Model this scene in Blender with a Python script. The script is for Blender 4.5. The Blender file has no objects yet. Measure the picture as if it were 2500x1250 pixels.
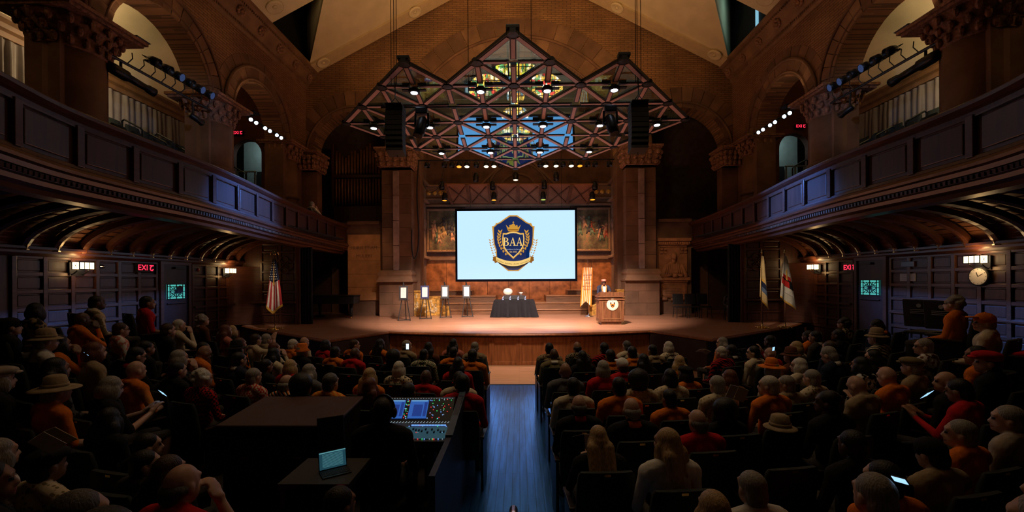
import bpy, bmesh, math, random
import numpy as np
from math import sin, cos, pi, radians, sqrt, atan2
from mathutils import Vector, Matrix
random.seed(11)
SC = bpy.context.scene
COL = SC.collection

# ------------------------------------------------------------------ camera, world, exposure, lights
CAMZ = 2.45
YAW, ROLL, FPX, CX, CY = 0.0155858, -0.0060646, 1040.0, 1250.0, 685.0
cd = bpy.data.cameras.new('camera')
cam = bpy.data.objects.new('camera', cd)
COL.objects.link(cam)
cd.sensor_width = 36.0
cd.lens = FPX / 2500.0 * 36.0
cd.shift_y = (CY - 625.0) / 2500.0
cd.clip_start = 0.05
cd.clip_end = 200
cam.matrix_world = (Matrix.Translation((0, 0, CAMZ)) @ Matrix.Rotation(YAW, 4, 'Z')
                    @ Matrix.Rotation(pi / 2, 4, 'X') @ Matrix.Rotation(ROLL, 4, 'Z'))
SC.camera = cam
SC.view_settings.view_transform = 'Standard'
SC.view_settings.look = 'None'
SC.view_settings.exposure = 0.0
SC.view_settings.gamma = 1.0
SC.view_settings.use_curve_mapping = False
SC.cycles.max_bounces = 6
SC.cycles.diffuse_bounces = 3
SC.cycles.glossy_bounces = 3
SC.cycles.transparent_max_bounces = 12
SC.cycles.sample_clamp_indirect = 3.0
SC.cycles.use_denoising = True
w = bpy.data.worlds.new('hall_dark')
SC.world = w
w.use_nodes = True
w.node_tree.nodes['Background'].inputs[0].default_value = (0.9, 0.7, 0.5, 1)
w.node_tree.nodes['Background'].inputs[1].default_value = 0.0006

def light(name, kind, loc, power, col, target=None, size=0.3, angle=60, blend=0.6, sizey=None):
    ld = bpy.data.lights.new(name, kind)
    ld.energy = power
    ld.color = col
    if kind == 'AREA':
        ld.size = size
        if sizey:
            ld.shape = 'RECTANGLE'; ld.size_y = sizey
    else:
        ld.shadow_soft_size = size
    if kind == 'SPOT':
        ld.spot_size = radians(angle); ld.spot_blend = blend
    o = bpy.data.objects.new(name, ld)
    COL.objects.link(o)
    o.location = loc
    if target is not None:
        o.rotation_euler = (Vector(target) - Vector(loc)).to_track_quat('-Z', 'Y').to_euler()
    return o
WARM = (1.0, 0.66, 0.38)
AMB = (1.0, 0.55, 0.22)
BLUE = (0.07, 0.25, 1.0)
# stage wash from the canopy and balcony lamps
for x in (-1.7, 0.0, 1.7):
    light('stage_wash_lamp', 'SPOT', (x, 11.2, 6.2), 4500, (1, 0.75, 0.62), (x * 1.5, 15.9, 0.9), 0.25, 62, 0.8)
light('stage_pool_lamp', 'SPOT', (0.3, 13.2, 6.4), 1000, (1.0, 0.76, 0.8), (0.3, 13.9, 0.9), 0.3, 62, 0.9)
light('front_floor_fill', 'SPOT', (0, 10.4, 6.3), 1500, (1, 0.8, 0.66), (0, 11.4, 0), 0.2, 40, 0.9)  # added spot that brightens the floor before the stage
for s in (-1, 1):
    light('flag_fill_spot', 'SPOT', (s * 4.2, 9.6, 6.0), 800, (1, 0.8, 0.65), (s * 7.8, 13.3, 2.3), 0.1, 14, 0.9)  # added spots, there only to brighten the flags
light('lectern_lamp', 'SPOT', (1.6, 10.9, 6.2), 260, (1, 0.85, 0.75), (3.15, 14.4, 1.5), 0.1, 18, 0.6)
# warm lamps under the wooden reflectors washing the apse wall
for x in (-3.1, -1.05, 1.05, 3.1):
    light('apse_wash_lamp', 'SPOT', (x, 19.9, 6.2), 560, (1, 0.52, 0.22), (x * 1.15, 21.9, 2.6), 0.15, 84, 0.8)
for s in (-1, 1):
    light('column_wash_lamp', 'SPOT', (s * 2.2, 11.2, 6.4), 90, (1.0, 0.6, 0.5), (s * 5.3, 18.6, 3.4), 0.2, 44, 0.9)
    light('panel_wash_lamp', 'SPOT', (s * 3.6, 12.4, 6.4), 260, (1.0, 0.55, 0.25), (s * 6.9, 19, 3.2), 0.12, 24, 0.7)
    # gallery cove lights behind the big arches
    light('gallery_cove_lamp', 'AREA', (s * 10.6, 11.2, 9.3), 95, (1, 0.76, 0.42), (s * 13.0, 11.2, 9.9), 0.2, sizey=5.6).data.spread = radians(165)
    light('gallery_cove_lamp', 'AREA', (s * 10.6, 6.0, 9.3), 32, (1, 0.76, 0.42), (s * 13.0, 6.0, 9.9), 0.2, sizey=2.5).data.spread = radians(165)
    # added blue spots that boost the screen's glow on the side walls
    light('blue_side_fill', 'SPOT', (s * 2.4, 12.6, 6.4), 6200, BLUE, (s * 9.6, 9.8, 2.6), 0.15, 42, 0.9)
    light('curtain_fill_spot', 'SPOT', (s * 1.5, 7.2, 6.6), 520, (0.55, 0.66, 1.0), (s * 12.3, 13.9, 7.6), 0.1, 20, 0.9)  # added spot that lifts the gallery curtains out of the dark
    # cornice cove light for the ceiling
    light('cornice_cove_lamp', 'AREA', (s * 8.75, 12.6, 12.15), 70, (1, 0.68, 0.32), (s * 7.4, 12.6, 14.5), 0.15, sizey=4.6)
light('upper_wall_fill', 'AREA', (0, 11.5, 8.6), 200, AMB, (0, 17.0, 13.2), 4.0, sizey=1.0).data.spread = radians(125)  # added area fill for the upper brick wall and ceiling
# added area fill over the seats, standing in for dim house light
light('audience_fill', 'AREA', (0, 7.2, 10.5), 46, (1, 0.72, 0.42), (0, 7.6, 0), 7.0, sizey=3.0).data.spread = radians(85)

# ------------------------------------------------------------------ pixel helpers (camera maths only)
def ray(x, y):
    u = (x - CX) / FPX; v = -(y - CY) / FPX
    u, v = cos(ROLL) * u - sin(ROLL) * v, sin(ROLL) * u + cos(ROLL) * v
    return (cos(YAW) * u - sin(YAW), sin(YAW) * u + cos(YAW), v)
def atY(x, y, Y):
    d = ray(x, y); t = Y / d[1]
    return Vector((d[0] * t, Y, CAMZ + d[2] * t))
def atX(x, y, X):
    d = ray(x, y); t = X / d[0]
    return Vector((X, d[1] * t, CAMZ + d[2] * t))

# ------------------------------------------------------------------ materials
MATS = {}
def srgb(r, g, b):
    f = lambda c: ((c / 255 + 0.055) / 1.055) ** 2.4 if c > 10 else c / 255 / 12.92
    return (f(r), f(g), f(b))
def newmat(name):
    m = bpy.data.materials.new(name); m.use_nodes = True
    nt = m.node_tree
    return m, nt, nt.nodes['Principled BSDF']
def N(nt, t, **kw):
    n = nt.nodes.new(t)
    for k, v in kw.items():
        if k[0] == 'i' and k[1:].isdigit():
            n.inputs[int(k[1:])].default_value = v
        elif k.startswith('_'):
            n.inputs[k[1:].replace('_', ' ')].default_value = v
        else:
            setattr(n, k, v)
    return n
def L(nt, a, b): nt.links.new(a, b)
def c4(c): return (c[0], c[1], c[2], 1)
def coords(nt, scale=(1, 1, 1), rot=(0, 0, 0)):
    tc = N(nt, 'ShaderNodeTexCoord')
    mp = N(nt, 'ShaderNodeMapping')
    mp.inputs['Scale'].default_value = scale
    mp.inputs['Rotation'].default_value = rot
    L(nt, tc.outputs['Object'], mp.inputs['Vector'])
    return mp.outputs['Vector']
def ramp2(nt, fac, c1, c2, p1=0.3, p2=0.7, const=False):
    r = N(nt, 'ShaderNodeValToRGB')
    r.color_ramp.elements[0].color = c4(c1); r.color_ramp.elements[0].position = p1
    r.color_ramp.elements[1].color = c4(c2); r.color_ramp.elements[1].position = p2
    if const: r.color_ramp.interpolation = 'CONSTANT'
    L(nt, fac, r.inputs[0])
    return r.outputs[0]
def mul(c, k): return tuple(min(1, x * k) for x in c)
def mat(name, col, rough=0.6, metal=0.0, var=0.25, scale=4.0, stretch=(1, 1, 1), bump=0.0, spec=0.5, coat=0.0):
    if name in MATS: return MATS[name]
    m, nt, b = newmat(name)
    b.inputs['Roughness'].default_value = rough
    b.inputs['Metallic'].default_value = metal
    b.inputs['Specular IOR Level'].default_value = spec
    b.inputs['Coat Weight'].default_value = coat
    v = coords(nt, stretch)
    n = N(nt, 'ShaderNodeTexNoise'); n.inputs['Scale'].default_value = scale; n.inputs['Detail'].default_value = 4
    L(nt, v, n.inputs['Vector'])
    L(nt, ramp2(nt, n.outputs['Fac'], mul(col, 1 - var), mul(col, 1 + var)), b.inputs['Base Color'])
    if bump:
        bp = N(nt, 'ShaderNodeBump'); bp.inputs['Strength'].default_value = bump; bp.inputs['Distance'].default_value = 0.01
        L(nt, n.outputs['Fac'], bp.inputs['Height']); L(nt, bp.outputs[0], b.inputs['Normal'])
    MATS[name] = m
    return m
def emat(name, col, strength, base=(0.02, 0.02, 0.02)):
    if name in MATS: return MATS[name]
    m, nt, b = newmat(name)
    b.inputs['Base Color'].default_value = c4(base)
    b.inputs['Emission Color'].default_value = c4(col)
    b.inputs['Emission Strength'].default_value = strength
    b.inputs['Roughness'].default_value = 0.4
    MATS[name] = m
    return m
def brickmat(name, c1, c2, mortar, plane, bw=0.34, bh=0.085, ms=0.012, rough=0.85):
    m, nt, b = newmat(name)
    tc = N(nt, 'ShaderNodeTexCoord'); sp = N(nt, 'ShaderNodeSeparateXYZ'); cb = N(nt, 'ShaderNodeCombineXYZ')
    L(nt, tc.outputs['Object'], sp.inputs[0])
    L(nt, sp.outputs[0 if plane == 'xz' else 1], cb.inputs[0]); L(nt, sp.outputs[2], cb.inputs[1])
    br = N(nt, 'ShaderNodeTexBrick')
    br.inputs['Color1'].default_value = c4(c1); br.inputs['Color2'].default_value = c4(c2); br.inputs['Mortar'].default_value = c4(mortar)
    br.inputs['Scale'].default_value = 1; br.inputs['Mortar Size'].default_value = ms
    br.inputs['Brick Width'].default_value = bw; br.inputs['Row Height'].default_value = bh
    L(nt, cb.outputs[0], br.inputs['Vector'])
    nz = N(nt, 'ShaderNodeTexNoise'); nz.inputs['Scale'].default_value = 0.7; nz.inputs['Detail'].default_value = 5
    L(nt, tc.outputs['Object'], nz.inputs['Vector'])
    mx = N(nt, 'ShaderNodeMix', data_type='RGBA', blend_type='MULTIPLY')
    mx.inputs[0].default_value = 1
    L(nt, br.outputs['Color'], mx.inputs[6]); L(nt, ramp2(nt, nz.outputs['Fac'], (0.65, 0.62, 0.6), (1.2, 1.15, 1.1)), mx.inputs[7])
    L(nt, mx.outputs[2], b.inputs['Base Color'])
    b.inputs['Roughness'].default_value = rough
    bp = N(nt, 'ShaderNodeBump'); bp.inputs['Strength'].default_value = 0.6; bp.inputs['Distance'].default_value = 0.012
    bp.invert = True
    L(nt, br.outputs['Fac'], bp.inputs['Height']); L(nt, bp.outputs[0], b.inputs['Normal'])
    MATS[name] = m
    return m
def plankmat(name, c1, c2, along, bw=1.6, bh=0.06, rough=0.3, bump=0.25, spec=0.5):
    m, nt, b = newmat(name)
    v = coords(nt, (1, 1, 1), (0, 0, 0 if along == 'x' else pi / 2))
    br = N(nt, 'ShaderNodeTexBrick')
    br.inputs['Color1'].default_value = c4(c1); br.inputs['Color2'].default_value = c4(c2); br.inputs['Mortar'].default_value = c4(mul(c1, 0.45))
    br.inputs['Scale'].default_value = 1; br.inputs['Mortar Size'].default_value = 0.0035
    br.inputs['Brick Width'].default_value = bw; br.inputs['Row Height'].default_value = bh
    L(nt, v, br.inputs['Vector'])
    v2 = coords(nt, (1, 14, 1) if along == 'x' else (14, 1, 1))
    nz = N(nt, 'ShaderNodeTexNoise'); nz.inputs['Scale'].default_value = 1.4; nz.inputs['Detail'].default_value = 5
    L(nt, v2, nz.inputs['Vector'])
    mx = N(nt, 'ShaderNodeMix', data_type='RGBA', blend_type='MULTIPLY'); mx.inputs[0].default_value = 1
    L(nt, br.outputs['Color'], mx.inputs[6]); L(nt, ramp2(nt, nz.outputs['Fac'], (0.75, 0.72, 0.7), (1.15, 1.15, 1.15)), mx.inputs[7])
    L(nt, mx.outputs[2], b.inputs['Base Color'])
    b.inputs['Roughness'].default_value = rough
    b.inputs['Specular IOR Level'].default_value = spec
    bp = N(nt, 'ShaderNodeBump'); bp.inputs['Strength'].default_value = bump; bp.inputs['Distance'].default_value = 0.004
    L(nt, nz.outputs['Fac'], bp.inputs['Height']); L(nt, bp.outputs[0], b.inputs['Normal'])
    MATS[name] = m
    return m
def cloth(kind, c1, c2=(0.01, 0.01, 0.01), c3=None):
    key = 'cloth_%s_%s_%s_%s' % (kind, tuple(round(x, 3) for x in c1), tuple(round(x, 3) for x in c2), c3)
    if key in MATS: return MATS[key]
    if kind == 'plain':
        m = mat(key, c1, 0.85, var=0.22, scale=7, stretch=(1, 1, .6), bump=1.0, spec=0.2)
        m.node_tree.nodes['Bump'].inputs['Distance'].default_value = 0.03
        m.name = 'plain_cloth'
        return m
    m, nt, b = newmat(kind + '_cloth')
    b.inputs['Roughness'].default_value = 0.85; b.inputs['Specular IOR Level'].default_value = 0.2
    v = coords(nt)
    if kind == 'stripe':
        t = N(nt, 'ShaderNodeTexWave', bands_direction='DIAGONAL'); t.inputs['Scale'].default_value = 9; t.inputs['Distortion'].default_value = 1.5
        L(nt, v, t.inputs['Vector']); fac = t.outputs['Fac']
        col = ramp2(nt, fac, c1, c2, 0.45, 0.55)
        if c3:
            t2 = N(nt, 'ShaderNodeTexWave', bands_direction='DIAGONAL'); t2.inputs['Scale'].default_value = 9; t2.inputs['Phase Offset'].default_value = 1.8; t2.inputs['Distortion'].default_value = 1.5
            L(nt, v, t2.inputs['Vector'])
            mx = N(nt, 'ShaderNodeMix', data_type='RGBA')
            L(nt, ramp2(nt, t2.outputs['Fac'], (0, 0, 0), (1, 1, 1), 0.8, 0.9), mx.inputs[0]); L(nt, col, mx.inputs[6]); mx.inputs[7].default_value = c4(c3)
            col = mx.outputs[2]
    elif kind == 'check':
        t = N(nt, 'ShaderNodeTexChecker'); t.inputs['Scale'].default_value = 38
        L(nt, v, t.inputs['Vector']); col = ramp2(nt, t.outputs['Fac'], c1, c2, 0.4, 0.6)
    elif kind in ('dots', 'leopard'):
        t = N(nt, 'ShaderNodeTexVoronoi'); t.inputs['Scale'].default_value = 30 if kind == 'dots' else 26
        L(nt, v, t.inputs['Vector']); col = ramp2(nt, t.outputs['Distance'], c2, c1, 0.28, 0.4)
    else:
        t = N(nt, 'ShaderNodeTexNoise'); t.inputs['Scale'].default_value = 16 if kind == 'floral' else 11; t.inputs['Detail'].default_value = 2
        L(nt, v, t.inputs['Vector']); col = ramp2(nt, t.outputs['Fac'], c2, c1, 0.46, 0.54)
    L(nt, col, b.inputs['Base Color'])
    MATS[key] = m
    return m

# ------------------------------------------------------------------ mesh builder
class MB:
    def __init__(s): s.v = []; s.f = []; s.mi = []; s.cur = 0
    def add(s, vs, fs):
        n = len(s.v); s.v += [tuple(p) for p in vs]; s.f += [tuple(i + n for i in f) for f in fs]; s.mi += [s.cur] * len(fs)
        return s
    def hexa(s, p):
        return s.add(p, [(0, 3, 2, 1), (4, 5, 6, 7), (0, 1, 5, 4), (1, 2, 6, 5), (2, 3, 7, 6), (3, 0, 4, 7)])
    def box(s, c, d, rz=0.0, rx=0.0):
        x, y, z = d[0] / 2, d[1] / 2, d[2] / 2
        ps = [(-x, -y, -z), (x, -y, -z), (x, y, -z), (-x, y, -z), (-x, -y, z), (x, -y, z), (x, y, z), (-x, y, z)]
        if rz or rx:
            R = Matrix.Rotation(rz, 3, 'Z') @ Matrix.Rotation(rx, 3, 'X')
            ps = [R @ Vector(p) for p in ps]
        return s.hexa([(p[0] + c[0], p[1] + c[1], p[2] + c[2]) for p in ps])
    def bb(s, a, b):
        return s.box([(a[i] + b[i]) / 2 for i in range(3)], [abs(a[i] - b[i]) for i in range(3)])
    def beam(s, a, b, wx, wz, up=(0, 0, 1)):
        a = Vector(a); b = Vector(b); t = (b - a).normalized(); sd = t.cross(Vector(up))
        if sd.length < 1e-4: sd = t.cross(Vector((1, 0, 0)))
        sd.normalize(); u = sd.cross(t).normalized()
        P = []
        for q in (a, b):
            P += [q - sd * wx / 2 - u * wz / 2, q + sd * wx / 2 - u * wz / 2, q + sd * wx / 2 + u * wz / 2, q - sd * wx / 2 + u * wz / 2]
        return s.hexa(P)
    def tube(s, pts, r, n=8, caps=True):
        pts = [Vector(p) for p in pts]
        rs = r if isinstance(r, (list, tuple)) else [r] * len(pts)
        V = []; F = []
        prev = None
        for i, p in enumerate(pts):
            t = (pts[min(i + 1, len(pts) - 1)] - pts[max(i - 1, 0)]).normalized()
            if prev is None:
                a = t.cross(Vector((0, 0, 1)))
                if a.length < 1e-3: a = t.cross(Vector((1, 0, 0)))
            else:
                a = prev - t * prev.dot(t)
            a.normalize(); prev = a; b = t.cross(a)
            for k in range(n):
                q = 2 * pi * k / n
                V.append(p + (a * cos(q) + b * sin(q)) * rs[i])
        for i in range(len(pts) - 1):
            for k in range(n):
                F.append((i * n + k, i * n + (k + 1) % n, (i + 1) * n + (k + 1) % n, (i + 1) * n + k))
        if caps:
            F.append(tuple(range(n - 1, -1, -1))); F.append(tuple(range((len(pts) - 1) * n, len(pts) * n)))
        return s.add(V, F)
    def lathe(s, prof, c=(0, 0, 0), n=16, axis=(0, 0, 1), caps=True):
        ax = Vector(axis).normalized(); a = ax.cross(Vector((0, 1, 0)))
        if a.length < 1e-3: a = ax.cross(Vector((1, 0, 0)))
        a.normalize(); b = ax.cross(a)
        V = []; F = []; c = Vector(c)
        for (r, z) in prof:
            for k in range(n):
                q = 2 * pi * k / n
                V.append(c + ax * z + (a * cos(q) + b * sin(q)) * max(r, 1e-4))
        for i in range(len(prof) - 1):
            for k in range(n):
                F.append((i * n + k, i * n + (k + 1) % n, (i + 1) * n + (k + 1) % n, (i + 1) * n + k))
        if caps:
            F.append(tuple(range(n - 1, -1, -1))); F.append(tuple(range((len(prof) - 1) * n, len(prof) * n)))
        return s.add(V, F)
    def ell(s, c, r, nu=12, nv=8):
        pr = [(sin(pi * (i + 0.02) / (nv + .04)), -cos(pi * (i + 0.02) / (nv + .04))) for i in range(nv + 1)]
        V = []; F = []
        for (q, z) in pr:
            for k in range(nu):
                a = 2 * pi * k / nu
                V.append((c[0] + r[0] * q * cos(a), c[1] + r[1] * q * sin(a), c[2] + r[2] * z))
        for i in range(nv):
            for k in range(nu):
                F.append((i * nu + k, i * nu + (k + 1) % nu, (i + 1) * nu + (k + 1) % nu, (i + 1) * nu + k))
        F.append(tuple(range(nu - 1, -1, -1))); F.append(tuple(range(nv * nu, nv * nu + nu)))
        return s.add(V, F)
    def prism(s, poly, f, d):
        """poly: 2D points, f: (u,v)->3D, d: 3D offset."""
        A = [Vector(f(*p)) for p in poly]; d = Vector(d); n = len(A)
        return s.add(A + [p + d for p in A], [tuple(range(n)), tuple(range(2 * n - 1, n - 1, -1))] + [(i, i + n, (i + 1) % n + n, (i + 1) % n) for i in range(n)])
    def grid(s, rows, close=False):
        nr = len(rows); nc = len(rows[0]); V = [p for r in rows for p in r]; F = []
        for i in range(nr - 1):
            for k in range(nc - (0 if close else 1)):
                F.append((i * nc + k, i * nc + (k + 1) % nc, (i + 1) * nc + (k + 1) % nc, (i + 1) * nc + k))
        return s.add(V, F)
    def mesh(s, name):
        me = bpy.data.meshes.new(name)
        me.from_pydata(s.v, [], s.f)
        if any(s.mi): me.polygons.foreach_set('material_index', s.mi)
        return me

def mobj(name, mb, m, parent=None, smooth=False, loc=None, bevel=0, rot=None):
    me = mb.mesh(name) if isinstance(mb, MB) else mb
    if not me.materials:
        for x in (m if isinstance(m, (list, tuple)) else [m]): me.materials.append(x)
    if smooth:
        me.polygons.foreach_set('use_smooth', [True] * len(me.polygons))
    o = bpy.data.objects.new(name, me)
    COL.objects.link(o)
    if loc is not None: o.location = loc
    if rot is not None: o.rotation_euler = rot
    if parent is not None: o.parent = parent
    if bevel:
        b = o.modifiers.new('bevel', 'BEVEL'); b.width = bevel; b.segments = 2; b.limit_method = 'ANGLE'
    return o
def tag(o, label=None, cat=None, group=None, kind=None):
    if label: o['label'] = label
    if cat: o['category'] = cat
    if group: o['group'] = group
    if kind: o['kind'] = kind
    return o
def thing(name, label, cat, loc=(0, 0, 0), rz=0.0, group=None):
    o = bpy.data.objects.new(name, None); COL.objects.link(o)
    o.empty_display_size = 0.1
    o.location = loc; o.rotation_euler = (0, 0, rz)
    return tag(o, label, cat, group)
def struct(name, mb, m, **k):
    o = mobj(name, mb, m, **k); o['kind'] = 'structure'; return o
def dup(root, loc=None, rz=None, label=None, group=None):
    r = root.copy(); COL.objects.link(r)
    if loc is not None: r.location = loc
    if rz is not None: r.rotation_euler = (0, 0, rz)
    if label: r['label'] = label
    if group: r['group'] = group
    for ch in list(root.children):
        c = ch.copy(); COL.objects.link(c); c.parent = r
        for g in list(ch.children):
            d = g.copy(); COL.objects.link(d); d.parent = c
    return r
def smooth_curve(P, n):
    """Catmull-Rom through P, n samples per span."""
    Q = [P[0]] + list(P) + [P[-1]]; out = []
    for i in range(1, len(Q) - 2):
        for k in range(n):
            t = k / n
            out.append(tuple(0.5 * ((2 * b) + (-a + c) * t + (2 * a - 5 * b + 4 * c - d) * t * t + (-a + 3 * b - 3 * c + d) * t ** 3)
                             for a, b, c, d in zip(Q[i - 1], Q[i], Q[i + 1], Q[i + 2])))
    out.append(tuple(P[-1]))
    return out
def text_mesh(s, size, extrude=0.003, align='CENTER', shear=0.0):
    cu = bpy.data.curves.new('text', 'FONT'); cu.body = s; cu.size = size; cu.extrude = extrude
    cu.align_x = align; cu.align_y = 'CENTER'; cu.shear = shear; cu.resolution_u = 2
    o = bpy.data.objects.new('text', cu); COL.objects.link(o)
    bpy.context.view_layer.update()
    me = bpy.data.meshes.new_from_object(o.evaluated_get(bpy.context.evaluated_depsgraph_get()))
    bpy.data.objects.remove(o); bpy.data.curves.remove(cu)
    me.materials.clear()
    return me

# shared materials
BRICK_B = brickmat('tan_roman_brick', (0.34, 0.19, 0.09), (0.27, 0.14, 0.065), (0.13, 0.075, 0.04), 'xz')
BRICK_S = brickmat('tan_roman_brick_side', (0.30, 0.16, 0.09), (0.24, 0.12, 0.065), (0.12, 0.065, 0.04), 'yz')
STONE = mat('brown_sandstone', (0.18, 0.092, 0.052), 0.85, var=0.35, scale=1.3, bump=0.2)
STONE2 = mat('brown_sandstone_pale', (0.23, 0.125, 0.07), 0.85, var=0.3, scale=1.6, bump=0.2)
STONE3 = mat('brown_sandstone_dark', (0.16, 0.085, 0.05), 0.85, var=0.3, scale=1.6, bump=0.2)
CARVED = mat('carved_sandstone', (0.26, 0.13, 0.08), 0.85, var=0.5, scale=14, bump=1.0)
CREAM = mat('cream_plaster', (0.72, 0.60, 0.38), 0.9, var=0.08, scale=1.5)
OAK = mat('dark_red_oak', (0.062, 0.021, 0.012), 0.38, var=0.35, scale=2.2, stretch=(8, 8, 1), bump=0.08)
OAKH = mat('dark_red_oak_rail', (0.075, 0.026, 0.014), 0.3, var=0.3, scale=2.2, stretch=(1, 1, 8), bump=0.05)
OAKP = mat('dark_red_oak_panel', (0.054, 0.019, 0.011), 0.35, var=0.35, scale=1.4, stretch=(10, 10, 1), bump=0.08)
BLACK = mat('matt_black', (0.012, 0.012, 0.013), 0.6, var=0.2)
STEEL = mat('black_steel', (0.02, 0.02, 0.022), 0.4, metal=0.6, var=0.2)
CHROME = mat('polished_steel', (0.7, 0.72, 0.75), 0.2, metal=1.0, var=0.05)
BRASS = mat('polished_brass', (0.85, 0.6, 0.22), 0.22, metal=1.0, var=0.1)
GOLDWOOD = mat('gilded_carved_wood', (0.55, 0.3, 0.06), 0.45, metal=0.3, var=0.6, scale=9, bump=1.0)
WALNUT = mat('walnut_veneer', (0.16, 0.065, 0.028), 0.35, var=0.4, scale=3, stretch=(6, 6, 1))
WHITE = mat('white_card', (0.8, 0.79, 0.76), 0.7, var=0.03)
STAGEWOOD = plankmat('maple_stage_planks', (0.47, 0.245, 0.15), (0.36, 0.17, 0.10), 'x', rough=0.32)
STAGEFRONT = mat('orange_oak_front', (0.30, 0.10, 0.03), 0.4, var=0.35, scale=1.8, stretch=(8, 8, 1), bump=0.06)
DARKVOID = mat('unlit_void_black', (0.006, 0.006, 0.006), 0.9, var=0.1)  # near-black colour stands in for the darkness of unlit recesses
# ------------------------------------------------------------------ the setting: walls with arches
def arch_wall(mb, us, top, ops, mp, th, zcut=None, z0=0.0):
    """vertical strips; ops: (c, r, zs, zb, arch?) ; mp(u, z, d)."""
    E = set(round(u, 4) for u in us)
    for (c, r, zs, zb, a) in ops:
        n = 20 if a else 1
        for k in range(n + 1): E.add(round(c - r * cos(pi * k / n), 4))
    E = sorted(E); u0, u1 = min(us), max(us)
    E = [e for e in E if u0 - 1e-6 <= e <= u1 + 1e-6]
    def otop(o, u):
        c, r, zs, zb, a = o
        return zs + (sqrt(max(0, r * r - (u - c) ** 2)) if a else 0)
    for ua, ub in zip(E, E[1:]):
        if ub - ua < 1e-3: continue
        m = (ua + ub) / 2
        act = sorted([o for o in ops if abs(m - o[0]) < o[1] - 1e-6], key=lambda o: o[3])
        lo = (z0, z0); segs = []
        for o in act:
            if o[3] > max(lo): segs.append((lo, (o[3], o[3])))
            lo = (otop(o, ua), otop(o, ub))
        segs.append((lo, (top(ua), top(ub))))
        for (la, lb), (ta, tb) in segs:
            parts = [((la, lb), (ta, tb), 0)]
            if zcut is not None:
                if max(ta, tb) <= zcut: parts = [((la, lb), (ta, tb), 1)]
                elif min(la, lb) < zcut: parts = [((la, lb), (max(la, zcut), max(lb, zcut)), 1), ((max(la, zcut), max(lb, zcut)), (ta, tb), 0)]
            for (a0, b0), (a1, b1), mi in parts:
                if a1 - a0 < 1e-4 and b1 - b0 < 1e-4: continue
                mb.cur = mi
                mb.hexa([mp(ua, a0, 0), mp(ub, b0, 0), mp(ub, b0, th), mp(ua, a0, th), mp(ua, a1, 0), mp(ub, b1, 0), mp(ub, b1, th), mp(ua, a1, th)])
    mb.cur = 0
def voussoirs(parent, c, zs, r0, r1, n, mp, d0, d1, a0=0.0, a1=pi, mats=None):
    for k in range(n):
        qa = a0 + (a1 - a0) * (k + 0.03) / n; qb = a0 + (a1 - a0) * (k + 0.97) / n
        mb = MB(); j = random.uniform(-0.008, 0.012); rows = []
        for t in range(3):
            q = qa + (qb - qa) * t / 2
            P = [(c - r * cos(q), zs + r * sin(q)) for r in (r0, r1)]
            rows.append([mp(P[0][0], P[0][1], d1), mp(P[0][0], P[0][1], d0 - j), mp(P[1][0], P[1][1], d0 - j), mp(P[1][0], P[1][1], d1)])
        mb.grid(rows, close=True); mb.add(rows[0], [(0, 1, 2, 3)]); mb.add(rows[-1], [(3, 2, 1, 0)])
        mobj('voussoir', mb, random.choice(mats or [STONE, STONE2, STONE3]), parent)
def arc_tube(c, zs, r, mp, d, rad, n=28, a0=0.0, a1=pi):
    return MB().tube([mp(c - r * cos(a0 + (a1 - a0) * k / n), zs + r * sin(a0 + (a1 - a0) * k / n), d) for k in range(n + 1)], rad, 6)
def capital_mb(cx, cy, z0, z1, w0, w1, round_=False):
    """bell with leaves under a square abacus"""
    mb = MB(); ab = z1 - 0.2 * (z1 - z0); h = ab - z0
    prof = [(w0 / 2, z0), (w0 / 2 + 0.04, z0 + 0.03), (w0 / 2 + 0.02, z0 + 0.07), (w0 / 2 + 0.03, z0 + 0.4 * h), (w0 / 2 + 0.6 * (w1 - w0) / 2, z0 + 0.75 * h), (w1 / 2 - 0.03, ab)]
    if round_: mb.lathe(prof, (cx, cy, 0), 16)
    else:
        mb.grid([[(cx - r, cy - r, z), (cx + r, cy - r, z), (cx + r, cy + r, z), (cx - r, cy + r, z)] for r, z in prof], close=True)
    mb.box((cx, cy, ab + 0.06 * (z1 - z0)), (w1, w1, 0.1 * (z1 - z0))); mb.box((cx, cy, z1 - 0.05 * (z1 - z0)), (w1 + 0.12, w1 + 0.12, 0.1 * (z1 - z0)))
    rnd = random.Random(3)
    for row, (zz, k) in enumerate(((0.22, 0.1), (0.52, 0.35), (0.8, 0.8))):
        rr = w0 / 2 + k * (w1 - w0) / 2 + 0.03
        if round_:
            for q in range(16):
                a = 2 * pi * (q + row * 0.5) / 16
                mb.ell((cx + rr * cos(a), cy + rr * sin(a), z0 + zz * h), (0.06, 0.06, 0.14 * h + 0.02), 7, 5); mb.ell((cx + (rr + .04) * cos(a), cy + (rr + .04) * sin(a), z0 + (zz + .1) * h), (0.045, 0.045, 0.035), 6, 4)
        else:
            for sd in range(4):
                for q in range(5):
                    t = (q + 0.5 + rnd.uniform(-.1, .1)) / 5 * 2 - 1
                    x, y = [(t * rr, -rr), (rr, t * rr), (t * rr, rr), (-rr, t * rr)][sd]
                    mb.ell((cx + x, cy + y, z0 + zz * h), (0.1, 0.1, 0.14 * h + 0.02), 7, 5)
    return mb

PLINTH = mat('plinth_sandstone', (0.15, 0.08, 0.045), 0.85, var=.25, scale=2)
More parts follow.
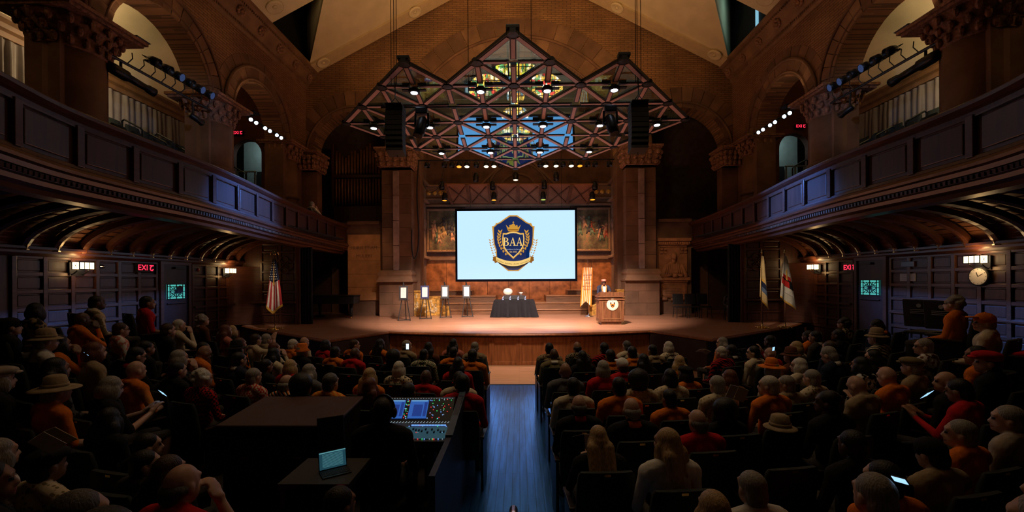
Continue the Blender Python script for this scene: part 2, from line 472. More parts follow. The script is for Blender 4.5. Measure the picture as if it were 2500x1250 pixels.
# --- back wall (stage arch wall)
YB = 19.0
def mpb(x, z, d): return (x, YB + d, z)
gable = lambda x: 16.6 - 0.526 * abs(x)
SIDEA = 7.3
mb = MB()
arch_wall(mb, [-9.6, -4, 0, 4, 9.6], gable, [(0, 4.4, 8.17, 0.9, True), (-SIDEA, 1.95, 8.12, 5.1, True), (SIDEA, 1.95, 8.12, 5.1, True),
          (-8.75, 1.1, 3.85, 0.9, False), (8.75, 1.1, 3.85, 0.9, False)], mpb, 0.8, zcut=8.17, z0=0.0)
wall_back = struct('wall_back', mb, [BRICK_B, STONE3])
voussoirs(wall_back, 0, 8.17, 5.2, 5.95, 25, mpb, -0.06, 0.1)
voussoirs(wall_back, 0, 8.17, 4.4, 5.1, 27, mpb, -0.02, 0.5)
mobj('arch_moulding', arc_tube(0, 8.17, 5.15, mpb, -0.06, 0.06), STONE, wall_back, True)
mobj('arch_moulding', arc_tube(0, 8.17, 4.42, mpb, -0.04, 0.05), STONE3, wall_back, True)
for s in (-1, 1):
    A = lambda lo, hi: (lo, hi) if s < 0 else (pi - hi, pi - lo)
    a0, a1 = A(0.12, 1.95)
    voussoirs(wall_back, s * SIDEA, 8.12, 2.2, 2.85, 10, mpb, -0.05, 0.1, a0, a1)
    a0, a1 = A(0.0, pi)
    voussoirs(wall_back, s * SIDEA, 8.12, 1.95, 2.15, 12, mpb, -0.03, 0.4, a0, a1)
    mobj('arch_moulding', arc_tube(s * SIDEA, 8.12, 2.18, mpb, -0.05, 0.05), STONE3, wall_back, True)
    # square corner pier with carved capital
    mobj('corner_pier', MB().bb((s * 8.8, 18.55, 3.9), (s * 9.6, 19.0, 7.28)), STONE, wall_back, bevel=0.02)
    mobj('pier_capital', capital_mb(s * 9.22, 18.75, 7.28, 8.12, 0.9, 1.1), CARVED, wall_back)
    # string course and stone wall under the side arch
    mobj('string_course', MB().bb((s * 6.2, 18.9, 5.0), (s * 7.65, 19.1, 5.14)), STONE, wall_back)
    # main column: plinth blocks, base moulding, shaft blocks, capital
    cx = s * 5.3
    for zi, (z0, z1) in enumerate(((0.93, 1.45), (1.45, 1.97), (1.97, 2.42))):
        sp = (-0.15 if zi % 2 else 0.2)
        for xa, xb in ((-0.74, sp), (sp, 0.74)):
            mobj('stone_block', MB().bb((cx + xa + .003, 18.35, z0 + .003), (cx + xb - .003, 19.3, z1 - .003)), random.choice([STONE, STONE, PLINTH]), wall_back, bevel=0.006)
    mobj('column_base', MB().lathe([(0.78 * 1.414, 2.42), (0.78 * 1.414, 2.5), (0.74 * 1.414, 2.56), (0.7 * 1.414, 2.66), (0.74 * 1.414, 2.74), (0.74 * 1.414, 2.8), (0.66 * 1.414, 2.92)], (0, 0, 0), 4), STONE2, wall_back, rot=(0, 0, pi / 4), loc=(cx, 18.9, 0))
    zz = 2.9
    while zz < 7.3:
        z1 = min(zz + 0.63, 7.36)
        mobj('stone_block', MB().bb((cx - 0.65, 18.5, zz + .004), (cx + 0.65, 19.3, z1 - .004)), random.choice([STONE, STONE, STONE3]), wall_back, bevel=0.01)
        zz = z1
    mobj('column_capital', capital_mb(cx, 18.95, 7.36, 8.2, 1.34, 1.62), CARVED, wall_back)

# --- ceiling
ZC = 11.9
def csl(x, y): return (x, y, 16.6 - 0.526 * abs(x))
mbc = MB()
for s in (-1, 1):
    for poly in ([(-9.3, -4), (0, -4), (0, 15.4), (-9.3, 15.4)], [(-7.0, 15.4), (0, 15.4), (0, 19.3), (-9.3, 19.3), (-9.3, 18.75)]):
        mbc.prism([(s * a, b) for a, b in poly], csl, (0, 0, 0.3))
ceiling = struct('ceiling', mbc, CREAM)
for s in (-1, 1):
    # raised rib soffit along the back wall, dormer cheek and dormer window wall
    mobj('ceiling_rib', MB().prism([(s * a, b) for a, b in ((-8.95, 18.25), (0, 18.25), (0, 18.9), (-8.95, 18.9))], lambda x, y: (x, y, 16.6 - 0.526 * abs(x) - 0.1), (0, 0, 0.1)), mat('cream_rib', (0.6, 0.46, 0.27), 0.9, var=0.08), ceiling)
    mobj('dormer_cheek', MB().prism([(-9.3, 18.75, 11.7), (-7.0, 15.4, 12.95), (-7.0, 15.4, 17), (-9.3, 18.75, 17)], lambda x, y=0, z=0: (s * x, y, z), (s * -0.1, 0.15, 0)), CREAM, ceiling)
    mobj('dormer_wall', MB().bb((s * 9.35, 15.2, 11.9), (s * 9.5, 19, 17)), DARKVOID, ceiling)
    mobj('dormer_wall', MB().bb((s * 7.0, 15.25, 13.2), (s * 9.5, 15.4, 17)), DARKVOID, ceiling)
struct('window_1', MB().bb((9.27, 16.62, 11.95), (9.34, 16.72, 15)), emat('daylight_strip', (0.25, 0.55, 0.7), 0.9))
light('dormer_daylight', 'AREA', (9.2, 16.9, 13.4), 5, (0.4, 0.85, 0.9), (8.2, 17.0, 13.2), 0.2, sizey=1.6)

# --- side walls with arcades
def side(s):
    nm = 'left' if s < 0 else 'right'
    mp = lambda y, z, d: (s * (9.5 + d), y, z)
    mb = MB()
    ops = [(15.6, 1.5, 8.2, 4.2, True), (11.35, 1.6, 8.2, 4.2, True), (7.05, 1.65, 8.2, 4.2, True), (2.7, 1.65, 8.2, 4.2, True)]
    arch_wall(mb, [-4, 4, 8, 12, 16, 19.0], lambda u: 11.4, ops, mp, 0.75, zcut=8.2, z0=4.2)
    wl = struct('wall_' + nm, mb, [BRICK_S, STONE])
    voussoirs(wl, 15.6, 8.2, 1.5, 1.95, 15, mp, -0.05, 0.3)
    voussoirs(wl, 15.6, 8.2, 2.02, 2.4, 15, mp, -0.01, 0.1, mats=[STONE, STONE3])
    voussoirs(wl, 11.35, 8.2, 1.6, 2.1, 17, mp, -0.05, 0.3)
    voussoirs(wl, 7.05, 8.2, 1.65, 2.1, 17, mp, -0.05, 0.3)
    for c, r in ((15.6, 2.0), (11.35, 2.15), (7.05, 2.15)):
        mobj('arch_moulding', arc_tube(c, 8.2, r, mp, -0.06, 0.05), STONE3, wl, True)
        mobj('arch_moulding', arc_tube(c, 8.2, r - 0.4, mp, -0.04, 0.04), STONE3, wl, True)
    for k, (y, h0, r, w1) in enumerate(((17.75, 7.5, 0.5, 1.35), (13.5, 7.45, 0.56, 1.55), (9.25, 7.45, 0.56, 1.7), (4.85, 7.45, 0.56, 1.7))):
        x = s * 9.82
        mobj('column_shaft', MB().lathe([(r, 4.0), (r, h0)], (x, y, 0), 20), STONE, wl, True)
        mobj('column_band', MB().lathe([(r + .01, 5.9), (r + .08, 5.94), (r + .08, 6.06), (r + .01, 6.1)], (x, y, 0), 20), STONE3, wl, True)
        mobj('column_capital', capital_mb(x, y, h0, 8.22, 2 * r, w1, True), CARVED, wl)
    # cornice with rosettes and a dentil course
    pr = [(9.5, 11.1), (9.42, 11.15), (9.42, 11.28), (9.3, 11.33), (9.14, 11.6), (9.06, 11.66), (9.06, 11.74), (8.92, 11.78), (8.92, 11.9), (9.6, 11.98)]
    mobj('cornice', MB().grid([[(s * x, y, z) for x, z in pr] for y in (-4, 19.0)]), STONE2, wl)
    d = MB()
    for k in range(150):
        y = 4 + k * 0.1
        d.bb((s * 9.4, y, 11.2), (s * 9.46, y + 0.05, 11.27)); d.bb((s * 9.02, y, 11.67), (s * 9.08, y + 0.05, 11.73))
    o = mobj('cornice_beading', d, STONE2, wl); o['kind'] = 'stuff'
    for k in range(9):
        y = 18.7 - 1.17 * k
        r = MB()
        for q in range(9):
            a = 2 * pi * q / 9
            r.ell((s * (9.2 - 0.03) + 0.11 * cos(a) * s * 0.5, y + 0.13 * sin(a), 11.47 - 0.11 * cos(a) * 0.9), (0.055, 0.06, 0.06), 7, 5)
        r.ell((s * 9.15, y, 11.46), (0.07, 0.07, 0.07), 8, 6)
        mobj('rosette', r, CARVED, wl, True)
    # gallery behind the arcade: back wall, moulding, vault, end wall
    gb = MB().bb((s * 12.5, -4, 3.2), (s * 12.7, 17.6, 8.9))
    mobj('gallery_wall', gb, STONE3, wl)
    pr = [(12.5, 8.36), (12.34, 8.38), (12.34, 8.52), (12.24, 8.56), (12.24, 8.68), (12.12, 8.74), (12.12, 8.82), (12.5, 8.9)]
    mobj('gallery_moulding', MB().grid([[(s * x, y, z) for x, z in pr] for y in (-4, 17.6)]), mat('gallery_oak', (0.2, 0.1, 0.045), 0.5, var=0.2), wl)
    vp = [(12.6, 8.86), (12.5, 9.5), (12.2, 10.2), (11.7, 10.8), (11.0, 11.2), (10.1, 11.35), (9.6, 11.35)]
    mobj('gallery_vault', MB().grid([[(s * x, y, z) for x, z in vp] for y in (-4, 4, 10, 17.6)]), CREAM, wl)
    me = MB()
    arch_wall(me, [-13, -9.9], lambda u: 11.4, [(-11.25, 0.62, 7.75, 5.9, True)], lambda u, z, dd: (-s * u * 1.0, 17.5 + dd, z), 0.3, z0=3.2)
    mobj('gallery_end_wall', me, mat('gallery_red_plaster', (0.12, 0.035, 0.02), 0.85), wl)
    ins = MB().bb((s * 10.3, 19.4, 5.5), (s * 12.6, 19.5, 9)); mobj('landing_wall', ins, mat('landing_plaster', (0.35, 0.42, 0.4), 0.9, var=0.1), wl)
    mobj('landing_door', MB().bb((s * 11.3, 19.3, 5.9), (s * 11.95, 19.42, 7.5)), BLACK, wl)
    light('landing_lamp', 'POINT', (s * 11.3, 18.6, 8.5), 16, (0.7, 0.95, 0.95), size=0.1)
    # stepped gallery floor
    g = MB()
    for k in range(6):
        xa = 7.2 + k * 0.92
        g.bb((s * xa, -3, 4.18), (s * (xa + 0.95), 17.5, 4.22 + 0.5 * k))
    g.bb((s * 5.2, 15.2, 3.75), (s * 7.3, 19, 4.2)) if False else None
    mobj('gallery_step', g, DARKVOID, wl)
    # lower panelled wall under the gallery
    lw = MB().bb((s * 9.98, -3, 0), (s * 10.2, 15.3, 3.2))
    mobj('lower_wall', lw, OAK, wl)
    pr = [(9.95, 3.0), (9.9, 3.02), (9.86, 3.07), (9.86, 3.12), (9.78, 3.15), (9.78, 3.2), (9.98, 3.22)]
    mobj('picture_rail', MB().grid([[(s * x, y, z) for x, z in pr] for y in (-3, 15.2)]), OAKH, wl)
    ys = [8.24 + 0.555 * k for k in range(7)]
    zs = [0.9, 1.2, 1.56, 1.92, 2.28, 2.64, 3.0]
    fr = MB()
    for y in ys: fr.bb((s * 9.93, y - 0.045, 0.9), (s * 9.99, y + 0.045, 3.0))
    for z in zs: fr.bb((s * 9.935, ys[0], z - 0.04), (s * 9.99, ys[-1], z + 0.04))
    fr.bb((s * 9.9, ys[0], 1.53), (s * 9.99, ys[-1], 1.58))
    mobj('panel_frame', fr, OAKH, wl, bevel=0.008)
    for i in range(6):
        for k in range(6):
            mobj('wall_panel', MB().bb((s * 9.965, ys[i] + .075, zs[k] + .07), (s * 9.99, ys[i + 1] - .075, zs[k + 1] - .07)), OAKP, wl, bevel=0.01)
    ys2 = [12.85, 13.4, 13.95, 14.5, 15.05]
    fr = MB()
    for y in ys2: fr.bb((s * 9.93, y - 0.04, 0.9), (s * 9.99, y + 0.04, 3.0))
    for z in zs: fr.bb((s * 9.935, ys2[0], z - 0.035), (s * 9.99, ys2[-1], z + 0.035))
    fr.bb((s * 9.86, ys2[0], 1.66), (s * 9.99, ys2[-1], 1.72))
    mobj('panel_frame', fr, OAKH, wl, bevel=0.008)
    for i in range(4):
        for k in range(6):
            mobj('wall_panel', MB().bb((s * 9.965, ys2[i] + .07, zs[k] + .06), (s * 9.99, ys2[i + 1] - .07, zs[k + 1] - .06)), OAKP, wl, bevel=0.01)
    # end wall beside the stage, panelled, facing the hall
    ew = MB().bb((s * 7.9, 15.1, 0), (s * 10, 15.3, 3.85))
    ewo = mobj('end_wall', ew, OAK, wl)
    xs = [7.93, 8.45, 8.55, 9.2]
    fr = MB()
    for x in (7.93, 8.5, 9.18): fr.bb((s * (x - .03), 15.06, 0.93), (s * (x + .05), 15.11, 3.8))
    zz = [0.95, 1.3, 1.72, 2.08, 2.44, 2.8, 3.16, 3.52, 3.8]
    for z in zz: fr.bb((s * 7.93, 15.065, z - .03), (s * 9.2, 15.11, z + .03))
    fr.bb((s * 7.93, 14.98, 1.69), (s * 9.9, 15.11, 1.75))
    mobj('panel_frame', fr, OAKH, wl, bevel=0.008)
    for xa, xb in ((8.02, 8.43), (8.6, 9.1)):
        for za, zb in zip(zz, zz[1:]):
            mobj('wall_panel', MB().bb((s * xa, 15.08, za + .06), (s * xb, 15.11, zb - .06)), OAKP, wl, bevel=0.012)
    # concave corner board and quatrefoil relief
    cc = [(s * (9.2 + 0.75 * sin(t)), 15.09 - 0.75 * (1 - cos(t))) for t in [k * pi / 2 / 8 for k in range(9)]]
    mobj('corner_board', MB().grid([[(x, y, z) for x, y in cc] for z in (0.95, 3.0)]), OAKH, wl, True)
    q = MB()
    for a in range(4):
        c = (s * 8.35 + 0.16 * cos(a * pi / 2), 3.05 + 0.16 * sin(a * pi / 2))
        q.tube([(c[0] + .15 * cos(t * pi / 6), 15.06, c[1] + .15 * sin(t * pi / 6)) for t in range(13)], 0.022, 5)
    mobj('quatrefoil_relief', q, OAKH, wl)
    return wl
WALLS = {-1: side(-1), 1: side(1)}

# --- apse behind the centre arch
ORANGE_MARBLE = mat('orange_marble', (0.42, 0.15, 0.045), 0.4, var=0.5, scale=3.5, bump=0.05)
apse = struct('wall_apse', MB().bb((-4.9, 22.0, 0.9), (4.9, 22.3, 15.5)), mat('apse_brown_plaster', (0.11, 0.05, 0.03), 0.9, var=0.35, scale=2))
for k in range(9):
    x0 = -4.8 + k * 1.0667
    mobj('marble_slab', MB().bb((x0 + .008, 21.9, 0.93), (x0 + 1.06, 22.0, 3.5)), ORANGE_MARBLE, apse, bevel=0.006)
for s in (-1, 1):
    mobj('apse_side', MB().bb((s * 4.75, 19.7, 0.9), (s * 4.95, 22.1, 15)), STONE2, apse)
    mobj('apse_side', MB().bb((s * 4.6, 19.78, 2.9), (s * 4.76, 20.5, 6.9)), ORANGE_MARBLE, apse)
    for zz in (3.55, 6.4, 7.3):
        mobj('side_moulding', MB().bb((s * 4.55, 19.8, zz), (s * 4.8, 22, zz + 0.14)), STONE2, apse, bevel=0.03)
    for k, z in enumerate((4.4, 5.3)):
        r = MB().lathe([(0.02, 0), (0.26, 0.0), (0.3, 0.04), (0.24, 0.07), (0.18, 0.05), (0.02, 0.1)], (s * 4.74, 20.7 + k * .7, z), 14, (-s, 0, 0))
        mobj('medallion', r, STONE2, apse)
mobj('apse_dado_cap', MB().bb((-4.8, 21.78, 3.5), (4.8, 22, 3.66)), STONE2, apse, bevel=0.03)
mobj('apse_frieze', MB().bb((-4.8, 21.9, 6.3), (4.8, 22.0, 6.62)), STONE2, apse)
mobj('apse_frieze', MB().bb((-4.8, 21.86, 6.62), (4.8, 22.0, 7.35)), STONE3, apse)
for z in (6.28, 6.6, 7.3):
    mobj('apse_moulding', MB().bb((-4.8, 21.74, z), (4.8, 22.0, z + 0.09)), STONE2, apse, bevel=0.02)
fz = MB()
for k in range(31):
    x = -4.6 + k * 0.307
    if abs(x) > 3.2: fz.lathe([(0.12, 0), (0.12, 0.04), (0.05, 0.07)], (x, 21.86, 6.97), 8, (0, -1, 0))
mobj('frieze_ornament', fz, GOLDWOOD, apse)['kind'] = 'stuff'
for x0, x1, r in ((-1.6, 1.6, 1.55), (-1.0, 1.0, 0.95)):
    mobj('blind_arch', arc_tube(0, 7.0, r, lambda u, z, d: (u, 21.95 + d, z), 0, 0.06, 18), STONE3, apse)
for s in (-1, 1):
    mobj('blind_gable', MB().beam((s * 2.0, 21.93, 7.3), (s * 0.7, 21.93, 8.6), 0.1, 0.1), STONE3, apse)
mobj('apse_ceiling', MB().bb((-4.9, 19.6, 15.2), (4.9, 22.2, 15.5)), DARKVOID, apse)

# rear bays behind the side arches
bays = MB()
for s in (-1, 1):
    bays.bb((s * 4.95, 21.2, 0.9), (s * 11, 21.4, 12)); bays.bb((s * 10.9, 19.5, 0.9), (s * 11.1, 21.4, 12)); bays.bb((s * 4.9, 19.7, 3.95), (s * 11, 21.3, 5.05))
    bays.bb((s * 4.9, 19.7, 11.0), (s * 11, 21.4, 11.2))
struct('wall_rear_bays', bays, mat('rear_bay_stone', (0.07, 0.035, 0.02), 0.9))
for s in (-1, 1):
    mobj('bay_stone', MB().bb((s * 7.0, 21.05, 0.93), (s * 9.3, 21.2, 3.9)), STONE3, bpy.data.objects['wall_rear_bays'])

# rear of the hall behind the camera closes the room
struct('wall_rear', MB().bb((-13, -4.2, -0.5), (13, -4.0, 17)), OAK)

# --- stained glass window high in the apse: four lobes
lead = BLACK
def stained(name, c1, c2, c3, c4_, sc=7):
    m, nt, b = newmat(name)
    v = coords(nt, (1, 1, 0.6))
    t = N(nt, 'ShaderNodeTexVoronoi'); t.inputs['Scale'].default_value = sc; L(nt, v, t.inputs['Vector'])
    sp = N(nt, 'ShaderNodeSeparateColor'); L(nt, t.outputs['Color'], sp.inputs[0])
    r = N(nt, 'ShaderNodeValToRGB'); r.color_ramp.interpolation = 'CONSTANT'
    e = r.color_ramp.elements; e[0].color = c4(c1); e[0].position = 0; e[1].color = c4(c2); e[1].position = 0.4
    x = e.new(0.62); x.color = c4(c3); x = e.new(0.82); x.color = c4(c4_)
    L(nt, sp.outputs[0], r.inputs[0])
    t2 = N(nt, 'ShaderNodeTexVoronoi', feature='DISTANCE_TO_EDGE'); t2.inputs['Scale'].default_value = sc; L(nt, v, t2.inputs['Vector'])
    nz = N(nt, 'ShaderNodeTexNoise'); nz.inputs['Scale'].default_value = 3.5; L(nt, v, nz.inputs['Vector'])
    mx = N(nt, 'ShaderNodeMix', data_type='RGBA', blend_type='MULTIPLY'); mx.inputs[0].default_value = 1
    L(nt, r.outputs[0], mx.inputs[6]); L(nt, ramp2(nt, t2.outputs['Distance'], (0, 0, 0), (1, 1, 1), 0.02, 0.05), mx.inputs[7])
    mx2 = N(nt, 'ShaderNodeMix', data_type='RGBA', blend_type='MULTIPLY'); mx2.inputs[0].default_value = 1
    L(nt, mx.outputs[2], mx2.inputs[6]); L(nt, ramp2(nt, nz.outputs['Fac'], (0.15, 0.15, 0.15), (1.3, 1.3, 1.3)), mx2.inputs[7])
    L(nt, mx2.outputs[2], b.inputs['Emission Color']); b.inputs['Emission Strength'].default_value = 4.0
    b.inputs['Base Color'].default_value = (0.02, 0.02, 0.02, 1)
    return m
G1 = stained('amber_green_stained_glass', (0.75, 0.5, 0.05), (0.1, 0.35, 0.12), (0.9, 0.75, 0.4), (0.5, 0.6, 0.05), 9)
G2 = stained('amber_red_stained_glass', (0.85, 0.5, 0.08), (0.95, 0.85, 0.6), (0.15, 0.4, 0.15), (0.75, 0.06, 0.05), 8)
G3 = stained('amber_white_stained_glass', (0.95, 0.6, 0.1), (0.9, 0.85, 0.7), (0.7, 0.3, 0.05), (0.15, 0.3, 0.4), 8)
win = struct('window_2', MB().bb((-2.9, 21.85, 9.6), (2.9, 21.99, 14.4)), BLACK)
def lobe(c, r, m):
    n = 24
    mobj('glass_pane', MB().prism([(c[0] + r[0] * cos(2 * pi * k / n), c[1] + r[1] * sin(2 * pi * k / n)) for k in range(n)], lambda x, z: (x, 21.83, z), (0, 0.02, 0)), m, win)
    t = MB().tube([(c[0] + r[0] * cos(2 * pi * k / n), 21.82, c[1] + r[1] * sin(2 * pi * k / n)) for k in range(n + 1)], 0.05, 5)
    for q in (-0.5, 0, 0.5):
        t.bb((c[0] + q * r[0] - .015, 21.8, c[1] - r[1] * .85), (c[0] + q * r[0] + .015, 21.83, c[1] + r[1] * .85))
        t.bb((c[0] - r[0] * .85, 21.8, c[1] + q * r[1] - .015), (c[0] + r[0] * .85, 21.83, c[1] + q * r[1] + .015))
    mobj('tracery', t, BLACK, win)
lobe((-0.12, 13.4), (1.05, 0.9), G1); lobe((-1.62, 12.3), (0.92, 0.8), G2); lobe((1.42, 12.3), (0.95, 0.8), G2)
lobe((-0.1, 11.9), (0.5, 0.5), G3); lobe((-0.12, 10.9), (0.75, 0.55), G3); lobe((-0.12, 10.0), (0.8, 0.45), G3)

# ------------------------------------------------------------------ floors
def hfloor(x, y):
    a = max(0.0, (abs(x) - 4.4) / 1.8)
    h = 1.05 * min(1.0, a ** 1.6) * min(1, max(0, (10.4 - y) / 1.6))
    r = min(1, max(0, (2.8 - y) / 1.5)); r = r * r * (3 - 2 * r) * 0.4
    if abs(x) < 0.9: r = 0
    else: r *= min(1, (abs(x) - 0.9) / 0.4)
    return max(h, r)
AISLE = plankmat('screen_tinted_aisle', (0.07, 0.33, 0.9), (0.06, 0.29, 0.82), 'y', 1.8, 0.09, rough=0.27, bump=0.5, spec=0.7)  # the screen's blue reflection is put into the base colour
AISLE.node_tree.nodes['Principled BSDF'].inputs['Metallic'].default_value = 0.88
xs = [-10 + 0.4 * k for k in range(51)]; ys = [-4 + 0.4 * k for k in range(36)] + [10.4]
struct('floor', MB().grid([[(x, y, hfloor(x, y) - 0.005) for x in xs] for y in ys]), mat('dark_hall_floor', (0.035, 0.025, 0.02), 0.55, var=0.3))
FL = bpy.data.objects['floor']
mobj('under_stage_floor', MB().bb((-10, 10.3, -0.1), (10, 23, -0.006)), BLACK, FL)
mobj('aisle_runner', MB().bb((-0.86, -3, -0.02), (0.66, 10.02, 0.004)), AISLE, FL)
mobj('front_planks', MB().bb((-6, 10.02, -0.02), (6, 12.7, 0.006)), plankmat('maple_front_planks', (0.46, 0.23, 0.12), (0.4, 0.2, 0.1), 'x', rough=0.3), FL)
mobj('floor_strip', MB().bb((-0.86, 9.99, -0.02), (0.66, 10.03, 0.012)), STEEL, FL)

# ------------------------------------------------------------------ stage
SZ = 0.93
stage = thing('stage', 'wide maple plank stage with an angled front and panelled oak face below', 'stage', (0, 12.5, 0))
SL = (0, -12.5, 0)
front = [(3.95 - 7.9 * k / 10, 12.85 - 0.62 * (1 - ((k - 5) / 5) ** 2)) for k in range(11)]
out = [(9.9, 15.05), (8.6, 13.75), (4.95, 11.0)] + front + [(-5.02, 11.05), (-8.4, 13.7), (-9.9, 15.05)]
poly = out + [(-11, 15.05), (-11, 22), (11, 22), (11, 15.05)]
mobj('deck', MB().prism(poly, lambda x, y: (x, y, SZ - 0.06), (0, 0, 0.06)), STAGEWOOD, stage, loc=SL)
mobj('nosing', MB().tube([(x, y - 0.01, SZ - 0.045) for x, y in out], 0.035, 6), STAGEFRONT, stage, loc=SL)
face = MB()
fo = [(x * 0.985, y + 0.12) for x, y in out]
for (a, b), (c, d) in zip(fo, fo[1:]): face.beam((a, b, SZ / 2 - .04), (c, d, SZ / 2 - .04), 0.04, SZ - 0.1)
mobj('face_board', face, mat('stage_dark_face', (0.03, 0.014, 0.009), 0.5), stage, loc=SL)
for i in range(10):
    (a, b), (c, d) = front[i], front[i + 1]
    u = Vector((c - a, d - b, 0)); n = Vector((u.y, -u.x, 0)).normalized() * 0.0
    A = Vector((a, b + 0.07, 0)); Bp = Vector((c, d + 0.07, 0))
    P = lambda t, z, A=A, u=u: (A.x + u.x * t, A.y + u.y * t, z)
    fr = MB()
    fr.beam(P(0, .42), P(1, .42), 0.03, 0.8)
    mobj('front_panel', fr, STAGEFRONT, stage, loc=SL)
    fr = MB()
    for z, h in ((0.06, 0.1), (0.74, 0.14)): fr.beam(P(0, z), P(1, z), 0.06, h)
    fr.beam(P(0.0, 0.4), P(0.1, 0.4), 0.06, 0.62); fr.beam(P(0.9, 0.4), P(1, 0.4), 0.06, 0.62)
    mobj('front_frame', fr, STAGEFRONT, stage, loc=SL, bevel=0.006)
# ------------------------------------------------------------------ balconies
BP = smooth_curve([(5.2, 2.0), (5.6, 3.2), (6.08, 4.74), (6.42, 5.9), (6.52, 7.2), (6.55, 8.7), (6.72, 10.3), (7.15, 13), (7.45, 16), (7.65, 19.0)], 8)
def bx(y):
    for (xa, ya), (xb, yb) in zip(BP, BP[1:]):
        if ya <= y <= yb: return xa + (xb - xa) * (y - ya) / (yb - ya)
    return BP[0][0] if y < BP[0][1] else BP[-1][0]
def bpt(s, y, d, z): return (s * (bx(y) + d), y, z)
def balcony(s):
    words = 'left' if s < 0 else 'right'
    b = thing('balcony', 'curved dark oak balcony with panelled parapet on the %s side wall' % words, 'balcony', (s * 7, 11, 3.7), group=None)
    lo = (-s * 7, -11, -3.7)
    Y = [2.0 + 17.0 * k / 68 for k in range(69)]
    def sweep(name, prof, m, sm=False):
        mobj(name, MB().grid([[bpt(s, y, d, z) for d, z in prof] for y in Y]), m, b, sm, loc=lo)
    sweep('handrail', [(0.16, 4.84), (0.18, 4.93), (0.1, 4.97), (-0.04, 4.97), (-0.1, 4.93), (-0.1, 4.88), (-0.04, 4.84), (0.02, 4.82)], OAKH)
    sweep('parapet', [(0.02, 4.84), (0.02, 4.76), (0.06, 4.76), (0.06, 4.2), (0.02, 4.18), (0.0, 4.12)], OAK)
    sweep('fascia', [(0.0, 4.13), (-0.06, 4.1), (-0.08, 4.06), (-0.06, 4.02), (0.0, 4.0), (0.02, 3.94), (0.06, 3.93), (0.06, 3.86), (0.1, 3.84), (0.12, 3.78), (0.2, 3.74), (0.24, 3.68), (0.42, 3.66), (0.5, 3.7), (0.5, 4.16)], OAKH)
    d = MB(); y = 5.0
    while y < 18.5:
        x = bx(y) + 0.035
        d.bb((s * x, y, 3.865), (s * (x + 0.04), y + 0.04, 3.925)); y += 0.085
    mobj('dentil_course', d, OAKH, b, loc=lo)['kind'] = 'stuff'
    y = 3.2; k = 0
    while y < 18.4:
        w = 0.98 if y < 13 else 0.9
        A = bpt(s, y, 0.04, 4.47); B = bpt(s, y + 0.12, 0.04, 4.47)
        mobj('stile', MB().beam(A, B, 0.09, 0.6), OAKH, b, loc=lo, bevel=0.008)
        A = Vector(bpt(s, y + 0.2, 0.055, 4.48)); B = Vector(bpt(s, y + w - 0.08, 0.055, 4.48))
        mobj('panel', MB().beam(A, B, 0.03, 0.46), OAKP, b, loc=lo, bevel=0.012)
        A = bpt(s, y + 0.13, 0.04, 4.745); B = bpt(s, y + w, 0.04, 4.745)
        mobj('panel_rail', MB().beam(A, B, 0.05, 0.025), OAKH, b, loc=lo)
        y += w; k += 1
    # coved soffit with boards and ribs
    nb = 15; rows = []
    for y in [2.0 + 13.0 * k / 30 for k in range(31)]:
        x0 = bx(y) + 0.42; r = []
        for k in range(nb + 1):
            t = pi / 2 * k / nb
            for e in (0, 0.022):
                if (k == 0 and e == 0) or (k == nb and e > 0): continue
                r.append((s * (x0 + (9.96 - x0) * cos(t) - (0 if e == 0 else 0.0)), y, 3.14 + 1.0 * sin(t) + (e if k < nb else 0) * (1 if k % 2 else 1)))
        rows.append(r)
    mobj('cove_boards', MB().grid(rows), mat('cove_boards', (0.16, 0.06, 0.028), 0.4, var=0.4, scale=2, stretch=(4, 1, 14), bump=0.15), b, loc=lo)
    y = 5.4
    while y < 15.2:
        x0 = bx(y) + 0.3; rw = []
        for k in range(13):
            t = pi / 2 * k / 12
            c = (x0 + (9.93 - x0) * cos(t), 3.12 + 0.98 * sin(t)); n = (-cos(t) * 0.12, -sin(t) * 0.14)
            rw.append([(s * c[0], y - .07, c[1]), (s * (c[0] + n[0]), y - .07, c[1] + n[1]), (s * (c[0] + n[0] * 1.2), y, c[1] + n[1] * 1.2), (s * (c[0] + n[0]), y + .07, c[1] + n[1]), (s * c[0], y + .07, c[1])])
        mobj('cove_rib', MB().grid(rw), OAKH, b, loc=lo); y += 0.585
    # soffit slab over the stage end, so that the gallery floor is closed
    sl = MB()
    for ya, yb in zip(Y, Y[1:]):
        sl.hexa([bpt(s, ya, .1, 4.16), (s * 9.95, ya, 4.16), (s * 9.95, yb, 4.16), bpt(s, yb, .1, 4.16), bpt(s, ya, .1, 4.24), (s * 9.95, ya, 4.24), (s * 9.95, yb, 4.24), bpt(s, yb, .1, 4.24)])
    mobj('floor_slab', sl, OAKP, b, loc=lo)
    return b
balcony(-1); balcony(1)

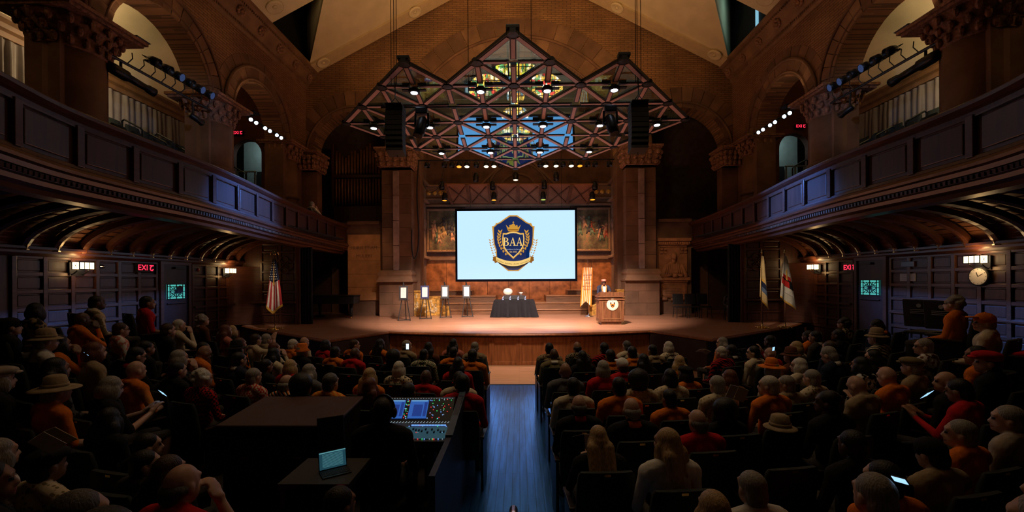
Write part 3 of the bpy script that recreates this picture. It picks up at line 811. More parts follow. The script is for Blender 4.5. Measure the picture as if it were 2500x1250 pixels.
# ------------------------------------------------------------------ wall fittings
def uncial_T(size):
    """T with a curled stem, drawn as flat strokes"""
    mb = MB(); h = size * 0.72
    mb.bb((-0.3 * size, 0, h - 0.12 * size), (0.3 * size, 0.004, h))
    pts = [(0.12 * size, h - .05 * size), (-0.12 * size, 0.66 * h), (-0.2 * size, 0.36 * h), (-0.1 * size, 0.1 * h), (0.1 * size, 0.06 * h), (0.24 * size, 0.3 * h)]
    C = smooth_curve(pts, 5)
    for a, b in zip(C, C[1:]): mb.beam((a[0], 0.002, a[1]), (b[0], 0.002, b[1]), 0.004, 0.12 * size, up=(0, 0, 1) if abs(a[0] - b[0]) > abs(a[1] - b[1]) else (1, 0, 0))
    return mb
RED = emat('exit_red', (1.0, 0.02, 0.06), 2.2)
def exit_sign(loc, rz, label, size=0.3):
    t = thing('exit_sign', label, 'sign', loc, rz)
    k = size / 0.3
    mobj('sign_box', MB().box((0, 0.05, 0), (0.62 * k, 0.1, 0.3 * k)), BLACK, t, bevel=0.01)
    me = text_mesh('EXI', 0.25 * k, 0.002); 
    o = mobj('letters', me, RED, t, loc=(-0.12 * k, -0.003, 0), rot=(pi / 2, 0, 0))
    mobj('letter_t', uncial_T(0.25 * k), RED, t, loc=(0.2 * k, -0.004, -0.09 * k))
    return t
# facing: rz so that local -Y looks into the hall
exit_sign(tuple(atX(357, 654, -9.9)), pi / 2, 'red lit exit sign on blue-lit panelling beside the left door', 0.25)
exit_sign(tuple(atX(2075, 653, 9.9)), -pi / 2, 'red lit exit sign on brown panelling beside the right door', 0.25)
exit_sign((-11.55, 17.4, 8.62), 0, 'small red exit sign above the left gallery doorway', 0.2)
exit_sign((11.45, 17.4, 8.62), 0, 'small red exit sign above the right gallery doorway', 0.2)
SHADE = emat('sconce_glass', (1.0, 0.72, 0.36), 5.0, (0.8, 0.7, 0.5))
def sconce(s, y, z, label):
    t = thing('wall_sconce', label, 'wall lamp', (s * 9.93, y, z), -s * pi / 2, 'box sconces under the balconies')
    mobj('lamp_shade', MB().box((0, -0.16, 0), (0.32, 0.17, 0.15)), SHADE, t)
    f = MB()
    for x in (-0.165, -0.055, 0.055, 0.165):
        f.bb((x - .006, -0.252, -0.08), (x + .006, -0.242, 0.08))
    for z_ in (-0.08, 0.08):
        f.bb((-.17, -.255, z_ - .008), (.17, -.07, z_ + .008)) if False else f.bb((-.17, -.255, z_ - .008), (.17, -.245, z_ + .008))
    for x in (-.17, .17):
        for yy in (-.25, -.08): f.bb((x - .008, yy - .006, -.085), (x + .008, yy + .006, .085))
        for k in range(6):
            a = 2 * pi * k / 6; f.beam((x, -.165, 0), (x, -.165 + .07 * cos(a), .065 * sin(a)), .005, .005)
    mobj('lead_frame', f, STEEL, t)
    br = MB()
    for x in (-.12, .12): br.tube([(x, -.02, -.2), (x, -.08, -.17), (x, -.16, -.1)], 0.012, 6)
    br.bb((-.16, -.02, -.22), (.16, 0.02, .08))
    mobj('bracket', br, STEEL, t)
    p = light('sconce_lamp', 'POINT', (s * 9.72, y, z + .22), 4.5, (1, 0.55, 0.2), size=0.05)
    p = light('sconce_lamp', 'POINT', (s * 9.66, y, z - .2), 1.6, (1, 0.55, 0.2), size=0.05)
sconce(-1, atX(200, 645, -9.8).y, 2.84, 'glowing box sconce on the blue panelling, left of the left door')
sconce(1, atX(2385, 634, 9.8).y, 2.84, 'glowing box sconce above the round wall clock')
sconce(-1, 14.3, 2.84, 'glowing box sconce near the striped flag and stage end')
sconce(1, 14.3, 2.84, 'glowing box sconce near the two pale flags and stage end')
# bracket uplights on the arcade
k = 0
for s in (-1, 1):
    for y in (14.75, 10.25, 5.9):
        t = thing('bracket_uplight', 'small dark bracket uplight on the %s arcade capital, %s from the stage' % ('left' if s < 0 else 'right', ('first', 'second', 'third')[k % 3]), 'lamp', (s * 9.25, y, 8.28), 0, 'arcade uplights')
        mobj('shade', MB().add([(-.16, -.2, .1), (.16, -.2, .1), (.16, .2, .1), (-.16, .2, .1), (-.08, -.1, 0), (.08, -.1, 0), (.08, .1, 0), (-.08, .1, 0)], [(4, 7, 6, 5), (0, 4, 5, 1), (1, 5, 6, 2), (2, 6, 7, 3), (3, 7, 4, 0)]), STEEL, t)
        mobj('wall_arm', MB().bb((s * .05, -.03, .02), (s * .3, .03, .07)), STEEL, t)
        light('bracket_lamp', 'SPOT', (s * 9.22, y, 8.42), 26, (1, 0.6, 0.28), (s * 9.62, y, 9.6), 0.05, 130, 0.9)
        k += 1
# doors with stained glass
def door(s, n):
    ya, yb = 11.72, 12.62
    d = MB().bb((s * 9.93, ya, 0.3), (s * 9.99, yb, 3.0))
    o = struct('door_%d' % n, d, mat('door_dark_oak', (0.035, 0.018, 0.014), 0.4, var=0.3))
    mobj('door_frame', MB().bb((s * 9.88, ya - .1, 0.3), (s * 9.99, ya, 3.05)).bb((s * 9.88, yb, .3), (s * 9.99, yb + .1, 3.05)).bb((s * 9.88, ya, 2.96), (s * 9.99, yb, 3.05)), OAKH, o)
    za, zb, y0, y1 = 1.98, 2.4, 11.86, 12.5
    mobj('glass_pane', MB().bb((s * 9.915, y0, za), (s * 9.925, y1, zb)), emat('teal_window_glass', (0.1, 0.62, 0.55), 0.75), o)
    t = MB(); cy, cz = (y0 + y1) / 2, (za + zb) / 2
    P = lambda y, z: (s * 9.905, y, z)
    for f in (-1, -.72, 0, .72, 1):
        t.beam(P(cy + f * .32, za), P(cy + f * .32, zb), .016, .016); t.beam(P(y0, cz + f * .21), P(y1, cz + f * .21), .016, .016)
    for a, b in (((-.72, -.72), (.72, .72)), ((-.72, .72), (.72, -.72)), ((-.72, 0), (0, .72)), ((0, .72), (.72, 0)), ((.72, 0), (0, -.72)), ((0, -.72), (-.72, 0)), ((-.72, .36), (.72, -.36)), ((-.72, -.36), (.72, .36)), ((-.36, -.72), (.36, .72)), ((.36, -.72), (-.36, .72))):
        t.beam(P(cy + a[0] * .32, cz + a[1] * .21), P(cy + b[0] * .32, cz + b[1] * .21), .014, .014)
    mobj('leading', t, BLACK, o)
    mobj('push_bar', MB().tube([P(y0, 1.85), P(y1, 1.85)], .02, 6), STEEL, o)
    mobj('closer_arm', MB().bb((s * 9.86, 12.1, 2.84), (s * 9.93, 12.5, 2.9)), STEEL, o)
    if n == 1:
        c = MB(); c.lathe([(0, 0), (.12, 0), (.12, .01)], (s * 9.905, cy + .12, cz + .06), 6, (-s, 0, 0))
        mobj('dark_sticker', c, BLACK, o)
door(-1, 1); door(1, 2)
# clock, notices
p = atX(2390, 675, 9.9)
t = thing('wall_clock', 'round pale wall clock under the right box sconce', 'clock', (9.93, p.y, p.z), -pi / 2)
mobj('clock_case', MB().lathe([(0.02, 0), (.2, 0), (.21, .03), (.19, .06), (.18, .05), (.02, .05)], (0, 0, 0), 32, (0, -1, 0)), BLACK, t, True)
mobj('clock_face', MB().lathe([(0.001, 0), (.178, 0), (.178, .004), (.001, .004)], (0, -.05, 0), 32, (0, -1, 0)), WHITE, t)
h = MB(); h.beam((0, -.058, 0), (-.03, -.058, .09), .003, .014, (1, 0, 0)); h.beam((0, -.058, 0), (.1, -.058, .06), .003, .01)
for k in range(12):
    a = k * pi / 6; h.beam((.15 * sin(a), -.057, .15 * cos(a)), (.165 * sin(a), -.057, .165 * cos(a)), .003, .01)
mobj('clock_hand', h, BLACK, t)
p = atX(2213, 677, 9.92)
t = thing('wall_notice', 'white printed notice on the panelling right of the right door', 'sign', (9.95, p.y, p.z), -pi / 2)
mobj('notice_board', MB().box((0, 0, 0), (.42, .02, .19)), WHITE, t)
ln = MB()
for k in range(5): ln.bb((-.15 + .01 * (k % 2), -.013, .06 - .028 * k), (.14 - .03 * (k % 3), -.011, .066 - .028 * k))
mobj('printed_lines', ln, mat('grey_print', (.2, .2, .2)), t)['kind'] = 'stuff'
p = atX(2215, 645, 9.92)
t = thing('wall_panel_box', 'dark red cabinet with glass front above the white notice', 'cabinet', (9.95, p.y, p.z), -pi / 2)
mobj('cabinet_body', MB().box((0, 0, 0), (.36, .06, .14)), mat('dark_red_lacquer', (.05, .008, .01), .2), t, bevel=.008)
mobj('cabinet_rim', MB().bb((-.18, -.04, -.07), (.18, -.03, -.06)).bb((-.18, -.04, .06), (.18, -.03, .07)), STEEL, t)
p = atX(252, 651, -9.92)
tag(mobj('polished_fitting', MB().lathe([(.02, 0), (.05, .0), (.05, .02), (.02, .03), (.03, .06), (.01, .07)], (0, 0, 0), 12, (1, 0, 0)), CHROME, loc=(-9.96, p.y, p.z), smooth=True), 'small polished knob fitting on the panelling beside the left sconce', 'fitting')
p = atX(486, 659, -9.92)
tag(mobj('wall_bell', MB().lathe([(.01, 0), (.06, .0), (.05, .03), (.01, .05)], (0, 0, 0), 6, (1, 0, 0)), mat('red_bell', (.4, .05, .03), .4), loc=(-9.96, p.y, p.z)), 'tiny red bell on brown panelling between left door and sconce', 'fitting')

# ceiling roundels
def roundel(px_, py_, s, label):
    d = ray(px_, py_); best = None
    # meet of the sight line with the ceiling slope
    for k in range(400, 2400):
        Y = k * 0.01; X = d[0] / d[1] * Y; Z = CAMZ + d[2] / d[1] * Y
        if Z > 16.6 - 0.526 * abs(X) - 0.1: best = (X, Y); break
    X, Y = best
    n = Vector((s * -0.526, 0, -1)).normalized()
    t = thing('ceiling_roundel', label, 'air vent', (X, Y, 16.6 - 0.526 * abs(X) - (0.1 if Y > 18.25 else 0.0)), 0, 'round ceiling diffusers')
    mobj('ring', MB().lathe([(.16, 0), (.3, 0), (.3, .05), (.26, .07), (.2, .05), (.16, .03)], (0, 0, 0), 28, n), CREAM, t, True)
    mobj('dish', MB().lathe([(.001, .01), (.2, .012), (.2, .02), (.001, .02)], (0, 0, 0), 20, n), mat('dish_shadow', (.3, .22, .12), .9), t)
    mobj('boss', MB().lathe([(.001, .02), (.08, .03), (.06, .06), (.001, .07)], (0, 0, 0), 16, n), CREAM, t, True)
roundel(670, 22, -1, 'round plaster diffuser on the near cream ceiling bay, left side')
roundel(789, 152, -1, 'round plaster diffuser at the foot of the left ceiling rib')
roundel(1013, 28, -1, 'round plaster diffuser higher up the left ceiling rib')
roundel(1507, 18, 1, 'round plaster diffuser higher up the right ceiling rib')
roundel(1745, 133, 1, 'round plaster diffuser at the foot of the right ceiling rib')
roundel(1868, 2, 1, 'round plaster diffuser on the near cream ceiling bay, right side')

# gallery curtains (pleated) and rails
CURT = mat('taupe_curtain', (0.15, 0.115, 0.095), 0.5, var=0.15, scale=3)
for s in (-1, 1):
    for ya, yb, w in ((8.9, 16.9, 'middle'), (0.5, 8.6, 'near')):
        n = int((yb - ya) / 0.03); rows = []
        rr = random.Random(5 + int(ya)); ph = 0; xs_ = []
        for k in range(n + 1):
            ph += 2 * pi * 0.03 / 0.2 * rr.uniform(0.3, 1.7); xs_.append(0.06 * sin(ph) + 0.03 * sin(ph * 0.37))
        for z, f in ((8.34, 0.5), (8.0, .9), (7.2, 1.1), (6.2, 1.2)):
            rows.append([(s * (12.33 + xs_[k] * f), ya + (yb - ya) * k / n, z) for k in range(n + 1)])
        c = mobj('gallery_curtain', MB().grid(rows), CURT, smooth=True)
        tag(c, 'pleated taupe curtain along the %s gallery wall, %s bay' % ('left' if s < 0 else 'right', w), 'curtain', 'gallery curtains')
RAILP = {-1: [(348, 318), (408, 352), (425, 350), (482, 385), (600, 425)], 1: [(2210, 300), (2135, 335), (2080, 365), (1935, 410)]}
ORD = ['nearest the stage', 'second from the stage', 'third from the stage', 'fourth from the stage', 'fifth from the stage']
for s in (-1, 1):
    for k, (a, b_) in enumerate(RAILP[s]):
        p = atX(a, b_, s * 10.2)
        t = MB(); w = .5
        t.tube([(0, 0, -1.0), (0, 0, 0), (s * .06, 0, .06), (s * w, 0, .3), (s * (w + .06), 0, .26), (s * (w + .06), 0, -.6)], .025, 6)
        o = mobj('hand_rail', t, mat('dark_rail_steel', (.05, .06, .07), .35, metal=.7), loc=p)
        tag(o, 'bent steel gallery handrail on the %s side, %s' % ('left' if s < 0 else 'right', ORD[len(RAILP[s]) - 1 - k]), 'handrail', 'gallery handrails')
    p = (s * 10.95, 17.0, 6.9)
    t = MB()
    for dx in (-.35, .0, .35): t.tube([(dx, 0, -1), (dx, 0, 0)], .03, 6)
    t.tube([(-.4, 0, 0), (.4, 0, 0)], .03, 6)
    tag(mobj('hand_rail', t, mat('bright_rail_steel', (.4, .5, .52), .3, metal=.8), loc=p), 'pale steel rail in front of the %s gallery doorway' % ('left' if s < 0 else 'right'), 'handrail', 'gallery handrails')

# theatre lamps on bars in the arches
LENS = emat('cold_lamp_lens', (0.6, 0.75, 1.0), 6.0)
LENSB = emat('blue_lamp_lens', (0.12, 0.22, 0.6), 0.18)
def parcan(root, L_=0.26, r=0.085, lens=None):
    mobj('lamp_body', MB().lathe([(r * .4, 0), (r * .75, .02), (r, L_ * .45), (r, L_), (r * .93, L_), (r * .93, L_ * .8)], (0, 0, 0), 12, (0, 0, -1)), STEEL, root, True)
    mobj('yoke', MB().tube([(-r - .02, 0, -L_ * .5), (-r - .02, 0, .06), (r + .02, 0, .06), (r + .02, 0, -L_ * .5)], .01, 5), STEEL, root)
    if lens: mobj('lens', MB().lathe([(.001, 0), (r * .9, 0), (r * .9, .01), (.001, .015)], (0, 0, -L_ * .93), 12, (0, 0, -1)), lens, root)
def aim(o, d): o.rotation_euler = Vector(d).to_track_quat('-Z', 'Y').to_euler()
for s in (-1, 1):
    wd = 'left' if s < 0 else 'right'
    t = thing('lighting_bar', 'black lighting bar with cables across the big %s gallery arch' % wd, 'lighting bar', (s * 9.3, 11.2, 7.66), 0, 'lighting bars in the arches')
    mobj('pipe', MB().tube([(0, -1.9, 0), (0, 1.6, 0)], .03, 6).tube([(s * .2, -1.9, .12), (s * .2, 1.6, .12)], .03, 6), STEEL, t)
    cb = MB()
    for k in range(9):
        y = -1.2 + .32 * k
        cb.tube([(0, y, 0), (-s * .05, y + .1, .18), (0, y + .14, .34)], .012, 5)
    mobj('cable', cb, BLACK, t)['kind'] = 'stuff'
    mobj('pipe', MB().tube([(0.0, -.7, .36), (0, 1.5, .36)], .025, 6), STEEL, t)
    for k in range(6):
        o = thing('spot_lamp', 'black spot lamp on the big %s arch bar, number %s from the stage' % (wd, ('one', 'two', 'three', 'four', 'five', 'six')[5 - k]), 'stage lamp', (s * 9.3, 10.6 + .38 * k, 8.1), 0, 'arch bar lamps')
        parcan(o, .26, .115, LENSB if k in (2, 4, 5) else None); aim(o, (-s * .9, .15, -.4))
    o = thing('profile_spot', 'long black profile spotlight hanging under the %s arch bar' % wd, 'stage lamp', (s * 9.35, 9.55, 7.42), 0, 'arch profile spotlights')
    mobj('barrel', MB().lathe([(.03, 0), (.11, .02), (.13, .15), (.13, .45), (.09, .5), (.08, .95), (.1, .97), (.11, 1.15), (.09, 1.15)], (0, 0, 0), 12, (-s * .1, 1, -.12)), STEEL, o, True)
    mobj('yoke', MB().tube([(0, .35, 0), (0, .35, .24)], .03, 6), STEEL, o)
    o = thing('profile_spot', 'small black spotlight at the foot of the big %s arch' % wd, 'stage lamp', (s * 9.35, 12.0, 7.25), 0, 'arch profile spotlights')
    mobj('barrel', MB().lathe([(.03, 0), (.08, .02), (.08, .3), (.1, .4), (.09, .42)], (0, 0, 0), 12, (-s * .2, 1, -.3)), STEEL, o, True)
    mobj('yoke', MB().tube([(0, .15, 0), (0, .1, .42)], .025, 6), STEEL, o)
    t = thing('lighting_bar', 'black lighting bar with six lit lamps across the small %s arch' % wd, 'lighting bar', (s * 9.35, 15.6, 8.2), 0, 'lighting bars in the arches')
    mobj('pipe', MB().tube([(0, -1.5, 0), (0, 1.45, 0)], .03, 6), STEEL, t)
    for k, y in enumerate((14.62, 14.92, 15.45, 15.75, 16.2, 16.5)):
        o = thing('side_lamp', 'small blue-white lit lamp on the small %s arch bar, number %s from the stage' % (wd, ('one', 'two', 'three', 'four', 'five', 'six')[5 - k]), 'stage lamp', (s * 9.3, y, 8.12), 0, 'lit arch lamps')
        parcan(o, .16, .07, LENS); aim(o, (-s * .95, -.75, -.6))

# ------------------------------------------------------------------ glass canopy over the stage
CA = 0.83
def cpt(k, r, dz=0.0):
    Y = CA * 1040 * (0.0101 + 0.00109 * r); z = CAMZ + CA * (6.1 - 0.118 * r)
    return Vector((k * CA - 0.09, Y, z + dz))
ROWS = {0: [0], 1: [-3, -1, 1, 3], 2: [-4, -2, 0, 2, 4], 3: [-5, -3, -1, 1, 3, 5], 4: [-6, -4, -2, 0, 2, 4, 6], 5: [-5, -3, -1, 1, 3, 5], 6: [-4, -2, 0, 2, 4], 7: [-3, -1, 1, 3], 8: [0]}
NODES = {(k, r) for r in ROWS for k in ROWS[r]}
canopy = thing('glass_canopy', 'faceted glass acoustic canopy in a black steel lattice hung over the stage', 'canopy', tuple(cpt(0, 4)))
cl = -Vector(cpt(0, 4))
PINK = mat('pale_lattice_strip', (0.62, 0.40, 0.36), 0.5, var=0.08)
mg, nt, bb_ = newmat('smoky_canopy_glass')
nt.nodes.remove(bb_)
tr = N(nt, 'ShaderNodeBsdfTransparent'); tr.inputs[0].default_value = (0.62, 0.6, 0.55, 1)
gl = N(nt, 'ShaderNodeBsdfGlossy'); gl.inputs[0].default_value = (0.3, 0.72, 1, 1); gl.inputs['Roughness'].default_value = 0.02  # deeper blue of the mirrored screen is put into this tint
lw_ = N(nt, 'ShaderNodeLayerWeight'); lw_.inputs[0].default_value = 0.5
pw = N(nt, 'ShaderNodeMath', operation='POWER'); L(nt, lw_.outputs['Facing'], pw.inputs[0]); pw.inputs[1].default_value = 2.5
ma = N(nt, 'ShaderNodeMath', operation='MULTIPLY_ADD'); L(nt, pw.outputs[0], ma.inputs[0]); ma.inputs[1].default_value = 1.3; ma.inputs[2].default_value = 0.12
ms_ = N(nt, 'ShaderNodeMixShader'); L(nt, ma.outputs[0], ms_.inputs[0]); L(nt, tr.outputs[0], ms_.inputs[1]); L(nt, gl.outputs[0], ms_.inputs[2])
L(nt, ms_.outputs[0], nt.nodes['Material Output'].inputs[0])
def cbar(a, b, w=0.17):
    a = Vector(a); b = Vector(b); t = (b - a).normalized(); a2 = a + t * .1; b2 = b - t * .1
    o = mobj('lattice_bar', MB().beam(a2 + Vector((0, 0, .02)), b2 + Vector((0, 0, .02)), w, .07), BLACK, canopy, loc=cl)
    mobj('face_strip', MB().beam(a2 + t * .05 + Vector((0, 0, -.022)), b2 - t * .05 + Vector((0, 0, -.022)), w * .6, .012), PINK, o)
def tri(a, b, c):
    n = (Vector(b) - Vector(a)).cross(Vector(c) - Vector(a)).normalized() * .006
    o = Vector((0, 0, -.01))
    mobj('glass_panel', MB().add([Vector(a) + o, Vector(b) + o, Vector(c) + o], [(0, 1, 2)]), mg, canopy, loc=cl)
quad = []
for (k, r) in sorted(NODES):
    for dk in (-1, 1):
        if (k + dk, r + 1) in NODES: cbar(cpt(k, r), cpt(k + dk, r + 1))
    if (k, r + 2) in NODES and (k - 1, r + 1) in NODES and (k + 1, r + 1) in NODES:
        a, b, c, d = cpt(k, r), cpt(k + 1, r + 1), cpt(k, r + 2), cpt(k - 1, r + 1)
        m = (a + b + c + d) / 4
        for q in (a, b, c, d): cbar(q, m, 0.145)
        tri(a, b, m); tri(b, c, m); tri(c, d, m); tri(d, a, m); quad.append((k, r + 1, m))
# centre spine and end rhombi that reach past the lattice
for (k, r) in NODES:
    mobj('lattice_joint', MB().lathe([(.02, -.04), (.12, -.03), (.12, .06), (.02, .07)], cpt(k, r), 6), BLACK, canopy, loc=cl)
mobj('centre_spine', MB().beam(cpt(0, 0, .1) + Vector((-.12, 0, 0)), cpt(0, 8, .1) + Vector((-.12, 0, 0)), .04, .1).beam(cpt(0, 0, .1) + Vector((.12, 0, 0)), cpt(0, 8, .1) + Vector((.12, 0, 0)), .04, .1), STEEL, canopy, loc=cl)
for s, k in ((-1, -3), (1, 3), (0, 0)):
    p = cpt(k, 1 if k else 0)
    mobj('hanging_lug', MB().bb(p + Vector((-.14, -.1, .05)), p + Vector((.14, .05, .14))), BLACK, canopy, loc=cl, bevel=.02)
lampat = [(-3, 2), (-1, 2), (1, 2), (3, 2), (-5, 4), (-3, 4), (-1, 4), (1, 4), (3, 4), (5, 4), (-3, 6), (-1, 6), (1, 6), (3, 6)]
PIN = emat('pin_lamp_lens', (0.75, 0.85, 1.0), 9.0)
nth = ['first', 'second', 'third', 'fourth', 'fifth', 'sixth', 'seventh']
cnt = {}
for (k, r) in lampat:
    m = cpt(k, r)
    cnt[r] = cnt.get(r, 0) + 1
    o = thing('canopy_downlight', 'small blue-white downlight in the canopy lattice, %s row, %s from the left' % ({2: 'front', 4: 'middle', 6: 'rear'}[r], nth[cnt[r] - 1]), 'lamp', tuple(m + Vector((0, 0, -.12))), 0, 'canopy downlights')
    mobj('housing', MB().lathe([(.12, .05), (.14, .02), (.14, -.04), (.1, -.05), (.1, -.02)], (0, 0, 0), 14), BLACK, o)
    mobj('wing', MB().beam((-.3, 0, .02), (.3, 0, .02), .1, .03), BLACK, o)
    mobj('lens', MB().lathe([(.001, 0), (.085, 0), (.085, -.015), (.001, -.03)], (0, 0, -.04), 12), PIN, o)
# cables up to the roof
CAB = [((955, 200), 10.2), ((968, 200), 10.2), ((1143, 120), 10.6), ((1297, 120), 10.6), ((1552, 190), 10.2), ((1565, 190), 10.2), ((962, 200), 10.3), ((1556, 190), 10.3)]
for k, ((a, b_), Y) in enumerate(CAB):
    p = atY(a, b_, Y)
    o = mobj('hanging_cable', MB().tube([(0, 0, 0), (0, 0, 16.4 - 0.526 * abs(p.x) - 7.2)], .009, 5), BLACK, loc=(p.x, Y, 7.15))
    tag(o, 'thin black cable from the roof down to the canopy, %s of eight from the left' % ('first', 'third', 'fourth', 'fifth', 'sixth', 'eighth', 'second', 'seventh')[k], 'cable', 'canopy cables')

# line-array loudspeakers, moving heads, cross pipe
for s in (-1, 1):
    X = atY(965, 300, 10.4).x if s < 0 else atY(1559, 300, 10.4).x
    t = thing('line_array', 'tall black line-array loudspeaker hanging left of the canopy centre' if s < 0 else 'tall black line-array loudspeaker hanging right of the canopy centre', 'loudspeaker', (X, 10.4, 6.15))
    for k in range(9):
        mobj('cabinet', MB().box((0, 0.012 * (k - 4) ** 2 * .3, .5 - .125 * k), (.42, .34, .118), rx=-.03 * k), BLACK, t, bevel=.012)
    mobj('fly_frame', MB().bb((-.2, -.2, .57), (.2, .2, .6)).tube([(-.15, 0, .6), (0, 0, .8), (.15, 0, .6)], .012, 5).tube([(0, 0, .8), (0, 0, 1.18)], .012, 5), STEEL, t)
    mobj('pull_cable', MB().tube([(0, .1, -.55), (0.02, .14, -.62)], .01, 5), STEEL, t)
    X = atY(1030 if s < 0 else 1490, 290, 10.8).x
    t = thing('moving_head', 'black moving-head stage lamp hanging %s of the canopy middle' % ('left' if s < 0 else 'right'), 'stage lamp', (X, 10.8, 6.665), 0, 'moving heads')
    mobj('base_box', MB().box((0, 0, .1), (.3, .2, .16)), STEEL, t, bevel=.02)
    for q in (-1, 1): mobj('arm', MB().tube([(q * .16, 0, .05), (q * .17, 0, -.25), (q * .12, 0, -.3)], .03, 6), STEEL, t)
    mobj('head', MB().lathe([(.05, .2), (.13, .12), (.14, -.2), (.12, -.36), (.1, -.36)], (0, 0, -.22), 12, (s * -.25, .3, 1)), STEEL, t, True)
    # column loudspeaker strip on the main columns
    t = thing('column_loudspeaker', 'tall pale strip loudspeaker on the %s stone column' % ('left' if s < 0 else 'right'), 'loudspeaker', (s * 5.3, 18.42, 2.9))
    for k in range(4):
        mobj('strip_module', MB().bb((-.12, -.09, .03 + 1.08 * k), (.12, .07, 1.09 + 1.08 * k)), mat('mauve_grey_grille', (.33, .22, .2), .6), t, bevel=.015)
p1, p2 = atY(930, 262, 10.8), atY(1600, 258, 10.8)
tag(mobj('cross_pipe', MB().tube([p1 - p1, p2 - p1], .022, 6), STEEL, loc=p1), 'thin black pipe crossing below the canopy between the line arrays', 'pipe')
p1, p2 = atY(1020, 392, 17.2), atY(1500, 389, 17.2)
bar = tag(mobj('rear_lamp_bar', MB().tube([p1 - p1, p2 - p1], .03, 6), STEEL, loc=p1), 'black lamp bar behind the rear canopy edge carrying small lamps', 'lighting bar')
ORDN = 'first second third fourth fifth sixth seventh eighth ninth tenth eleventh twelfth thirteenth fourteenth fifteenth sixteenth seventeenth eighteenth nineteenth twentieth'.split()
REAR = [(1043, 0), (1085, 0), (1104, 0), (1121, 2), (1140, 1), (1163, 0), (1187, 1), (1206, 1), (1222, 0), (1318, 0), (1332, 1), (1357, 1), (1374, 0), (1394, 1), (1415, 2), (1434, 0), (1452, 0), (1487, 0)]
WL = emat('white_lamp_face', (1.0, 0.85, 0.55), 2.2); OL = emat('orange_lamp_face', (1.0, 0.35, 0.02), 1.6)
for k, (x, kind) in enumerate(REAR):
    p = atY(x, 393, 17.2)
    col = ('unlit black', 'white lit', 'orange lit')[kind]
    o = thing('rear_lamp', '%s lamp on the bar behind the canopy, %s of eighteen from the left' % (col, ORDN[k]), 'stage lamp', (p.x, 17.2, p1.z + (p2.z - p1.z) * (p.x - p1.x) / (p2.x - p1.x) - .07), 0, 'lamps behind the canopy')
    parcan(o, .22, .11, None if kind == 0 else (WL if kind == 1 else OL)); aim(o, (0.02, -.28, -1))
# wooden reflectors with lamps between them
REFL = mat('red_wood_reflector', (0.24, 0.085, 0.04), 0.5, var=0.25, scale=2)
for k, (xa, xb, xc, xd) in enumerate(((1085, 1195, 1102, 1199), (1207, 1322, 1210, 1320), (1335, 1458, 1332, 1437))):
    A = [atY(xa, 450, 19.9), atY(xb, 450, 19.9), atY(xd, 497, 21.4), atY(xc, 497, 21.4)]
    c = sum(A, Vector()) / 4
    t = thing('wood_reflector', 'tilted red-brown wooden sound reflector above the screen, %s of three' % ('left', 'middle', 'right')[k], 'sound reflector', tuple(c), 0, 'wooden reflectors')
    up = Vector((0, 0.3, 1)).normalized() * .05
    mobj('board', MB().hexa([p - c for p in A] + [p - c + up for p in A]), REFL, t)
    q = MB(); mid = lambda i, j, f=.5: (A[i] * (1 - f) + A[j] * f) - c - up * .5
    q.beam(mid(0, 1, .02), mid(3, 2, .02), .12, .05); q.beam(mid(0, 1, .98), mid(3, 2, .98), .12, .05); q.beam(mid(0, 1), mid(3, 2), .16, .05)
    for i, j in ((0, 0.1), (1, .5)):
        l0 = 0.08 if i == 0 else .55; l1 = .45 if i == 0 else .92
        a = A[0] * (1 - l0) + A[1] * l0; b2 = A[3] * (1 - l1) + A[2] * l1
        for f0, f1 in ((.1, .9), (.9, .1)):
            u = A[0].lerp(A[1], l0).lerp(A[3].lerp(A[2], l0), f0) - c - up * .5; v_ = A[0].lerp(A[1], l1).lerp(A[3].lerp(A[2], l1), f1) - c - up * .5
            q.beam(u, v_, .06, .04)
    mobj('bracing', q, mat('reflector_brace', (.13, .045, .022), .5), t)
for k, (x, y, kind) in enumerate(((1086, 490, 2), (1206, 489, 2), (1326, 488, 3), (1446, 488, 2), (1079, 462, 0), (1203, 462, 0), (1329, 460, 0), (1452, 462, 0), (1162, 443, 0), (1259, 440, 1), (1358, 440, 0))):
    p = atY(x, y, 20.0 if k < 8 else 19.7)
    o = thing('reflector_lamp', 'black lamp %s, %s' % ('hanging below the wooden reflectors' if k < 4 else 'hung between the wooden reflectors' if k < 8 else 'above the wooden reflectors', ('leftmost', 'second from left', 'third from left', 'rightmost')[k % 4] if k < 8 else ('leftmost', 'middle', 'rightmost')[k - 8]), 'stage lamp', (p.x, p.y, p.z + .38), 0, 'lamps at the reflectors')
    parcan(o, .4, .13, {0: None, 1: WL, 2: OL, 3: emat('green_lamp_face', (.5, .6, .1), 1)}[kind]); aim(o, (0, -.15, -1))
# loose cable loop at the left column
C = [atY(x, y, 18.3) for x, y in ((1022, 395), (1018, 470), (1022, 560), (1020, 610), (1012, 632), (1006, 610), (1005, 560))]
tag(mobj('cable_loop', MB().tube([p - C[0] for p in smooth_curve([tuple(p) for p in C], 5) for p in [Vector(p)]], .03, 6), BLACK, loc=C[0], smooth=True), 'loose black cable looped down beside the left stone column', 'cable')
C = [atY(x, y, 19.6) for x, y in ((1083, 412), (1078, 440), (1066, 462), (1050, 470), (1036, 455), (1030, 430))]
tag(mobj('cable_loop', MB().tube([Vector(p) - C[0] for p in smooth_curve([tuple(p) for p in C], 5)], .015, 6), BLACK, loc=C[0], smooth=True), 'thin black cable sagging beside the left wooden reflector', 'cable')
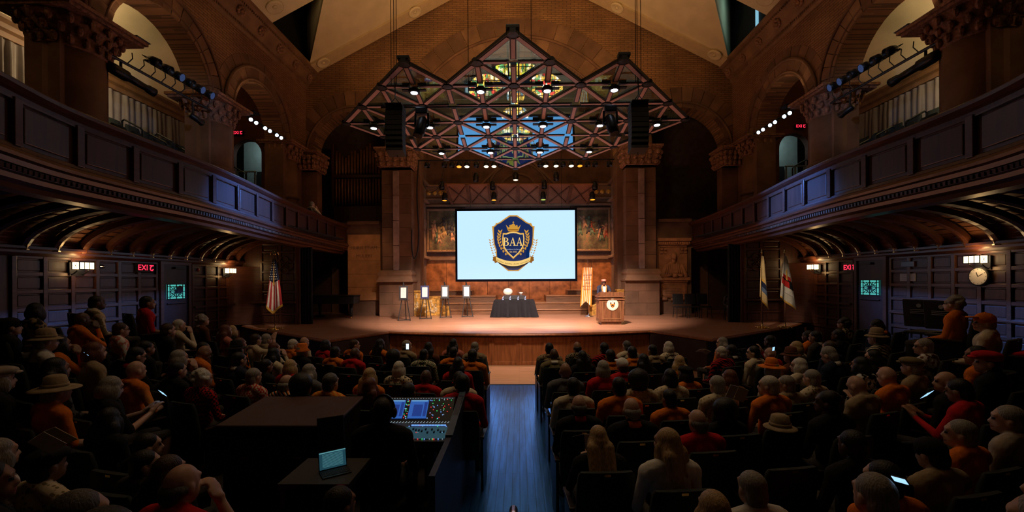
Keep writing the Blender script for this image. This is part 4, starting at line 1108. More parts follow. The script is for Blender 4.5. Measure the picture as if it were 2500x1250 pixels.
# ------------------------------------------------------------------ projection screen with its crest
YS = 19.35
sc_tl, sc_br = atY(1116, 516.5, YS), atY(1404.5, 680.5, YS)
sx0, sx1, sz0, sz1 = sc_tl.x, sc_br.x, 2.52, 5.63
scr = thing('projection_screen', 'large lit projection screen with a gold and navy crest', 'screen', ((sx0 + sx1) / 2, YS, sz0))
so = Vector(((sx0 + sx1) / 2, YS, sz0))
SCREEN = emat('lit_screen', (0.45, 0.68, 1.0), 1.28)
mobj('screen_surface', MB().bb((sx0 - so.x, 0.02, 0), (sx1 - so.x, 0.04, sz1 - sz0)), SCREEN, scr)
fr = MB(); NAVYF = mat('navy_black_frame', (0.002, 0.003, 0.009), 0.8, spec=.1)
a, b_ = sx0 - so.x, sx1 - so.x; h = sz1 - sz0
for p, q in (((a - .09, -.02, -.11), (b_ + .09, .06, 0)), ((a - .09, -.02, h), (b_ + .09, .06, h + .1)), ((a - .09, -.02, 0), (a, .06, h)), ((b_, -.02, 0), (b_ + .09, .06, h))): fr.bb(p, q)
mobj('screen_frame', fr, NAVYF, scr)
hk = MB()
for x in (a + .2, a + 2, b_ - 2, b_ - .2): hk.tube([(x, .02, h + .06), (x, .02, h + .16)], .02, 5)
mobj('hanger', hk, STEEL, scr)
hc = MB()
for x in (a + .6, b_ - .6): hc.tube([(x, .02, h + .1), (x, .02, h + 3.6)], .006, 4)
mobj('hanging_wire', hc, STEEL, scr)
def E2(x, y, d=0.0):
    p = atY(1150 + x / 6.25, 500 + y / 6.25, YS) - so
    return (p.x, -d, p.z)
GOLD = emat('crest_gold', srgb(205, 148, 55), 1.0); GOLDL = emat('crest_gold_light', srgb(246, 205, 120), 1.0); GOLDD = emat('crest_gold_dark', srgb(140, 88, 20), 1.0)
NAVY = emat('crest_navy', srgb(8, 38, 88), 1.0); NAVYD = emat('crest_navy_dark', srgb(3, 10, 30), 1.0); CWHITE = emat('crest_white', srgb(210, 215, 225), 1.0)
def flat(name, pts, m, d, mirror=False):
    if mirror: pts = list(pts) + [(1290 - x, y) for x, y in reversed(pts)]
    bm = bmesh.new(); vs = [bm.verts.new(E2(x, y, d)) for x, y in pts]
    f = bm.faces.new(vs); bmesh.ops.triangulate(bm, faces=[f])
    me = bpy.data.meshes.new(name); bm.to_mesh(me); bm.free()
    return mobj(name, me, m, crest)
crest = mobj('crest', MB().bb((-.01, -.002, 1.5), (.01, 0.015, 1.52)), NAVY, scr)
OUT = [(645, 158), (702, 158), (780, 210), (850, 262), (895, 282), (915, 275), (915, 298), (940, 325), (970, 325), (957, 345), (957, 470), (945, 600), (915, 690), (872, 775), (905, 862), (725, 1012), (645, 1012)]
INN = [(645, 178), (695, 178), (772, 228), (842, 280), (893, 300), (905, 318), (940, 345), (940, 480), (928, 600), (898, 690), (855, 770), (835, 800), (890, 870), (720, 992), (645, 998)]
flat('crest_rim', OUT, GOLD, .004, True); flat('crest_field', INN, NAVY, .006, True)
flat('crest_shadow', [(645, 925), (760, 915), (890, 862), (860, 900), (760, 960), (645, 972)], NAVYD, .007, True)
flat('inner_rim', [(645, 403), (700, 410), (752, 432), (806, 430), (818, 520), (812, 600), (790, 670), (735, 745), (645, 828)], GOLD, .008, True)
flat('inner_rim_light', [(645, 412), (698, 420), (750, 442), (800, 440), (808, 520), (803, 600), (780, 665), (728, 735), (645, 812)], GOLDL, .009, True)
flat('inner_field', [(645, 432), (696, 436), (750, 455), (792, 452), (798, 520), (793, 598), (770, 655), (722, 724), (645, 795)], NAVY, .010, True)
flat('crown', [(645, 405), (722, 405), (728, 372), (760, 303), (714, 350), (702, 328), (708, 312), (690, 308), (678, 345), (666, 330), (668, 300), (645, 284)], GOLD, .008, True)
flat('crown_band', [(645, 375), (722, 375), (720, 388), (645, 388)], GOLDD, .009, True)
flat('crown_cross', [(641, 286), (641, 272), (632, 272), (632, 264), (641, 264), (641, 252), (649, 252), (649, 264), (658, 264), (658, 272), (649, 272), (649, 286)], GOLD, .008)
def leaf(mb, x, y, a, L_, W, d):
    pts = []
    for k in range(10):
        t = 2 * pi * k / 10; u = cos(t) * L_ / 2; v = sin(t) * W / 2 * (1 - .25 * cos(t))
        pts.append(E2(x + u * cos(a) - v * sin(a), y + u * sin(a) + v * cos(a), d))
    mb.add(pts, [tuple(range(10))])
lf = MB(); lf2 = MB()
for k in range(9):
    t = k / 8; x = 455 - 40 * sin(pi * (t * .9 + .05)) + 100 * t ** 2.2; y = 410 + 345 * t
    for sgn in (0, 1):
        X = lambda v: v if not sgn else 1290 - v
        A = lambda q: q if not sgn else pi - q
        leaf(lf, X(x - 18), y - 5, A(-2.2 + .6 * t + (pi if False else 0)), 62 - 20 * t, 24, .008); leaf(lf, X(x + 14), y - 12, A(-1.0 - .1 * t), 52 - 18 * t, 20, .0085)
for k in range(7):
    t = k / 6; x = 305 + 60 * t ** 1.5; y = 540 + 235 * t
    for sgn in (0, 1):
        X = lambda v: v if not sgn else 1290 - v
        A = lambda q: q if not sgn else pi - q
        leaf(lf2, X(x - 18), y, A(-2.4), 44 - 16 * t, 18, .005); leaf(lf2, X(x + 22), y - 8, A(-1.0), 36 - 14 * t, 15, .005)
mobj('laurel_leaves', lf, GOLD, crest)['kind'] = 'stuff'; mobj('olive_leaves', lf2, GOLD, crest)['kind'] = 'stuff'
rb = MB(); n = 16; r1 = []; r2 = []
for k in range(n + 1):
    t = k / n * 2 - 1; x = 645 + 268 * t; y = 862 - 72 * t * t * 1.0 + 0
    r1.append(E2(x, y, .012)); r2.append(E2(x - 12 * t, y + 74 - 6 * t * t, .012))
rb.grid([r1, r2]); mobj('ribbon', rb, GOLDL, crest)
for sgn in (0, 1):
    P_ = [(392, 782), (345, 790), (330, 805), (350, 840), (328, 850), (360, 870), (362, 893), (405, 875)]
    flat('ribbon_tail', [(x, y) if not sgn else (1290 - x, y) for x, y in P_], GOLDD, .009)
def etext(s, x, y, size_px, m, ang=0.0, d=.016, shear=0.0):
    me = text_mesh(s, size_px / 6.25 * YS / FPX, 0.0, shear=shear)
    o = mobj('lettering', me, m, crest, loc=E2(x, y, d), rot=(pi / 2, -ang, 0))
    return o
INK = emat('crest_ink', srgb(60, 40, 12), 1.0)
for s, x, y, a_ in (('Batimour', 448, 862, -.40), ('Academy', 572, 897, -.13), ('Alumni', 688, 901, .08), ('Association', 818, 872, .34)):
    etext(s, x, y, 31, INK, a_, shear=.3)
etext("L'excellence \u00e0 la Barre", 636, 680, 24, CWHITE); etext('Est 2022', 645, 717, 32, GOLDL)
# serif letters B A A
def strokes(name, polys):
    bm = bmesh.new()
    for pts in polys:
        vs = [bm.verts.new(E2(x, y, .014)) for x, y in pts]; f = bm.faces.new(vs)
        bmesh.ops.triangulate(bm, faces=[f])
    me = bpy.data.meshes.new(name); bm.to_mesh(me); bm.free(); mobj(name, me, GOLDL, crest)
def bowl(x0, y0, y1, w, th):
    P_ = []; yc, ry = (y0 + y1) / 2, (y1 - y0) / 2
    o = [(x0 + w * cos(t), yc + ry * sin(t)) for t in [(-pi / 2 + pi * k / 10) for k in range(11)]]
    i = [(x0 + (w - th) * cos(t), yc + (ry - th * .45) * sin(t)) for t in [(pi / 2 - pi * k / 10) for k in range(11)]]
    return [o[k:k + 2] + [i[10 - k - 1], i[10 - k]] for k in range(10)]
strokes('letter_b', [[(500, 506), (520, 506), (520, 620), (500, 620)], [(485, 500), (540, 500), (540, 507), (485, 507)], [(485, 619), (540, 619), (540, 627), (485, 627)]] + bowl(530, 500, 562, 38, 20) + bowl(532, 557, 627, 46, 22) + [[(515, 556), (535, 556), (535, 563), (515, 563)]])
for x in (637, 738):
    strokes('letter_a', [[(x - 4, 500), (x + 4, 497), (x + 42, 620), (x + 18, 620)], [(x - 3, 505), (x + 2, 512), (x - 32, 620), (x - 42, 620)], [(x - 22, 578), (x + 18, 578), (x + 20, 586), (x - 25, 586)], [(x - 54, 619), (x - 20, 619), (x - 20, 627), (x - 54, 627)], [(x + 6, 619), (x + 56, 619), (x + 56, 627), (x + 6, 627)]])

# ------------------------------------------------------------------ mosaics beside the screen
def mosaicmat(name):
    m, nt, b = newmat(name)
    v = coords(nt); t = N(nt, 'ShaderNodeTexVoronoi'); t.inputs['Scale'].default_value = 60; L(nt, v, t.inputs['Vector'])
    nz = N(nt, 'ShaderNodeTexNoise'); nz.inputs['Scale'].default_value = 2.2; nz.inputs['Detail'].default_value = 6; L(nt, v, nz.inputs['Vector'])
    r = N(nt, 'ShaderNodeValToRGB'); e = r.color_ramp.elements
    e[0].color = (.02, .025, .015, 1); e[0].position = .3; e[1].color = (.34, .16, .07, 1); e[1].position = .7
    x = e.new(.45); x.color = (.1, .06, .03, 1); x = e.new(.55); x.color = (.16, .13, .06, 1)
    L(nt, nz.outputs['Fac'], r.inputs[0])
    mx = N(nt, 'ShaderNodeMix', data_type='RGBA', blend_type='MULTIPLY'); mx.inputs[0].default_value = .5
    L(nt, r.outputs[0], mx.inputs[6]); L(nt, t.outputs['Color'], mx.inputs[7]); L(nt, mx.outputs[2], b.inputs['Base Color'])
    b.inputs['Roughness'].default_value = .5
    return m
MOS = mosaicmat('figure_mosaic')
FIGC = [mat('mosaic_flesh', (.42, .2, .1), .6), mat('mosaic_red', (.3, .06, .03), .6), mat('mosaic_green', (.08, .12, .07), .6), mat('mosaic_dark', (.04, .03, .03), .6), mat('mosaic_ochre', (.35, .2, .07), .6)]
for s in (-1, 1):
    t = thing('wall_mosaic', 'framed figure mosaic on the apse wall, partly behind the %s edge of the screen' % ('left' if s < 0 else 'right'), 'mosaic', (s * 3.7, 21.88, 5.05), 0, 'apse mosaics')
    mobj('mosaic_field', MB().bb((-.88, 0, -1.0), (.98, .05, 1.0)) if s < 0 else MB().bb((-.98, 0, -1.0), (.88, .05, 1.0)), MOS, t)
    f = MB()
    for p, q in (((-1.02, -.05, -1.12), (1.02, .04, -1.0)), ((-1.02, -.05, 1.0), (1.02, .04, 1.12)), ((-1.02 if s < 0 else .9, -.05, -1), (-.9 if s < 0 else 1.02, .04, 1))): f.bb(p, q)
    mobj('mosaic_frame', f, STONE2, t, bevel=.02)
    bd = MB()
    for k in range(34): bd.ell((-.98 + .06 * k, -.05, -1.04), (.02, .02, .02), 6, 4); bd.ell((s * .94, -.05, -1 + .06 * k), (.02, .02, .02), 6, 4)
    mobj('bead_border', bd, GOLDWOOD, t)['kind'] = 'stuff'
    rr = random.Random(20 + s)
    for k in range(13):
        x = rr.uniform(-.8, .8); z = -.75 + rr.uniform(0, .6) + (k % 3) * .22; hgt = rr.uniform(.5, .75)
        g = MB(); le = rr.uniform(-.12, .12)
        g.ell((x + le, -.005, z + hgt), (.07, .012, .085), 10, 6)
        g.tube([(x + le, 0, z + hgt * .88), (x + le * .6, 0, z + hgt * .45)], [.06, .1], 8); g.tube([(x + le * .6, 0, z + hgt * .5), (x - .1, 0, z)], [.07, .035], 7); g.tube([(x + le * .6, 0, z + hgt * .5), (x + .12, 0, z + .03)], [.07, .035], 7)
        g.tube([(x + le, 0, z + hgt * .8), (x + le + rr.choice((-1, 1)) * .22, 0, z + hgt * rr.uniform(.5, 1.1))], [.04, .02], 6)
        g.v = [(a, b * .25 - .004, c) for a, b, c in g.v]
        mobj('mosaic_figure', g, FIGC[rr.choice((0, 0, 1, 2, 3, 3, 4))], t, True)

# ------------------------------------------------------------------ choir steps, carved bench ends
STEPW = mat('step_oak', (0.13, 0.055, 0.022), .4, var=.35, scale=2, stretch=(1, 8, 8))
ch = thing('choir_steps', 'broad stepped wooden risers across the back of the stage', 'steps', (0, 20, SZ))
for k, (xa, xb, y0, z) in enumerate(((-3.4, 3.4, 19.0, .24), (-3.4, 3.4, 19.6, .5), (-4.2, -1.1, 20.3, .8), (1.3, 4.2, 20.3, .8), (-4.4, -2.3, 21.0, 1.05), (2.4, 4.4, 21.0, 1.05))):
    mobj('riser_board', MB().bb((xa, y0 - 20, 0), (xb, 1.9, z - .05)), STEPW, ch)
    mobj('tread_board', MB().bb((xa, y0 - 20.05, z - .05), (xb, 1.9, z)), mat('step_oak_tread', (.22, .095, .038), .35, var=.3, scale=2, stretch=(1, 8, 8)), ch, bevel=.01)
for s in (-1, 1):
    t = thing('carved_bench_end', 'gilded carved bench end on the stage %s' % ('behind the four easels' if s < 0 else 'behind the wooden lectern'), 'bench end', (s * 4.0, 18.55, SZ))
    X = lambda x: s * (x - 4.0)
    prof = [(4.75, 0), (4.75, 1.07), (4.28, 1.07), (4.28, .82), (3.42, .82), (3.44, .6), (3.36, .48), (3.2, .42), (3.05, .4), (3.05, 0)]
    mobj('side_board', MB().prism([(X(x), z) for x, z in prof], lambda x, z: (x, 0, z), (0, .3, 0)), GOLDWOOD, t, bevel=.015)
    cv = MB(); rr = random.Random(4)
    for k in range(26):
        x = rr.uniform(3.6, 4.15); z = rr.uniform(.12, .66); cv.ell((X(x), -.01, z), (rr.uniform(.03, .07), .03, rr.uniform(.03, .07)), 7, 5)
    for k in range(14): cv.ell((X(rr.uniform(4.42, 4.62)), -.01, rr.uniform(.2, .9)), (.05, .03, .06), 7, 5)
    mobj('carving', cv, mat('gilded_relief', (.5, .36, .18), .5, var=.4, scale=10), t)['kind'] = 'stuff'
    mobj('cap_moulding', MB().bb((X(4.8), -.05, 1.05), (X(4.25), .35, 1.11)).bb((X(4.28), -.04, .79), (X(3.4), .34, .85)), GOLDWOOD, t, bevel=.01)

# ------------------------------------------------------------------ memorials on the back wall
t = thing('inscribed_slab', 'tall orange-lit stone slab with faint carved lettering left of the stage', 'memorial', (-6.9, 18.98, 1.6))
for k in range(5):
    mobj('stone_course', MB().bb((-.73, -.06, .59 * k + .004), (.73, .02, .59 * k + .586)), mat('orange_sandstone', (.42, .2, .08), .85, var=.2, scale=3, bump=.2), t, bevel=.006)
for s_, z in (('HUIUS ETIAM', 2.35), ('MULIERI', 1.98)):
    mobj('carved_letters', text_mesh(s_, .2, .004), STONE3, t, loc=(0, -.065, z), rot=(pi / 2, 0, 0))
t = thing('bust_memorial', 'carved stone memorial with a robed half-figure bust right of the stage', 'memorial', (6.82, 18.98, 1.55))
W_ = mat('warm_carved_stone', (.36, .17, .08), .85, var=.25, scale=4, bump=.3)
mobj('back_slab', MB().bb((-.62, -.06, .1), (.62, .02, 2.6)), W_, t)
mobj('cornice', MB().bb((-.72, -.3, 2.58), (.72, 0, 2.72)).bb((-.66, -.22, 2.42), (.66, 0, 2.58)).bb((-.6, -.12, 2.34), (.6, 0, 2.42)), W_, t, bevel=.02)
lf = MB()
for k in range(15): lf.ell((-.66 + .094 * k, -.24, 2.5), (.045, .05, .06), 7, 5)
mobj('cornice_leaves', lf, W_, t)['kind'] = 'stuff'
for x in (-.52, -.36, .36, .52):
    mobj('scroll_bracket', MB().lathe([(.06, -.06), (.07, 0), (.06, .06)], (x, -.12, 2.24), 10, (1, 0, 0)).lathe([(.045, -.06), (.05, 0), (.045, .06)], (x, -.08, 2.08), 10, (1, 0, 0)).bb((x - .06, -.1, 2.08), (x + .06, 0, 2.3)), W_, t)
bu = MB()
bu.ell((0, -.16, 1.93), (.13, .13, .17), 12, 9); bu.ell((0, -.22, 1.85), (.09, .09, .09), 10, 7); bu.tube([(0, -.1, 1.6), (0, -.13, 1.85)], [.12, .09], 10)
bu.ell((0, -.08, 1.42), (.36, .16, .3), 14, 9); bu.ell((0, -.08, 1.2), (.42, .18, .22), 14, 8)
for sg in (-1, 1):
    bu.tube([(sg * .3, -.1, 1.55), (sg * .46, -.12, 1.2), (sg * .5, -.15, 1.0)], [.12, .12, .14], 9); bu.tube([(sg * .46, -.16, 1.06), (sg * .12, -.26, 1.1)], [.09, .05], 8)
    for k in range(3): bu.tube([(sg * (.1 + .08 * k), -.2, 1.62 - .03 * k), (sg * (.16 + .1 * k), -.24, 1.05)], [.03, .045], 6)
bu.bb((-.1, -.34, 1.0), (.12, -.22, 1.16))
mobj('robed_bust', bu, W_, t, True)
mobj('shelf', MB().bb((-.68, -.26, .86), (.68, 0, 1.0)).bb((-.62, -.18, .78), (.62, 0, .86)), W_, t, bevel=.015)
mobj('tablet', MB().bb((-.56, -.12, .14), (.56, 0, .78)), W_, t, bevel=.01)
bd = MB()
for p, q in (((-.5, -.15, .2), (.5, -.12, .23)), ((-.5, -.15, .7), (.5, -.12, .73)), ((-.5, -.15, .2), (-.46, -.12, .73)), ((.46, -.15, .2), (.5, -.12, .73))): bd.bb(p, q)
mobj('tablet_border', bd, W_, t)
il = MB()
for k in range(6): il.bb((-.4 + .02 * (k % 2), -.125, .64 - .07 * k), (.4 - .03 * (k % 3), -.119, .66 - .07 * k))
mobj('carved_lines', il, STONE3, t)['kind'] = 'stuff'
mobj('foot_scroll', MB().lathe([(.07, -.12), (.08, 0), (.07, .12)], (-.4, -.06, .06), 10, (1, 0, 0)).lathe([(.07, -.12), (.08, 0), (.07, .12)], (.4, -.06, .06), 10, (1, 0, 0)).lathe([(.06, -.1), (.07, 0), (.06, .1)], (0, -.06, .03), 10, (1, 0, 0)), W_, t)

# ------------------------------------------------------------------ organ case in the left bay
t = thing('pipe_organ', 'tall dark bronze organ pipes in a wooden case in the left bay', 'organ', (-7.3, 20.3, 5.05))
mobj('organ_case', MB().bb((-1.6, -.1, 0), (1.6, .4, 1.0)).bb((-1.6, -.12, 2.35), (1.6, .0, 2.5)).bb((-1.62, -.1, 0), (-1.48, .3, 4.0)).bb((1.48, -.1, 0), (1.62, .3, 4.0)), OAKP, t, bevel=.02)
PIPE = mat('bronze_pipe', (.2, .09, .035), .4, metal=.3, var=.25)
for k in range(20):
    x = -1.4 + k * .1475; z1 = 2.45 + .75 + 1.0 * abs((k - 9.5) / 9.5) ** 0.0 * (1 - .0)
    top = 3.0 + .8 * (1 - abs(k - 9.5) / 9.5) + (.25 if k in (9, 10) else 0) + .1 * (k % 2)
    top = 3.5 + .35 * cos(k * 1.1) * .5 + (.35 if 7 < k < 12 else 0)
    mo = 2.9 - .35 * (1 - abs(k - 9.5) / 9.5)
    mobj('organ_pipe', MB().lathe([(.02, 2.5), (.058, 2.62), (.058, top), (.05, top)], (x, 0, 0), 10), PIPE, t, True)
    mobj('organ_pipe', MB().lathe([(.015, 1.02), (.05, 1.35), (.052, 2.3), (.045, 2.3)], (x, -.05, 0), 10), PIPE, t, True)
tag(mobj('grand_piano', MB().prism([(-1.15, .0), (1.1, 0), (1.15, .4), (1.0, .9), (.5, 1.1), (.1, 1.35), (-.6, 1.5), (-1.15, 1.5)], lambda x, y: (x, y, .62), (0, 0, .3)), BLACK, loc=(-7.75, 17.1, SZ), bevel=.02), 'black grand piano in shadow below the left balcony end', 'piano')
gp = bpy.data.objects['grand_piano']
mobj('lid', MB().prism([(-1.18, -.03), (1.13, -.03), (1.18, .4), (1.02, .92), (.5, 1.13), (.1, 1.38), (-.6, 1.53), (-1.18, 1.53)], lambda x, y: (x, y, .92), (0, 0, .03)), BLACK, gp)
for x, y in ((-.9, .25), (-.9, 1.3), (.85, .35)):
    l = mobj('leg', MB().lathe([(.05, .08), (.06, .3), (.09, .62)], (x, y, 0), 10), BLACK, gp, True)
    mobj('caster', MB().lathe([(.035, -.02), (.05, 0), (.035, .02)], (x, y, .05), 10, (1, 0, 0)), BRASS, l)
mobj('pedal_lyre', MB().tube([(-.6, .7, .62), (-.6, .7, .1)], .03, 6).bb((-.75, .6, .05), (-.45, .8, .12)), BLACK, gp)
for s in (-1, 1):
    cu = MB(); rows = []
    for z in (SZ, 2.2, 3.7):
        rows.append([(s * (7.86 - .42 * k / 16), 15.25 + .05 * sin(k * 1.6), z) for k in range(17)])
    tag(mobj('stage_curtain', MB().grid(rows), mat('navy_black_drape', (.012, .014, .022), .9), smooth=True), 'narrow dark navy drape at the %s stage edge beside the end wall' % ('left' if s < 0 else 'right'), 'curtain')
    rows = [[(s * (7.95 + .0 * k), 15.0 + .002 * k, z) for k in range(2)] for z in (SZ, 3.7)]

# ------------------------------------------------------------------ four easels
EAS = [((988, 783), 'first easel from the left'), ((1040, 779), 'second easel from the left'), ((1089, 776), 'third easel from the left'), ((1142, 774), 'easel nearest the black-clothed table')]
for k, ((x, y), lb) in enumerate(EAS):
    d = ray(x, y); q = (SZ - CAMZ) / d[2]; P = Vector((d[0] * q, d[1] * q, SZ))
    sc_ = 1.0
    t = thing('display_easel', 'black easel, %s, standing on the stage' % lb, 'easel', tuple(P), 0.12, 'easels on the stage')
    for xs_ in (-.24, .22):
        mobj('leg', MB().tube([(xs_, -.05, 0), (xs_ * .25 - .02, .1, 1.0), (xs_ * .1 - .05, .16, 1.38)], .018, 6), BLACK, t)
    mobj('leg', MB().tube([(-.02, .55, 0), (-.04, .16, 1.42)], .018, 6), BLACK, t)
    mobj('mast', MB().beam((-.03, .1, .8), (-.07, .17, 1.48), .035, .03), BLACK, t)
    mobj('ledge', MB().box((-.02, -.02, .8), (.42, .05, .025)), BLACK, t)
    mobj('base_bar', MB().beam((-.24, -.05, .03), (.22, -.05, .04), .03, .03), BLACK, t)
    f = thing('picture_frame', 'framed white certificate on the %s' % lb, 'picture', (P.x - .05, P.y + .02, SZ + .82), 0.12, 'framed certificates')
    dk = mat('navy_frame' if k == 1 else 'charcoal_frame', (.02, .03, .12) if k == 1 else (.03, .03, .035), .4)
    fm = MB()
    for p, q in (((-.165, 0, 0), (.165, .03, .06)), ((-.165, 0, .46), (.165, .03, .52)), ((-.165, 0, .06), (-.105, .03, .46)), ((.105, 0, .06), (.165, .03, .46))): fm.bb(p, q)
    rx = (-.12, 0, 0.12)
    f.rotation_euler = (-.1, 0, 0.12)
    mobj('frame_border', fm, dk, f, bevel=.006)
    mobj('certificate', MB().bb((-.11, .012, .05), (.11, .022, .47)), WHITE, f)
    pr = MB(); pr.lathe([(.001, 0), (.014, 0), (.001, .001)], (0, .011, .43), 8, (0, -1, 0))
    for q in range(9): pr.bb((-.07, .0105, .37 - .03 * q), (.07 - .01 * (q % 3), .0115, .374 - .03 * q))
    mobj('printed_lines', pr, mat('pale_print', (.45, .45, .5)), f)['kind'] = 'stuff'

# ------------------------------------------------------------------ award table
TY = 17.55
x0, x1 = atY(1207, 735, TY).x, atY(1303, 735, TY).x
tb = thing('award_table', 'long table under a black floor-length cloth at centre stage', 'table', ((x0 + x1) / 2, TY + .3, SZ))
hw = (x1 - x0) / 2
mobj('table_top', MB().bb((-hw, -.3, .68), (hw, .3, .71)), WALNUT, tb)
for sx in (-1, 1):
    for sy in (-1, 1): mobj('leg', MB().tube([(sx * (hw - .08), sy * .24, 0), (sx * (hw - .08), sy * .24, .69)], .018, 6), STEEL, tb)
rows = []; NP = 96
for (z, ex, am) in ((.722, .0, .0), (.70, .012, .0), (.5, .035, .015), (.25, .06, .03), (.02, .09, .045)):
    r = []
    for k in range(NP):
        t_ = k / NP * 4; sd = int(t_); u = (t_ - sd) * 2 - 1
        cx, cy = [(u, -1), (1, u), (-u, 1), (-1, -u)][sd]
        fold = am * (sin(k * 1.3) + .5 * sin(k * .55)); corner = (abs(cx) * abs(cy)) ** 6 * ex * 1.1
        r.append((cx * (hw + ex + corner) + (fold if sd in (1, 3) else 0), cy * (.31 + ex * .5 + corner * .6) + (fold if sd in (0, 2) else 0), z))
    rows.append(r)
m_ = MB().grid(rows, close=True); m_.add(rows[0], [tuple(range(NP))])
o = mobj('tablecloth', m_, mat('black_tablecloth', (.006, .006, .0085), .8, spec=.2), smooth=False, loc=tuple(tb.location))
tag(o, 'black floor-length cloth draped over the award table', 'tablecloth')
c = tb.location
o = tag(mobj('display_riser', MB().prism([(-.52, 0), (.52, 0), (.46, .17), (-.46, .17)], lambda x, z: (x, 0, z), (0, .28, 0)), mat('black_riser_cloth', (.012, .012, .014), .7), loc=(c.x, c.y - .02, c.z + .725), bevel=.01), 'low black riser box on the back of the award table', 'box')
p = atY(1240, 713, c.y + .1)
t = thing('silver_plate', 'oval polished silver plate propped on the black riser', 'plate', (p.x, c.y + .13, c.z + .9))
pl = MB(); pr = [(.001, .02), (.7, .02), (.8, .0), (1.0, -.03), (1.0, .0), (.78, .03), (.001, .045)]
pl.lathe([(r_ * .2, z) for r_, z in pr], (0, 0, .155), 28, (0, -1, .1)); pl.v = [(x, y, (z - .155) * .76 + .155) for x, y, z in pl.v]
mobj('dish', pl, mat('polished_silver', (.9, .86, .76), .35, metal=.6, var=.02), t, True)
mobj('stand', MB().tube([(-.06, -.05, 0), (-.06, .08, 0), (-.05, .05, .2)], .006, 5).tube([(.06, -.05, 0), (.06, .08, 0), (.05, .05, .2)], .006, 5), BLACK, t)
p = atY(1272, 720, c.y + .1)
t = thing('silver_bowl', 'small silver bowl with flared lip on the black riser', 'bowl', (p.x, c.y + .12, c.z + .9))
mobj('cup', MB().lathe([(.02, .03), (.05, .045), (.075, .08), (.085, .13), (.08, .13), (.06, .08), (.001, .06)], (0, 0, 0), 18), mat('polished_silver', (.9, .88, .8), .12), t, True)
mobj('foot', MB().lathe([(.05, 0), (.045, .012), (.018, .02), (.02, .035)], (0, 0, 0), 14), CHROME, t, True)
for sg in (-1, 1): mobj('handle', MB().tube([(sg * .07, 0, .07), (sg * .12, 0, .1), (sg * .14, 0, .14), (sg * .1, 0, .14)], .008, 5), CHROME, t)
GL = mat('pale_blue_crystal', (.25, .32, .5), .15, metal=.2, var=.2)
for k, x in enumerate((1228, 1245.5, 1265, 1282.5)):
    p = atY(x, 731, c.y - .17)
    t = thing('crystal_trophy', 'small pale blue crystal figurine on the award table front, %s from left' % nth[k], 'trophy', (p.x, c.y - .18, c.z + .722), 0, 'crystal trophies')
    mobj('plinth', MB().bb((-.035, -.025, 0), (.035, .025, .04)), GL, t, bevel=.006)
    mobj('figure', MB().tube([(-.02, 0, .04), (0, 0, .09), (.015, 0, .13)], [.032, .028, .016], 8).ell((.02, 0, .145), (.018, .018, .02), 8, 6).tube([(0, 0, .1), (-.03, 0, .07)], [.012, .01], 6), GL, t, True)

# ------------------------------------------------------------------ banner on a stand
BYY = 17.9
P = lambda x, y: atY(x, y, BYY)
b0 = P(1438, 772); t = thing('class_banner', 'orange and white striped swallowtail banner with dark lettering on a stand', 'banner', (b0.x, BYY, SZ))
bo = Vector((b0.x, BYY, SZ))
mobj('base', MB().lathe([(.2, 0), (.19, .02), (.06, .04), (.03, .1), (.02, .12)], (0, 0, 0), 18), CHROME, t, True)
mobj('pole', MB().tube([(0, .03, .1), (-.03, .03, 2.35)], .012, 6), WALNUT, t)
mobj('cross_rod', MB().tube([tuple(P(1421, 653) - bo), tuple(P(1449, 652) - bo)], .01, 6), WALNUT, t)
mobj('hook', MB().tube([(-.03, .03, 2.3), (-.03, -.02, 2.4), (-.03, -.04, 2.3), (-.03, -.02, 2.2)], .008, 5), BLACK, t)
OR = cloth('plain', (.75, .22, .02)); WH = cloth('plain', (.75, .66, .5))
edges = [0, .13, .2, .3, .37, .46, .53, .62, .69, .78, .87, 1.0]
for i in range(11):
    mb = MB(); rows = []
    for v in range(9):
        r = []
        for u in (edges[i], edges[i + 1]):
            xt = 1422.5 + (1447.5 - 1422.5) * u; xb = 1416 + (1444 - 1416) * u
            yb = 749 - (14 * (1 - abs(u - .5) * 2))
            f = v / 8; q = P(xt + (xb - xt) * f, 653 + (yb - 653) * f) - bo
            r.append((q.x, -.02 + .012 * sin(u * 20), q.z))
        rows.append(r)
    mobj('stripe', mb.grid(rows), WH if i % 2 else OR, t)
for s_, y, z in (('WINNER', 672, .095), ('OF THE', 677.5, .05), ('CLASS OF', 683.5, .08), ('1945', 691.5, .11), ('REUNION', 699, .083), ('TROPHY', 706.5, .088)):
    q = P(1434.5 - (y - 672) * .06, y) - bo
    mobj('lettering', text_mesh(s_, z, .001), mat('banner_ink', (.06, .02, .02)), t, loc=(q.x, -.04, q.z), rot=(pi / 2, 0, 0))

# ------------------------------------------------------------------ lectern
d = ray(1493.5, 793); q = (SZ - CAMZ) / d[2]; LP = Vector((d[0] * q, d[1] * q, SZ))
t = thing('lectern', 'dark walnut lectern with a round white crest plaque on its front', 'lectern', (LP.x, LP.y + .3, SZ))
mobj('base_plinth', MB().bb((-.34, -.25, 0), (.34, .27, .1)), WALNUT, t, bevel=.01)
mobj('cabinet_body', MB().bb((-.42, -.3, .1), (.42, .3, .92)), WALNUT, t, bevel=.008)
mobj('cornice', MB().bb((-.45, -.33, .84), (.45, .33, .87)).bb((-.45, -.33, .93), (.45, .33, .97)), WALNUT, t, bevel=.008)
mobj('desk_top', MB().add([(-.42, -.3, .97), (.42, -.3, .97), (.42, .3, .97), (-.42, .3, .97), (-.42, -.3, 1.11), (.42, -.3, 1.11), (.42, .3, 1.0), (-.42, .3, 1.0)], [(0, 3, 2, 1), (4, 5, 6, 7), (0, 1, 5, 4), (1, 2, 6, 5), (2, 3, 7, 6), (3, 0, 4, 7)]), WALNUT, t)
fm = MB()
